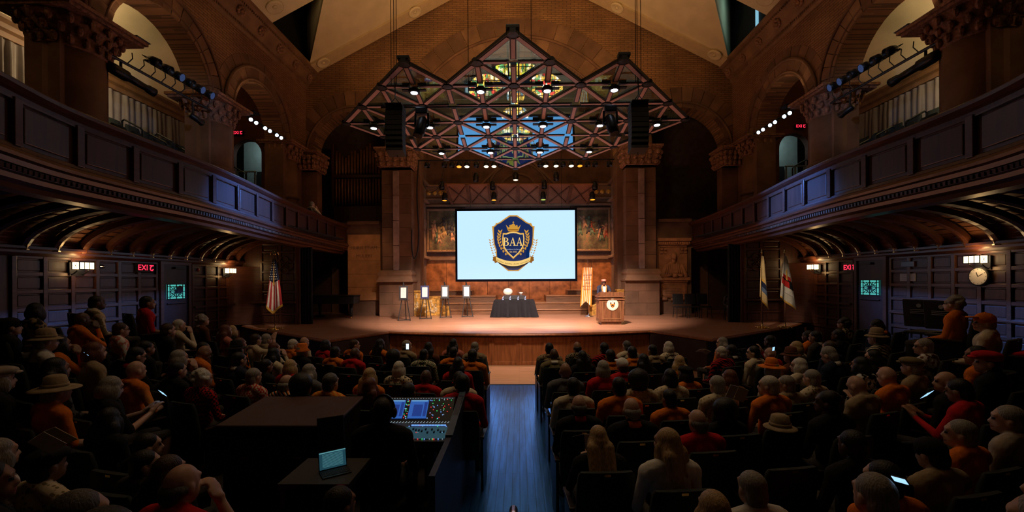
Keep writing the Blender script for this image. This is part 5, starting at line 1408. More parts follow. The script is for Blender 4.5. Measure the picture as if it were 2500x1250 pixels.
for p, q in (((-.31, -.312, .2), (.31, -.3, .22)), ((-.31, -.312, .78), (.31, -.3, .8)), ((-.31, -.312, .22), (-.29, -.3, .78)), ((.29, -.312, .22), (.31, -.3, .78))): fm.bb(p, q)
mobj('panel_moulding', fm, mat('walnut_light', (.25, .12, .05), .3), t)
sd = MB()
for p, q in (((-.432, -.2, .2), (-.42, .2, .22)), ((-.432, -.2, .76), (-.42, .2, .78)), ((-.432, -.2, .22), (-.42, -.18, .76)), ((-.432, .18, .22), (-.42, .2, .76))): sd.bb(p, q)
mobj('side_moulding', sd, WALNUT, t)
sl = mobj('crest_plaque', MB().lathe([(.001, 0), (.195, 0), (.2, .012), (.19, .02), (.001, .02)], (.03, -.3, .68), 36, (0, -1, 0)), mat('ivory_plaque', (.8, .74, .6), .5, var=.03), t)
def sh(name, pts, m, dy):
    mobj(name, MB().prism(pts, lambda x, z: (x + .03, -.321 - dy, z + .68), (0, .002, 0)), m, sl)
ORM = mat('crest_orange', (.8, .2, .02), .5, var=.02)
mobj('plaque_ring', MB().tube([(.03 + .165 * cos(k * pi / 18), -.321, .68 + .165 * sin(k * pi / 18)) for k in range(37)], .003, 4), mat('ring_ochre', (.5, .38, .15)), sl)
sh('shield', [(-.085, .085), (-.05, .075), (-.04, .085), (.04, .085), (.05, .075), (.085, .085), (.08, .0), (.05, -.07), (0, -.11), (-.05, -.07), (-.08, 0)], ORM, 0)
sh('book', [(-.035, .08), (.035, .08), (.04, .035), (-.04, .035)], WHITE, .002)
for sg in (-1, 1): sh('shield_field', [(sg * .083, .083), (sg * .045, .075), (sg * .045, .03), (sg * .08, .03)], BLACK, .002)
sh('chevron', [(-.055, -.04), (0, .015), (.055, -.04), (.045, -.075), (0, -.035), (-.045, -.075)], BLACK, .002)
sh('shield_crest', [(-.02, .092), (.02, .092), (0, .115)], BLACK, .002)
mobj('microphone', MB().tube([(.08, .2, 1.0), (.08, .1, 1.2), (.05, .12, 1.24)], .006, 5).ell((.05, .13, 1.25), (.018, .025, .018), 8, 6), BLACK, t)

# ------------------------------------------------------------------ flags
def flagpole(t, H):
    mobj('stand', MB().lathe([(.13, 0), (.12, .02), (.05, .05), (.025, .09), (.02, .14)], (0, 0, 0), 16), BRASS, t, True)
    ft = MB()
    for k in range(4):
        a = k * pi / 2 + .5; ft.tube([(.05 * cos(a), .05 * sin(a), .05), (.2 * cos(a), .2 * sin(a), .04)], .018, 6); ft.ell((.2 * cos(a), .2 * sin(a), .035), (.03, .03, .03), 8, 6)
    mobj('foot', ft, BRASS, t, True)
    mobj('pole', MB().tube([(0, 0, .1), (0, 0, H)], .014, 8), WALNUT, t)
def drape(name, t, m, top, bot, u0, u1, v0, v1, nu=5, nv=10, off=0):
    """cloth patch on a hanging flag; top/bot give (x0,x1,z0,z1) of the edges."""
    rows = []
    for v in range(nv + 1):
        f = v0 + (v1 - v0) * v / nv; r = []
        for k in range(nu + 1):
            u = u0 + (u1 - u0) * k / nu
            xa = top[0] + (top[1] - top[0]) * u; za = top[2] + (top[3] - top[2]) * u
            if u < .42: bx_, bz = bot[0][0] + (bot[1][0] - bot[0][0]) * u / .42, bot[0][1] + (bot[1][1] - bot[0][1]) * u / .42
            else: bx_, bz = bot[1][0] + (bot[2][0] - bot[1][0]) * (u - .42) / .58, bot[1][1] + (bot[2][1] - bot[1][1]) * (u - .42) / .58
            r.append((xa + (bx_ - xa) * f ** .8, -.03 - off - .05 * f * sin(u * 9 + .5) - .03 * f, za + (bz - za) * f))
        rows.append(r)
    return mobj(name, MB().grid(rows), m, t, True)
fp = (-7.75, 13.42, SZ)
t = thing('flag_on_stand', 'red and white striped flag with starred navy corner on a brass stand', 'flag', fp)
flagpole(t, 2.36)
eg = MB(); 
for sg in (-1, 1): eg.tube([(0, 0, 2.42), (sg * .05, 0, 2.5), (sg * .11, 0, 2.46), (sg * .13, 0, 2.38)], [.03, .025, .02, .008], 6)
eg.ell((0, 0, 2.42), (.03, .03, .05), 8, 6); eg.ell((0, -.02, 2.49), (.018, .02, .02), 8, 6)
mobj('eagle_finial', eg, BRASS, t, True)
top = (-.035, .05, 2.27, 2.25); bot = ((-.24, .78), (-.06, .53), (.28, .78))
RED_F = cloth('plain', (.38, .03, .03)); WH_F = cloth('plain', (.7, .62, .5)); NV_F = cloth('plain', (.015, .02, .05)); GO_F = cloth('plain', (.7, .38, .06))
for i in range(9):
    drape('stripe', t, RED_F if i % 2 == 0 else WH_F, top, bot, i / 9, (i + 1) / 9, .45, .97, 2, 8)
drape('canton', t, NV_F, top, bot, 0, 1, .0, .45, 8, 8)
drape('fringe', t, GO_F, top, bot, 0, 1, .97, 1.02, 10, 1); drape('cord_tassel', t, GO_F, top, bot, .42, .56, .0, .5, 2, 8, .02)
stv = MB()
for v in range(8):
    for u in range(2 + v // 2):
        f = .08 + .05 * v; uu = (u + .5 + .25 * (v % 2)) / (2.3 + v // 2)
        if uu > 1: continue
        xa = top[0] + (top[1] - top[0]) * uu; xb = bot[0][0] + (bot[2][0] - bot[0][0]) * uu
        stv.lathe([(.001, 0), (.017, 0), (.001, .004)], (xa + (xb - xa) * f ** .8, -.08 - .07 * f, 2.26 - 1.5 * f), 5, (0, -1, 0))
mobj('star', stv, WH_F, t)['kind'] = 'stuff'
for k, (x, lab) in enumerate(((7.5, 'drooping pale yellow flag with blue emblem, nearer the stage drape'), (8.2, 'drooping cream flag with red and black dome emblem'))):
    t = thing('flag_on_stand', lab, 'flag', (x, 13.25, SZ)); flagpole(t, 2.3)
    mobj('finial', MB().lathe([(.012, 2.3), (.03, 2.34), (.012, 2.38), (.02, 2.41), (.002, 2.47)], (0, 0, 0), 10), BRASS, t, True)
    YW = cloth('plain', (.68, .48, .2)) if k == 0 else cloth('plain', (.62, .56, .42))
    top = (-.03, .04, 2.24, 2.22); bot = ((-.12, 1.0), (-.05, .9), (.16, .55)) if k == 0 else ((-.2, .98), (-.05, .85), (.3, .56))
    drape('flag_cloth', t, YW, top, bot, 0, 1, 0, .97, 10, 14); drape('fringe', t, GO_F, top, bot, 0, 1, .97, 1.01, 10, 1)
    if k == 0:
        drape('emblem', t, NV_F, top, bot, .1, .85, .56, .68, 6, 4, .012); drape('emblem', t, cloth('plain', (.1, .14, .2)), top, bot, .4, .9, .68, .78, 4, 3, .012)
        drape('emblem', t, GO_F, top, bot, .45, .7, .5, .56, 3, 2, .012)
    else:
        RD = cloth('plain', (.5, .02, .015)); BK = cloth('plain', (.008, .008, .008))
        drape('emblem_dome', t, RD, top, bot, .1, .85, .42, .5, 6, 3, .012); drape('emblem_dome', t, RD, top, bot, .02, .95, .5, .66, 6, 3, .012)
        drape('emblem_band', t, BK, top, bot, .05, .95, .5, .535, 6, 2, .018); drape('emblem_band', t, BK, top, bot, .7, .95, .5, .66, 3, 3, .02)
        drape('scroll', t, WH_F, top, bot, .25, .95, .74, .8, 5, 2, .014); drape('cord_tassel', t, GO_F, top, bot, .5, .6, .3, .52, 2, 4, .03)
# ------------------------------------------------------------------ people
PIV = Vector((0, -.07, 1.08))
def norm(v): return Vector(v).normalized()
def build_prims(pose):
    P = []
    def cap(a, b, ra, rb, t): P.append(('c', Vector(a), Vector(b), ra, rb, t))
    def el(c, r, t): P.append(('e', Vector(c), Vector(r), 0, 0, t))
    st = pose.get('stand', False)
    dz = 0.0
    # torso
    el((0, -.06, .54), (.175, .135, .13), 3)
    el((0, -.085, .70), (.155, .115, .17), 1); el((0, -.09, .88), (.175, .12, .17), 1); el((0, -.05, .9), (.15, .1, .13), 1)
    for s in (-1, 1):
        cap((s * .05, -.1, 1.02), (s * .16, -.1, .985), .06, .068, 1); el((s * .19, -.09, .955), (.065, .07, .075), 1)
    cap((0, -.095, 1.0), (0, -.095, 1.045), .075, .062, 1)
    # neck and head (turned)
    cap((0, -.09, 1.02), (0, -.065, 1.12), .053, .05, 0)
    R = Matrix.Rotation(radians(pose.get('yaw', 0)), 3, 'Z') @ Matrix.Rotation(radians(pose.get('nod', 0)), 3, 'X')
    H = lambda x, y, z: PIV + R @ (Vector((x, y, z)) - PIV)
    def hel(c, r, t): P.append(('h', H(*c), Vector(r), R, 0, t))
    hel((0, -.055, 1.168), (.074, .093, .102), 0); hel((0, -.022, 1.105), (.058, .066, .07), 0); hel((0, .022, 1.072), (.028, .024, .022), 0)
    hel((0, .022, 1.19), (.056, .02, .018), 0)
    cap(H(0, .03, 1.165), H(0, .05, 1.128), .010, .015, 0); cap(H(-.012, .046, 1.124), H(.012, .046, 1.124), .011, .011, 0)
    hel((0, .036, 1.092), (.026, .014, .008), 7)
    for s in (-1, 1):
        hel((s * .077, -.06, 1.14), (.012, .022, .034), 0); hel((s * .029, .029, 1.162), (.013, .011, .008), 6)
    # arms
    arms = pose.get('arms', {})
    for s in (-1, 1):
        sh = Vector((s * .195, -.09, .96))
        e, w, f = arms.get(s, ((s * .25, -.04, .69), (s * .13, .2, .615), (-s * .25, .9, -.25)))
        e, w, f = Vector(e), Vector(w), norm(f)
        cap(sh, e, .056, .043, 1); cap(e, w, .041, .028, 2)
        side = f.cross(Vector((0, 0, 1))); side.normalize(); up = side.cross(f)
        k = w + f * .085
        cap(w, w + f * .03, .028, .033, 0)
        for q in range(4):
            o = side * (.03 - .02 * q)
            b = k + o; L1 = (.045, .052, .048, .038)[q]
            cap(w + f * .03 + o * .7, b, .015, .012, 0)
            m = b + f * L1 - up * .012; cap(b, m, .0115, .0105, 0); cap(m, m + (f * .6 - up * .8).normalized() * L1 * .7, .0105, .009, 0)
        th = w + f * .03 + side * (.03 * s * -1 * (1 if f.y > 0 else 1))
        cap(w + f * .02, th + f * .03 + side * (-s) * .02, .016, .013, 0); cap(th + f * .03 + side * (-s) * .02, th + f * .065 + side * (-s) * .02 - up * .01, .012, .01, 0)
    # legs
    for s in (-1, 1):
        if st:
            hp, kn, an, ft = (s * .09, -.06, .5), (s * .1, -.04, .08), (s * .1, -.07, -.34), (s * .12, .08, -.38)
        else:
            hp, kn, an, ft = pose.get('legs', {}).get(s, ((s * .09, -.03, .52), (s * .12, .4, .53), (s * .12, .36, .1), (s * .14, .52, .04)))
        cap(hp, kn, .09, .06, 3); cap(kn, Vector(kn).lerp(Vector(an), .35), .057, .055, 4); cap(Vector(kn).lerp(Vector(an), .35), an, .055, .038, 4)
        cap(Vector(an) + Vector((0, -.02, -.04)), ft, .042, .034, 5); cap(an, Vector(an) + Vector((0, 0, -.03)), .04, .042, 5)
    return P
def prim_mb(P):
    mb = MB()
    for p in P:
        if p[0] == 'c':
            a, b, ra, rb = p[1:5]; t = b - a
            if t.length < 1e-5: t = Vector((0, 0, 1e-3)); b = a + t
            t.normalize()
            mb.tube([a - t * ra * .92, a - t * ra * .6, a, b, b + t * rb * .6, b + t * rb * .92], [ra * .38, ra * .8, ra, rb, rb * .8, rb * .38], 10)
        elif p[0] == 'e': mb.ell(p[1], p[2], 14, 10)
        else:
            q = MB().ell((0, 0, 0), p[2], 14, 10); q.v = [tuple(p[1] + p[3] @ Vector(v)) for v in q.v]
            mb.add(q.v, q.f)
    return mb
def remesh(mb, voxel, name):
    o = mobj('tmp', mb, BLACK)
    m = o.modifiers.new('r', 'REMESH'); m.mode = 'VOXEL'; m.voxel_size = voxel; m.use_smooth_shade = True
    s = o.modifiers.new('s', 'SMOOTH'); s.factor = .5; s.iterations = 2
    bpy.context.view_layer.update()
    me = bpy.data.meshes.new_from_object(o.evaluated_get(bpy.context.evaluated_depsgraph_get()))
    me.name = name; old = o.data
    bpy.data.objects.remove(o); bpy.data.meshes.remove(old); me.materials.clear()
    return me
def body_mesh(pose, name='body', voxel=.0105):
    P = build_prims(pose); me = remesh(prim_mb(P), voxel, name)
    n = len(me.polygons); C = np.empty(n * 3, np.float32); me.polygons.foreach_get('center', C); C = C.reshape(-1, 3)
    best = np.full(n, 1e9, np.float32); tagv = np.zeros(n, np.int32)
    for p in P:
        if p[0] == 'c':
            a = np.array(p[1]); b = np.array(p[2]); ab = b - a; t = np.clip(((C - a) @ ab) / max(1e-9, ab @ ab), 0, 1)
            d = np.linalg.norm(C - a - t[:, None] * ab, axis=1) - (p[3] + (p[4] - p[3]) * t)
        else:
            X = C - np.array(p[1]); r = np.array(p[2])
            if p[0] == 'h': X = X @ np.array(p[3])
            d = (np.linalg.norm(X / r, axis=1) - 1) * r.min()
        d = d - (.004 if p[5] in (6, 7) else 0)
        k = d < best; best[k] = d[k]; tagv[k] = p[5]
    me.polygons.foreach_set('material_index', tagv)
    me.polygons.foreach_set('use_smooth', [True] * n)
    for i in range(8): me.materials.append(BLACK)
    return me
POSES = {
    'L': {}, 'T': {'yaw': 32}, 'R': {'yaw': -32}, 'N': {'nod': -24},
    'C': {'arms': {1: ((.27, .1, .75), (.1, .1, 1.0), (-.3, -.1, .9))}},
    'X': {'legs': {1: ((.09, -.03, .52), (.02, .42, .6), (-.18, .62, .35), (-.22, .76, .3))}, 'arms': {1: ((.26, -.02, .7), (.06, .22, .68), (-.6, .7, 0))}},
    'P': {'nod': -14, 'arms': {1: ((.26, .02, .72), (.07, .28, .8), (-.15, .6, .7)), -1: ((-.26, .02, .72), (-.07, .28, .8), (.15, .6, .7))}},
    'U': {'yaw': 12, 'arms': {1: ((.3, .14, .92), (.16, .2, 1.14), (-.2, .2, .95))}},
    'S': {'stand': True, 'arms': {1: ((.25, .08, .72), (.16, .3, .8), (-.2, .9, .1)), -1: ((-.25, .08, .72), (-.16, .3, .8), (.2, .9, .1))}},
}
BODY = {k: body_mesh(v, 'body_' + {'L': 'resting', 'T': 'turned', 'R': 'turned_away', 'N': 'nodding', 'C': 'chin_on_hand', 'X': 'crossed_legs', 'P': 'holding', 'U': 'raised_hand', 'S': 'standing'}[k]) for k, v in POSES.items()}
def hair_mesh(style):
    P = []
    def cap(a, b, ra, rb): P.append(('c', Vector(a), Vector(b), ra, rb, 0))
    def el(c, r): P.append(('e', Vector(c), Vector(r), 0, 0, 0))
    base = lambda: (el((0, -.072, 1.192), (.083, .097, .09)), el((0, -.105, 1.13), (.077, .062, .085)))
    if style == 'short': base()
    elif style == 'crew': el((0, -.068, 1.19), (.079, .09, .086)); el((0, -.1, 1.13), (.073, .06, .07))
    elif style == 'fringe': el((0, -.09, 1.145), (.084, .078, .052)); el((0, -.12, 1.12), (.06, .05, .05))
    elif style == 'bob': base(); el((0, -.1, 1.12), (.1, .08, .11)); [el((s * .073, -.045, 1.1), (.03, .055, .085)) for s in (-1, 1)]
    elif style == 'long':
        base(); el((0, -.1, 1.12), (.1, .08, .12)); [el((s * .076, -.04, 1.08), (.03, .05, .1)) for s in (-1, 1)]
        for x in (-.075, -.03, .03, .075): cap((x, -.13, 1.1), (x * 1.25, -.2, .86 - .03 * (x > 0)), .055, .032)
    elif style == 'afro': el((0, -.1, 1.19), (.135, .12, .125)); el((0, -.12, 1.12), (.115, .09, .09))
    elif style == 'bun': base(); el((0, -.2, 1.2), (.05, .045, .05))
    elif style == 'curly':
        rr = random.Random(2)
        for k in range(46):
            a, b = rr.uniform(0, 2 * pi), rr.uniform(-.35, 1.5)
            c = (cos(a) * cos(b) * .082, -.085 + sin(a) * cos(b) * .09, 1.18 + sin(b) * .09)
            if c[1] < .0 or c[2] > 1.22: el(c, (.03, .03, .03))
        base()
    mb = prim_mb(P); me = remesh(mb, .011, 'hair_' + style)
    me.transform(Matrix.Translation(-PIV)); me.materials.append(BLACK)
    return me
HAIR = {k: hair_mesh(k) for k in ('short', 'crew', 'fringe', 'bob', 'long', 'afro', 'bun', 'curly')}
def hat_mesh(style):
    mb = MB()
    if style == 'cap':
        mb.ell((0, -.062, 1.195), (.09, .107, .09), 18, 10); mb.prism([(-.07, .02), (-.055, .1), (0, .125), (.055, .1), (.07, .02)], lambda x, y: (x, y, 1.215), (0, 0, .014)); mb.ell((0, -.062, 1.285), (.01, .01, .006), 8, 4)
    elif style == 'flat':
        mb.ell((0, -.05, 1.235), (.102, .125, .05), 18, 8); mb.ell((0, .05, 1.21), (.07, .05, .018), 14, 6); mb.ell((0, -.07, 1.2), (.088, .1, .05), 16, 8)
    elif style == 'bucket':
        mb.lathe([(.001, 1.3), (.075, 1.3), (.088, 1.28), (.098, 1.2), (.14, 1.16), (.136, 1.155), (.094, 1.19)], (0, -.06, 0), 20)
    else:
        r = .15 if style == 'brim' else .185
        mb.lathe([(.001, 1.31), (.05, 1.315), (.078, 1.3), (.09, 1.24), (.094, 1.205), (r * .8, 1.2), (r, 1.185), (r, 1.178), (.09, 1.19)], (0, -.06, 0), 24)
        mb.lathe([(.093, 1.235), (.096, 1.235), (.098, 1.208), (.094, 1.205)], (0, -.06, 0), 24)
    mb.v = [tuple(Vector(v) - PIV) for v in mb.v]
    me = mb.mesh('hat_' + style); me.polygons.foreach_set('use_smooth', [True] * len(me.polygons)); me.materials.append(BLACK)
    return me
HATS = {k: hat_mesh(k) for k in ('cap', 'flat', 'bucket', 'brim', 'wide')}
gm = MB()
for s in (-1, 1):
    gm.tube([(s * .032 + .022 * cos(k * pi / 6), .038, 1.16 + .018 * sin(k * pi / 6)) for k in range(13)], .003, 5); gm.tube([(s * .055, .036, 1.165), (s * .08, -.05, 1.165)], .003, 5)
gm.tube([(-.012, .044, 1.164), (.012, .044, 1.164)], .003, 5); gm.v = [tuple(Vector(v) - PIV) for v in gm.v]
GLASS = gm.mesh('glasses'); GLASS.materials.append(STEEL)
COLR = {'o': (.72, .18, .02), 'r': (.5, .012, .015), 'c': (.62, .53, .38), 'w': (.68, .66, .62), 'k': (.012, .012, .013), 'g': (.12, .12, .13), 'b': (.13, .045, .025), 'n': (.02, .025, .05), 'p': (.6, .2, .15), 't': (.33, .25, .15), 'y': (.72, .34, .06), 'v': (.2, .16, .08), 'd': (.05, .045, .04), 'e': (.06, .12, .06), 'u': (.36, .31, .25)}
HC = {'k': (.008, .007, .006), 'b': (.045, .024, .012), 'g': (.26, .24, .21), 'w': (.55, .52, .46), 'l': (.42, .28, .13), 'd': (.09, .085, .08), 'a': (.12, .035, .015)}
SK = {'s': (.5, .3, .22), 'm': (.27, .14, .085), 'd': (.09, .045, .028)}
HAIRM = {k: mat('hair_' + k, v, .5, var=.4, scale=40, stretch=(3, 3, .5), bump=.5, spec=.4) for k, v in HC.items()}
SKM = {k: mat('skin_' + k, v, .5, var=.08, scale=6) for k, v in SK.items()}
LIPM = mat('lip', (.3, .09, .07), .4, var=.05)
def topmat(code):
    k, _, c = code.rpartition(':')
    cs = [COLR[q] for q in c.split('/')]
    if not k: return cloth('plain', cs[0])
    return cloth(k, cs[0], cs[1] if len(cs) > 1 else (.01, .01, .01), cs[2] if len(cs) > 2 else None)
def collar_mesh(h, r0, r1):
    n = 20; rows = []
    for dr, z in ((r1, 1.0), (r1 + .012, 1.02), (r0 + .012, 1.03 + h), (r0, 1.028 + h), (r0 - .004, 1.02)):
        rows.append([(dr * sin(2 * pi * k / n), -.088 + dr * cos(2 * pi * k / n) * .95, z - (.035 if abs(k - n * 0) < 1 or k == n - 1 else 0) - .018 * cos(2 * pi * k / n)) for k in range(n)])
    me = MB().grid(rows, close=True).mesh('collar'); me.polygons.foreach_set('use_smooth', [True] * len(me.polygons)); me.materials.append(BLACK)
    return me
COLLAR = collar_mesh(.03, .06, .085); COLLAR_LOW = collar_mesh(.0, .075, .092)
def person(loc, rz, skin, head, top, pose, label, flags='', pants='d', scale=1.0, group=None, extra=None):
    root = thing('person', label, 'person', loc, rz, group)
    root.scale = (scale * (.93 if 'f' in flags else 1.0), scale, scale)
    o = bpy.data.objects.new('body', BODY[pose]); COL.objects.link(o); o.parent = root
    tm = topmat(top); pm = cloth('plain', COLR[pants])
    ms = [SKM[skin], tm, SKM[skin] if 's' in flags else tm, pm, SKM[skin] if 'q' in flags else pm, BLACK, BLACK, LIPM]
    for i, m in enumerate(ms):
        o.material_slots[i].link = 'OBJECT'; o.material_slots[i].material = m
    hr, _, hat = head.partition('+')
    P = POSES[pose]; rot = (radians(P.get('nod', 0)), 0, radians(P.get('yaw', 0)))
    def attach(nm, me, m):
        h = bpy.data.objects.new(nm, me); COL.objects.link(h); h.parent = root; h.location = PIV; h.rotation_mode = 'XYZ'; h.rotation_euler = rot
        h.material_slots[0].link = 'OBJECT'; h.material_slots[0].material = m
    st, _, hc = hr.partition('.')
    if st != 'bald': attach('hair', HAIR[st], HAIRM[hc])
    if hat:
        hs, _, hcc = hat.partition('.'); attach('hat', HATS[hs], cloth('plain', COLR[hcc]))
    if 'g' in flags: attach('glasses', GLASS, STEEL)
    cm = tm
    for key, q in (('red collar', 'r'), ('orange collar', 'o'), ('over a white shirt', 'w'), ('over white shirt', 'w'), ('white shirt', 'w'), ('suit', 'w'), ('orange scarf', 'o'), ('pink scarf', 'p')):
        if key in label: cm = cloth('plain', COLR[q])
    k = bpy.data.objects.new('collar', COLLAR_LOW if ('f' in flags and 's' not in flags) else COLLAR); COL.objects.link(k); k.parent = root
    k.material_slots[0].link = 'OBJECT'; k.material_slots[0].material = cm
    return root
# theatre seat
SEATC = mat('dark_green_seat_cloth', (.012, .017, .014), .8, var=.3, scale=20, bump=.2)
SEATW = mat('dark_seat_wood', (.03, .016, .01), .4)
def seat_proto():
    root = thing('theatre_seat', 'x', 'seat', (0, 0, -50))
    rows = []
    for z, w_, y in ((.38, .42, -.22), (.6, .46, -.25), (.85, .46, -.29), (.94, .44, -.305), (.965, .4, -.31)):
        t = .045 if z < .93 else .03
        rows.append([(-w_ / 2, y - t * .6, z), (-w_ / 4, y - t, z), (w_ / 4, y - t, z), (w_ / 2, y - t * .6, z), (w_ / 2, y + t * .4, z), (w_ / 4, y + t * .3, z), (-w_ / 4, y + t * .3, z), (-w_ / 2, y + t * .4, z)])
    m = MB().grid(rows, close=True); m.add(rows[-1], [tuple(range(8))]); m.add(rows[0], [tuple(range(7, -1, -1))])
    mobj('backrest', m, SEATC, root, True)
    mobj('seat_cushion', MB().box((0, .0, .4), (.44, .44, .09)), SEATC, root, bevel=.02)
    for s in (-1, 1):
        mobj('armrest', MB().box((s * .25, -.03, .62), (.05, .36, .03)), SEATW, root, bevel=.008)
        mobj('side_panel', MB().box((s * .25, -.05, .31), (.03, .3, .61)), STEEL, root)
    mobj('number_plate', MB().box((0, -.338, .945), (.05, .006, .018)), BRASS, root)
    return root
SEAT0 = seat_proto(); seat_used = [False]
def place_seat(loc, rz, label):
    if not seat_used[0]:
        seat_used[0] = True; SEAT0.location = loc; SEAT0.rotation_euler = (0, 0, rz); SEAT0['label'] = label; SEAT0['group'] = 'theatre seats'; return SEAT0
    return dup(SEAT0, loc, rz, label, 'theatre seats')
def drop(x, y, H):
    """where the sight line through pixel (x, y) is H above the raked floor."""
    d = ray(x, y); best = None
    for k in range(150, 1200):
        Y = k * .01; X = d[0] / d[1] * Y; Z = CAMZ + d[2] / d[1] * Y
        if Z <= hfloor(X, Y) + H: return X, Y
    return X, 11.0
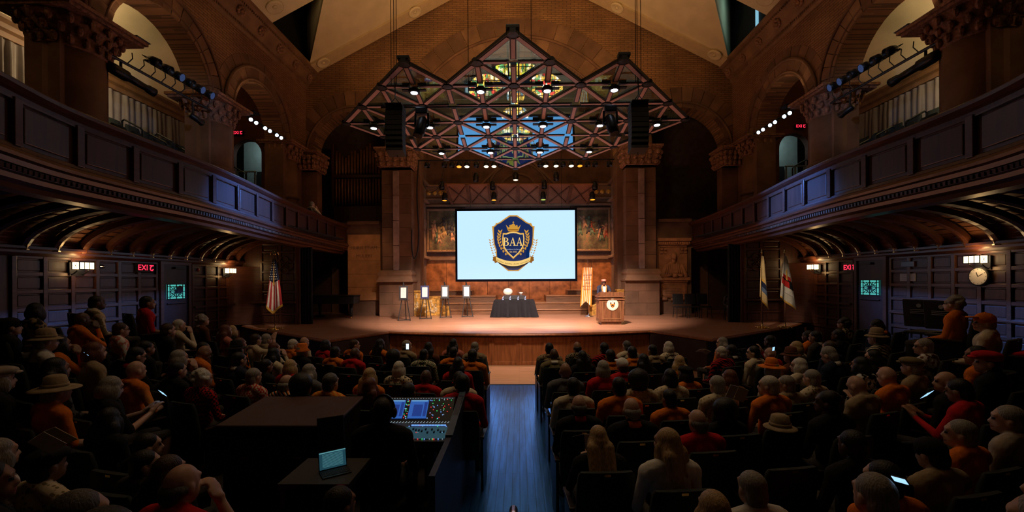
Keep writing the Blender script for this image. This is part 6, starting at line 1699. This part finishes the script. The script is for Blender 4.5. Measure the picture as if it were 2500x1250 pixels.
AUD = """
65 730 s short.k+flat.k b L | brown jacket and dark flat cap
130 737 m bob.k floral:t/k T | patterned tan blouse
142 775 s short.k+cap.k k L | black cap and dark jacket
211 759 d bald o C | orange polo with hand raised
265 717 d crew.k camo:c/v L | camouflage jacket over white shirt
338 719 m short.k r Ls | plain red shirt, hands in lap
389 785 s short.b k L | plain black jacket
434 777 s short.w c C | cream jacket, chin on hand
502 771 s curly.g b L | reddish brown jacket and white shirt
535 789 s long.a p Lf | sleeveless pink top
568 791 s bob.l k Tf | black top with glasses pushed up
187 802 s short.g+brim.t w L | white jacket and wide tan hat
230 811 m bob.k o Cf | orange top, hand at face
295 792 s short.b floral:p/w Lg | pink floral blouse with glasses
283 828 s bob.a t L | rust coloured top
333 827 m short.k k L | black top with orange collar
295 841 s short.k k Pg | black shirt with red collar, holding a phone
187 863 m long.k floral:g/k Lf | dark patterned dress
88 887 s bob.g+flat.u k Lfs | black sleeveless top and straw beret
178 910 s short.g+wide.t o Ls | orange top and wide straw hat
15 905 s bob.w floral:w/r Lf | red and white patterned dress
361 873 s bald o Xsq | orange polo, crossed bare legs
389 876 s short.k k Ls | short-sleeved black shirt
427 848 s bob.g floral:k/g Cf | black printed top with round badge
306 910 s bob.g k Pfsq | dark shorts and printed shirt, reading
475 836 m bald o N | dark orange shirt, head bowed
500 832 m short.k b L | brown jacket over white shirt
539 831 s bob.k+brim.k k Lfs | black shirt and black brimmed hat
575 820 s long.a floral:o/k Lf | orange and black patterned shirt
603 811 s short.b c Usg | cream polo, hand on forehead
642 811 s short.g t Lg | tan shirt with glasses
645 832 s short.a c C | cream shirt, chin on hand
601 854 s short.k n Lg | dark suit with glasses
645 871 m short.k k Lf | black sleeveless dress
695 824 s short.w o Lg | orange shirt with glasses
729 819 s fringe.k c L | patterned cream shirt
741 837 s short.g+bucket.o k L | dark jacket and orange bucket hat
685 844 m long.k c Lf | cream top with orange trim
712 872 s bob.l r Lf | red knit top
555 894 s curly.w check:r/k Lg | red checked shirt with glasses
621 892 s short.g check:c/r L | cream and red checked jacket
710 907 s fringe.g stripe:o/k/w L | orange, black and white striped blazer
762 882 s long.g g Lf | grey cardigan
787 908 m afro.k k L | plain black coat
839 903 s short.d stripe:y/o L | yellow patterned shirt
813 825 m bob.k r Lf | red top
848 825 s short.b o R | plain orange polo
820 841 d short.k o L | burnt orange shirt
869 843 d bald r L | bright red polo
903 891 s long.l o Lf | orange dress
933 823 d long.k o Lf | orange striped top
995 826 s crew.g t R | tan jacket, facing sideways
1046 831 m long.k b Lf | brown top with strap
1032 847 m crew.k check:c/e L | green and cream plaid shirt
1108 823 m long.k p Lfs | sleeveless coral top
1097 842 s crew.k o L | orange shirt, close-cropped
1159 830 s crew.g t L | tan blazer
1155 848 m short.k o L | orange polo beside the aisle
975 852 d afro.k k Pf | black top, holding up a phone
1120 866 m long.k r Lf | red dress
966 876 s bob.w leopard:c/k Lf | cream leopard print blouse
1052 896 d bald r L | dark red polo
1130 905 d short.k r T | scarlet shirt turned to the side
1108 899 m crew.k c L | cream linen shirt beside the console
912 914 m long.a b Lf | rust brown top
1002 926 m short.k k L | black coat, low in the seat
1342 833 m short.k leopard:t/b L | brown patterned jacket beside the aisle
1412 830 m fringe.k check:t/k L | tan and black plaid jacket
1469 832 m short.k stripe:k/r L | black jacket with red stripes
1531 827 s crew.d c L | cream blazer
1588 836 m crew.k t L | light tan jacket
1633 829 s bob.w leopard:c/g Lf | pale patterned shawl
1358 846 d bald v L | olive suit jacket
1413 851 d long.k k Lf | black dress
1486 848 m short.k o L | burnt orange polo
1547 841 m short.k o L | orange cotton shirt
1586 858 m long.k k Lf | black top with red strap
1638 862 s long.l o Rf | coral red dress
1381 879 m bald g L | grey shirt beside the aisle
1444 873 s bob.g r Lfs | sleeveless red top
1515 869 s short.b+cap.w r Ls | white cap and red shirt
1541 898 d afro.k leopard:c/t L | cream patterned shirt
1628 893 d bob.k dots:c/t Lf | tan dotted blouse
1698 889 m bob.k+flat.k o Lfs | orange sleeveless top
1398 914 d short.k c L | cream suit beside the aisle
1502 911 d crew.k o L | rust orange shirt
1419 955 s fringe.d k L | dark blazer with red collar
1525 960 s fringe.g k L | black jacket with orange collar
1647 941 m crew.k o L | orange and black sports shirt
1745 909 s short.g dots:c/t C | cream dotted shirt
1752 840 s crew.w stripe:k/r L | black shirt with red stripes
1759 819 s long.g o Tf | orange top near the stage wing
1802 837 d short.k k L | black suit
1830 840 s short.k c Tf | cream scarf, turned towards the middle
1764 895 s bob.a b Lf | dark rust dress
1837 909 s short.w o T | bright orange polo
1889 874 s bob.g+wide.o floral:c/t Lf | orange wide-brimmed hat and cream jacket
1918 909 s short.g t Tg | tan jacket with glasses
1942 868 s bob.w c T | cream jacket
1916 843 s bald r U | red shirt, holding up a phone
1950 847 s short.d+brim.b b L | brown hat and jacket
1977 828 s bob.l w Lf | white jacket over black top
2002 827 s short.b n L | dark suit with bow tie
2033 839 s short.g n N | navy suit, head bowed
1910 814 d short.k k L | black jacket, front right corner
1972 803 d short.k o Ls | orange shirt near the flags
2008 803 m short.k d L | dark grey suit
2031 799 d short.k k L | black blazer
2053 778 m curly.k floral:t/k Lf | flower patterned dress
2095 801 s short.b+brim.t stripe:c/k Ls | striped shirt and straw boater
2120 780 d short.k k N | black jacket with orange scarf
2080 849 s bob.k k Tf | black dress with pink scarf
2127 864 m bob.k floral:w/k Lf | black and white patterned dress
1979 895 s short.g leopard:c/v L | cream flecked shirt
1947 943 d short.k k T | black shirt, low in the seat
1762 967 m afro.k k L | plain black jacket
2040 907 s bald t N | tan top, head bowed
2165 867 s short.g+flat.v t L | olive flat cap and tan coat
2184 821 s short.g floral:w/b Tg | white and brown print blouse
2165 886 s bald o P | orange polo, reading
2235 898 s fringe.g k T | black jacket, turned away
2278 916 m short.k r P | red shirt, looking at a phone
2288 838 m short.k o Tf | orange blouse
2343 850 s short.k+flat.r k Tfs | black sleeveless dress and red hat
2358 718 s curly.g o L | orange jacket by the panelling
2453 732 s long.k r Tf | red dress on the upper side tier
2372 759 s short.g+cap.o c T | cream jacket and orange cap
2488 815 m short.k r L | dark red jumper
285 984 m long.k k Tf | black coat, in profile
297 1046 s short.k k R | black jacket, in profile
322 1085 s short.k d Rg | charcoal jumper, in profile
24 1056 s bob.g floral:w/g Lf | grey and white print blouse
156 1082 m short.k+flat.k dots:c/v L | tan dotted shirt and black hat
120 1106 m short.k k R | black shirt, in profile
275 1168 s short.d k Rg | black jacket with glasses, in profile
509 1112 s fringe.d r Cs | scarlet polo, hand at neck
420 1094 s long.b k Lf | dark top, hair over shoulders
420 1199 s short.k k L | plain black top
797 1168 m short.k k R | black shirt behind the desk
718 1230 s bob.l k Lf | dark top at the picture edge
1478 1028 s long.l k Pfs | black vest, reading a programme
1595 1030 s long.l w Tfs | white vest
1742 988 s fringe.d r L | scarlet polo shirt
1724 1174 s long.l k Lf | black top, long fair hair
1870 1132 s short.g w L | white collared shirt
2021 1132 s short.g r L | dark red shirt
2114 1106 s short.k o T | rust orange polo
2276 1056 s short.k+cap.k t P | tan polo, khaki trousers and black cap
2324 1012 s short.g o T | coral polo
2374 978 s short.g u T | stone coloured shirt
2402 1174 s bob.g g T | grey jumper
2480 1124 s short.k b T | brown and orange jacket
2040 1036 d short.k k L | black coat in deep shade
"""
ORD2 = ORDN + ['twenty-first', 'twenty-second', 'twenty-third', 'twenty-fourth', 'twenty-fifth', 'twenty-sixth', 'twenty-seventh', 'twenty-eighth']
ppl = []
for ln in AUD.strip().splitlines():
    a, desc = ln.split(' | ')
    x, y, sk, head, top, fl = a.split()
    X, Y = drop(float(x), float(y), 1.30)
    ppl.append([float(x), float(y), sk, head, top, fl, desc, X, Y])
EMPTY = [(1545, 1046), (1690, 1040), (1795, 1030), (1880, 1022), (1965, 1018), (1485, 992), (1590, 990), (1820, 985), (1470, 949), (1560, 946), (1640, 946), (1705, 943), (1800, 940), (1850, 928), (1440, 936), (1470, 893), (1740, 873), (1690, 872), (1785, 850), (850, 881), (790, 880), (940, 885), (760, 902), (880, 905), (700, 872), (950, 858), (1065, 862), (1010, 905), (1060, 945), (460, 905), (480, 930), (420, 800), (250, 850), (120, 870), (60, 850), (2210, 940), (2100, 960), (2380, 880), (2440, 900), (1985, 950), (1840, 1100), (1950, 1110)]
seats = [[p[7], p[8], p] for p in ppl]
for x, y in EMPTY:
    X, Y = drop(x, y, .97)
    if all((X - q[0]) ** 2 + (Y - .3 - q[1]) ** 2 > .16 for q in seats) and not (-3.3 < X < -.5 and Y < 5.2): seats.append([X, Y + .2, None])
# keep neighbours a seat apart
orig = [(q[0], q[1]) for q in seats]
for it in range(30):
    for i in range(len(seats)):
        for j in range(i):
            a, b_ = seats[i], seats[j]; dx, dy = a[0] - b_[0], a[1] - b_[1]; d_ = sqrt(dx * dx + (dy * .8) ** 2)
            if 1e-6 < d_ < .52:
                k = (.52 - d_) / d_ * .22; a[0] += dx * k * .35; a[1] += dy * k + (.012 if dy >= 0 else -.012); b_[0] -= dx * k * .35; b_[1] -= dy * k + (.012 if dy >= 0 else -.012)
for q, (ox, oy) in zip(seats, orig):
    q[0] = min(ox + .2, max(ox - .2, q[0])); q[1] = min(oy + .28, max(oy - .28, q[1]))
def block(X): return ('left block' if X < 0 else 'right block') if abs(X) < 4.7 else ('raised left side' if X < 0 else 'raised right side')
groups = {}
for s in seats:
    k = (block(s[0]), max(0, int(round((8.3 - s[1]) / .93)))); groups.setdefault(k, []).append(s)
def plabel(desc, where):
    for cut in (None, ', ', ' with ', ' and ', ' beside ', ' near '):
        t_ = desc if cut is None else desc.split(cut)[0]
        s_ = 'person in %s, %s' % (t_, where)
        if len(s_.split()) <= 16: return s_
    return 'person in %s, %s' % (' '.join(desc.split(', ')[0].split()[:5]), where)
for (bk, row), L_ in groups.items():
    L_.sort(key=lambda s: abs(s[0]))
    for i, s in enumerate(L_):
        X, Y, p = s; rz = atan2(-(0 - X), 16.5 - Y) * -1
        rz = -atan2(0 - X, 16.5 - Y)
        z = hfloor(X, Y); where = '%s, %s row, %s from aisle' % (bk, ORD2[row], ORD2[i])
        place_seat((X, Y, z), rz, ('dark green theatre seat with a sitter, ' if p else 'empty dark green theatre seat, ') + where)
        if p:
            hz = CAMZ + ray(p[0], p[1])[2] / ray(p[0], p[1])[1] * Y
            sc_ = min(1.09, max(.9, (hz - z) / 1.30))
            fl = p[5]; pants = 't' if 'khaki' in p[6] else 'd'
            person((X, Y, z + .0), rz + random.uniform(-.08, .08), p[2], p[3], p[4], fl[0], plabel(p[6], where), fl[1:], pants, sc_, 'audience in the hall')

# phones, programmes, a hat on a seat
PH = emat('lit_phone_screen', (.35, .65, 1.0), 1.3); PHW = emat('bright_phone_screen', (.6, .8, 1.0), 1.6)
for x, y, Y, rx, rz_, sz, bright, lab in ((398, 959, 5.2, .9, .5, 1, 0, 'lit phone held by the person with crossed bare legs'), (213, 871, 5.2, .6, .6, 1, 0, 'lit phone low among the raised left side seats'), (995, 846, 6.6, 0, 0, .62, 1, 'bright phone held up filming in the left block'), (1888, 851, 6.6, .5, -.2, .5, 0, 'bright blue phone held up in the right block'), (182, 1216, 1.9, 1.2, -.75, .75, 1, 'large bright phone tilted at the lower left'), (2198, 1171, 2.3, 1.3, .95, .5, 0, 'slanted lit phone at the lower right'), (2262, 962, 4.2, .9, -.4, 1, 0, 'phone held by the person in the red shirt')):
    p = atY(x, y, Y)
    o = thing('mobile_phone', lab, 'phone', p, 0); o.rotation_euler = (rx, rz_, 0)
    mobj('phone_body', MB().box((0, 0, 0), (.075 * sz, .009, .15 * sz)), BLACK, o, bevel=.004)
    mobj('phone_screen', MB().box((0, -.0055, 0), (.068 * sz, .002, .138 * sz)), PHW if bright else PH, o)
for x, y, Y, rx, rz_, lab in ((1428, 1082, 3.85, .1, -.1, 'open printed programme held by the person in the black vest'), (1717, 857, 7.9, 1.1, .2, 'white folded paper lying on an empty seat back'), (1798, 960, 4.9, .2, .3, 'thin programme held beside the cream dotted shirt'), (133, 1072, 2.9, .6, -.5, 'cream programme at the lower left')):
    p = atY(x, y, Y); o = thing('programme', lab, 'booklet', p, 0); o.rotation_euler = (rx, rz_, 0)
    mobj('cover', MB().box((-.055, .0, 0), (.11, .004, .16), rz=.25), mat('dark_programme_cover', (.02, .02, .025), .5) if x < 1500 and x > 1000 else WHITE, o)
    mobj('page', MB().box((.055, .0, 0), (.11, .004, .16), rz=-.25), mat('cream_page', (.7, .6, .42), .7), o)
X, Y = drop(1873, 1022, .99)
o = mobj('straw_hat', HATS['brim'].copy(), cloth('plain', COLR['y']), loc=(X, Y - .25, .99 + hfloor(X, Y) + 1.08 - 1.185), smooth=True)
o.data.materials.clear(); o.data.materials.append(cloth('plain', COLR['t'])); o.location.z = hfloor(X, Y) + .97 - .1; o.location.y = Y - .23
tag(o, 'straw trilby resting on a seat back in the right block', 'hat')

# speaker, balcony watcher, waiting person, console operator
sp = person((LP.x - .1, LP.y + .78, SZ + .36), pi, 'd', 'short.k+flat.p', 'n', 'S', 'person speaking at the lectern in navy jacket, orange scarf and purple cap', 'g', 'd', .93)
sc2 = MB()
for s in (-1, 1): sc2.tube([(s * .05, -.03, 1.05), (s * .085, .035, .98), (s * .07, .06, .85), (s * .06, .07, .7)], [.022, .026, .028, .026], 8)
mobj('scarf', sc2, cloth('plain', (.75, .22, .06)), sp, True)
mobj('shirt_front', MB().add([(-.06, .045, 1.0), (.06, .045, 1.0), (.05, .07, .85), (.04, .068, .7), (-.04, .068, .7), (-.05, .07, .85)], [(0, 5, 2, 1), (5, 4, 3, 2)]), WHITE, sp)
p = atY(766, 491, 16.2)
bw = person((-7.85, 16.2, p.z - 1.3), -.4, 's', 'short.g', 'c', 'C', 'person in pale sleeveless top leaning on the left balcony rail', 'sg', 'd', 1.0)
place_seat((-7.85, 16.2, p.z - 1.3), -.4, 'dark gallery seat under the person at the left balcony rail')
p = atY(1783, 708, 16.0)
person((p.x, 16.0, SZ), pi - .35, 'm', 'crew.k', 'd', 'L', 'person in dark suit waiting on a chair in the right stage shadow', '', 'd', (p.z - SZ) / 1.3 if (p.z - SZ) > .9 else .95)
def dark_chair(loc, rz, label):
    t = thing('black_chair', label, 'chair', loc, rz, 'black side chairs')
    mobj('seat', MB().box((0, 0, .44), (.44, .42, .04)), BLACK, t, bevel=.01); mobj('backrest', MB().box((0, -.22, .74), (.42, .03, .42), rx=.12), BLACK, t, bevel=.01)
    for sx in (-1, 1):
        for sy in (-1, 1): mobj('leg', MB().tube([(sx * .18, sy * .17, .43), (sx * .2, sy * .21, 0)], .014, 6), STEEL, t)
    return t
dark_chair((p.x, 16.0, SZ), pi - .35, 'black chair under the person waiting in the right stage shadow')
for k, (x, y) in enumerate(((1720, 745), (1690, 748), (1660, 750))):
    q = atY(x, y, 17.0); dark_chair((q.x, 17.0, SZ), pi, 'black chair in the right stage shadow, %s from the monument' % ('third', 'second', 'first')[k])
SEALM = mat('seat_seal_print', (.3, .3, .3), .5)
for k, (x, y) in enumerate(((2268, 763), (2323, 765))):
    q = atX(x, y, 6.9); z = hfloor(6.9, q.y)
    c_ = dark_chair((q.x, q.y, z), -1.2, 'black wooden armchair with a pale printed seal, %s the right panelling' % ('left one below' if k == 0 else 'right one below'))
    c_.scale = (1.1, 1.1, 1.1)
    pr = MB().lathe([(.001, 0), (.03, 0), (.03, .001)], (0, -.262, .86), 14, (0, -1, 0))
    for j in range(3): pr.bb((-.11, -.258 + .0, .74 + .025 * j), (.11, -.25, .748 + .025 * j))
    mobj('printed_seal', pr, SEALM, c_)

# gallery seats, dark rows behind the parapets
for s in (-1, 1):
    for r in range(2):
        for k in range(9):
            y = 9.4 + .62 * k + .2 * r; x = 10.4 + .95 * r
            dup(SEAT0, (s * x, y, 4.22 + .5 * (3 + r)), s * pi / 2, 'dark gallery seat behind the %s parapet, %s row, %s from the stage' % ('left' if s < 0 else 'right', ('front', 'rear')[r], ORDN[8 - k]), 'gallery seats')

# ------------------------------------------------------------------ sound console, desks, laptop, aisle rail
DESK = mat('dark_desk_wood', (.035, .016, .012), .5, var=.3)
t = thing('covered_desk', 'wide dark reddish covered desk in the left block', 'desk', (-2.3, 4.4, 0))
mobj('top_board', MB().prism([(-.52, -.5), (.58, -.5), (.5, .5), (-.65, .5)], lambda x, y: (x, y, 1.09), (0, 0, .035)), mat('dark_red_cover', (.05, .018, .015), .6, var=.2), t, bevel=.012)
mobj('cabinet', MB().bb((-.48, -.45, 0), (.48, .45, 1.09)), BLACK, t)
for k in range(2):
    d_ = mobj('cabinet_door', MB().bb((-.46 + .48 * k, -.47, .08), (.0 + .46 * k, -.45, 1.02)), mat('black_laminate', (.01, .01, .01), .5), t, bevel=.006)
    mobj('handle', MB().tube([(-.28 + .48 * k, -.49, .82), (-.2 + .48 * k, -.49, .82)], .007, 5), BRASS, d_)
bt = thing('booth_partition', 'tall dark booth side wall along the left edge of the aisle', 'partition', (-.66, 4.1, 0))
mobj('side_wall', MB().prism([(-.9, 0), (.9, 0), (.9, 1.12), (.7, 1.14), (-.1, .98), (-.9, .98)], lambda y, z: (-.03, y, z), (.05, 0, 0)), mat('navy_booth_wall', (.02, .025, .06), .5), bt)
mobj('top_cap', MB().beam((-.005, .9, 1.14), (-.005, -.1, .99), .07, .02), mat('blue_lit_booth_cap', (.06, .1, .16), .35), bt)  # blue light along the edge is put into the cap's colour
ct = thing('console_table', 'black table carrying the sound mixing console', 'table', (-1.12, 4.42, 0))
mobj('table_top', MB().bb((-.42, -.42, .84), (.4, .42, .88)), BLACK, ct)
for sx in (-.38, .36):
    for sy in (-.36, .36): mobj('leg', MB().bb((sx - .025, sy - .025, 0), (sx + .025, sy + .025, .84)), STEEL, ct)
mc = thing('mixing_console', 'black sound mixing console with two blue touch screens and faders', 'mixing console', (-1.11, 4.42, .88))
prof = [(-.42, 0), (-.42, .06), (.02, .1), (.24, .28), (.3, .28), (.3, 0)]
mobj('console_body', MB().prism(prof, lambda y, z: (-.4, y, z), (.8, 0, 0)), mat('console_grey', (.02, .025, .03), .45), mc)
def dk(x, u): # on the upright panel: u 0..1 from bottom to top
    return Vector((x * .9, .02 + .22 * u, .10 + .18 * u)) + Vector((0, -.005, .006))
def dl(x, u):
    return Vector((x * .9, -.42 + .44 * u, .06 + .04 * u)) + Vector((0, -.001, .006))
BLU = emat('console_blue_screen', (.04, .18, .7), .55); BLU2 = emat('console_dark_blue', (.01, .05, .3), .7); CYN = emat('console_light_blue', (.2, .5, .9), .6)
def plate(name, f, x0, x1, u0, u1, m, par, h=0):
    up = Vector((0, -.004 * h, .005 * h)); mobj(name, MB().add([f(x0, u0) + up, f(x1, u0) + up, f(x1, u1) + up, f(x0, u1) + up], [(0, 1, 2, 3)]), m, par)
for x0 in (-.36, -.08):
    sc3 = mobj('touch_screen', MB().add([dk(x0, .12), dk(x0 + .22, .12), dk(x0 + .22, .92), dk(x0, .92)], [(0, 1, 2, 3)]), BLU, mc)
    plate('window_area', dk, x0 + .05, x0 + .16, .2, .7, BLU2, sc3, 1); plate('status_bar', dk, x0 + .01, x0 + .21, .84, .9, CYN, sc3, 1); plate('side_list', dk, x0 + .175, x0 + .21, .2, .8, BLU2, sc3, 1)
rr = random.Random(9); LEDS = {'green': emat('led_green', (.05, .9, .2), 1.2), 'red': emat('led_red', (1, .05, .05), 1.2), 'blue': emat('led_blue', (.15, .35, 1), 1.6), 'white': emat('led_white', (.6, .8, .9), .35)}
for k, (nm, m) in enumerate(LEDS.items()):
    b = MB()
    for q in range(16):
        x = rr.choice([rr.uniform(-.13, -.09), rr.uniform(.15, .22), rr.uniform(.25, .42)]); u = rr.uniform(.1, .95); c = dk(x, u); b.box(c, (.008, .006, .006))
    for q in range(14):
        c = dl(rr.uniform(-.4, .42), rr.choice([.08, .78, .72, .4])); b.box(c, (.01, .006, .006))
    if nm == 'blue':
        for q in range(12): c = dl(.02 + .033 * q, .78); b.box(c, (.026, .012, .006))
    if nm == 'white':
        for q in range(24): c = dl(-.4 + .035 * q, .9); b.beam(c, c + Vector((.012, .03, .004)), .006, .004)
        for q in range(26): c = dk(-.38 + .032 * q, .99); b.box(c, (.012, .004, .004))
    mobj('led_' + nm, b, m, mc)['kind'] = 'stuff'
for q in range(24):
    c = dl(-.4 + .035 * q, .35 + .2 * rr.random())
    mobj('fader', MB().box(c + Vector((0, 0, .006)), (.014, .03, .014)), STEEL, mc)
plate('fader_bed', dl, -.42, .44, .1, .68, emat('fader_bed_glow', (.02, .1, .14), .5), mc)
op = person((-1.12, 3.55, .22), 0, 'm', 'short.k', 'k', 'L', 'person in black with headphones working at the sound console', '', 'k', 1.0)
hp = MB().tube([(.09 * cos(a), -.06, 1.17 + .125 * sin(a)) for a in [k * pi / 10 for k in range(11)]], .012, 6)
for s in (-1, 1): hp.ell((s * .09, -.06, 1.15), (.022, .04, .045), 10, 8)
mobj('headphones', hp, STEEL, op, True)
st = thing('stool', 'black stool under the console operator', 'stool', (-1.12, 3.5, 0))
mobj('seat', MB().lathe([(.001, .6), (.17, .6), (.18, .62), (.17, .65), (.001, .65)], (0, 0, 0), 18), BLACK, st, True); mobj('post', MB().tube([(0, 0, .03), (0, 0, .57)], .03, 8), STEEL, st)
mobj('foot', MB().tube([(.2 * cos(k * pi / 8), .2 * sin(k * pi / 8), .015) for k in range(17)], .014, 6), STEEL, st)
sd = thing('side_desk', 'low black side desk carrying the laptop', 'desk', (-1.36, 3.02, 0))
mobj('desk_top', MB().bb((-.26, -.2, 1.06), (.22, .22, 1.1)), BLACK, sd)
for sx in (-.23, .19):
    for sy in (-.17, .19): mobj('leg', MB().bb((sx - .02, sy - .02, 0), (sx + .02, sy + .02, 1.06)), STEEL, sd)
lp = thing('laptop', 'open laptop with a dim blue list on its screen beside the console', 'laptop', (-1.34, 3.04, 1.1), .62)
lp.scale = (.58, .58, .58)
mobj('keyboard_base', MB().box((0, -.11, .008), (.33, .23, .016)), STEEL, lp, bevel=.004)
ky = MB()
for r in range(5):
    for q in range(12): ky.box((-.14 + .025 * q, -.19 + .03 * r + .02, .018), (.02, .022, .004))
mobj('keys', ky, BLACK, lp)['kind'] = 'stuff'
ld_ = mobj('screen_lid', MB().box((0, 0, 0), (.33, .01, .22)), STEEL, lp, loc=(0, .03, .12), rot=(-.25, 0, 0), bevel=.004)
mobj('display', MB().box((0, -.007, 0), (.31, .002, .2)), emat('laptop_display', (.04, .17, .24), .28), ld_)
ln_ = MB()
for q in range(12): ln_.box((0, -.009, .07 - .013 * q), (.24, .001, .003))
ln_.box((0, -.009, .092), (.31, .001, .012))
mobj('list_lines', ln_, emat('laptop_lines', (.15, .45, .5), .6), ld_)['kind'] = 'stuff'
mn = thing('tablet_stand', 'dark tablet on a leaning stand between desk and console', 'tablet', (-1.66, 3.72, .25), .5)
mobj('pole', MB().tube([(0, .02, 0), (0, .02, .78)], .015, 6), STEEL, mn); mobj('tablet', MB().box((0, 0, .86), (.22, .012, .3), rx=-.2), BLACK, mn, bevel=.006)
mobj('base', MB().lathe([(.001, 0), (.14, 0), (.13, .02), (.02, .03)], (0, .02, 0), 16), STEEL, mn)
kp = thing('key_pad', 'small keypad with white and pink lit buttons beside the operator', 'keypad', (-1.42, 4.1, .88), .3)
mobj('pad_body', MB().box((0, 0, .015), (.16, .12, .03)), BLACK, kp)
bt_ = MB()
for r in range(3):
    for q in range(4): bt_.box((-.05 + .034 * q, -.035 + .034 * r, .033), (.02, .02, .006))
mobj('button', bt_, LEDS['white'], kp)['kind'] = 'stuff'
tag(mobj('aisle_rail', MB().tube([(0, .5, 0), (0, .48, 1.3), (0, .42, 1.39), (0, .3, 1.42), (0, -.6, 1.42), (0, -.68, 1.36), (0, -.7, 0)], .02, 10), CHROME, loc=(-.03, 1.55, 0), smooth=True), 'curved steel handrail standing in the middle of the aisle', 'handrail')
tag(mobj('power_light', MB().box((0, 0, 0), (.03, .02, .012)), LEDS['red'], loc=(-1.2, 2.81, 1.08)), 'tiny red power light on the laptop desk edge', 'lamp')
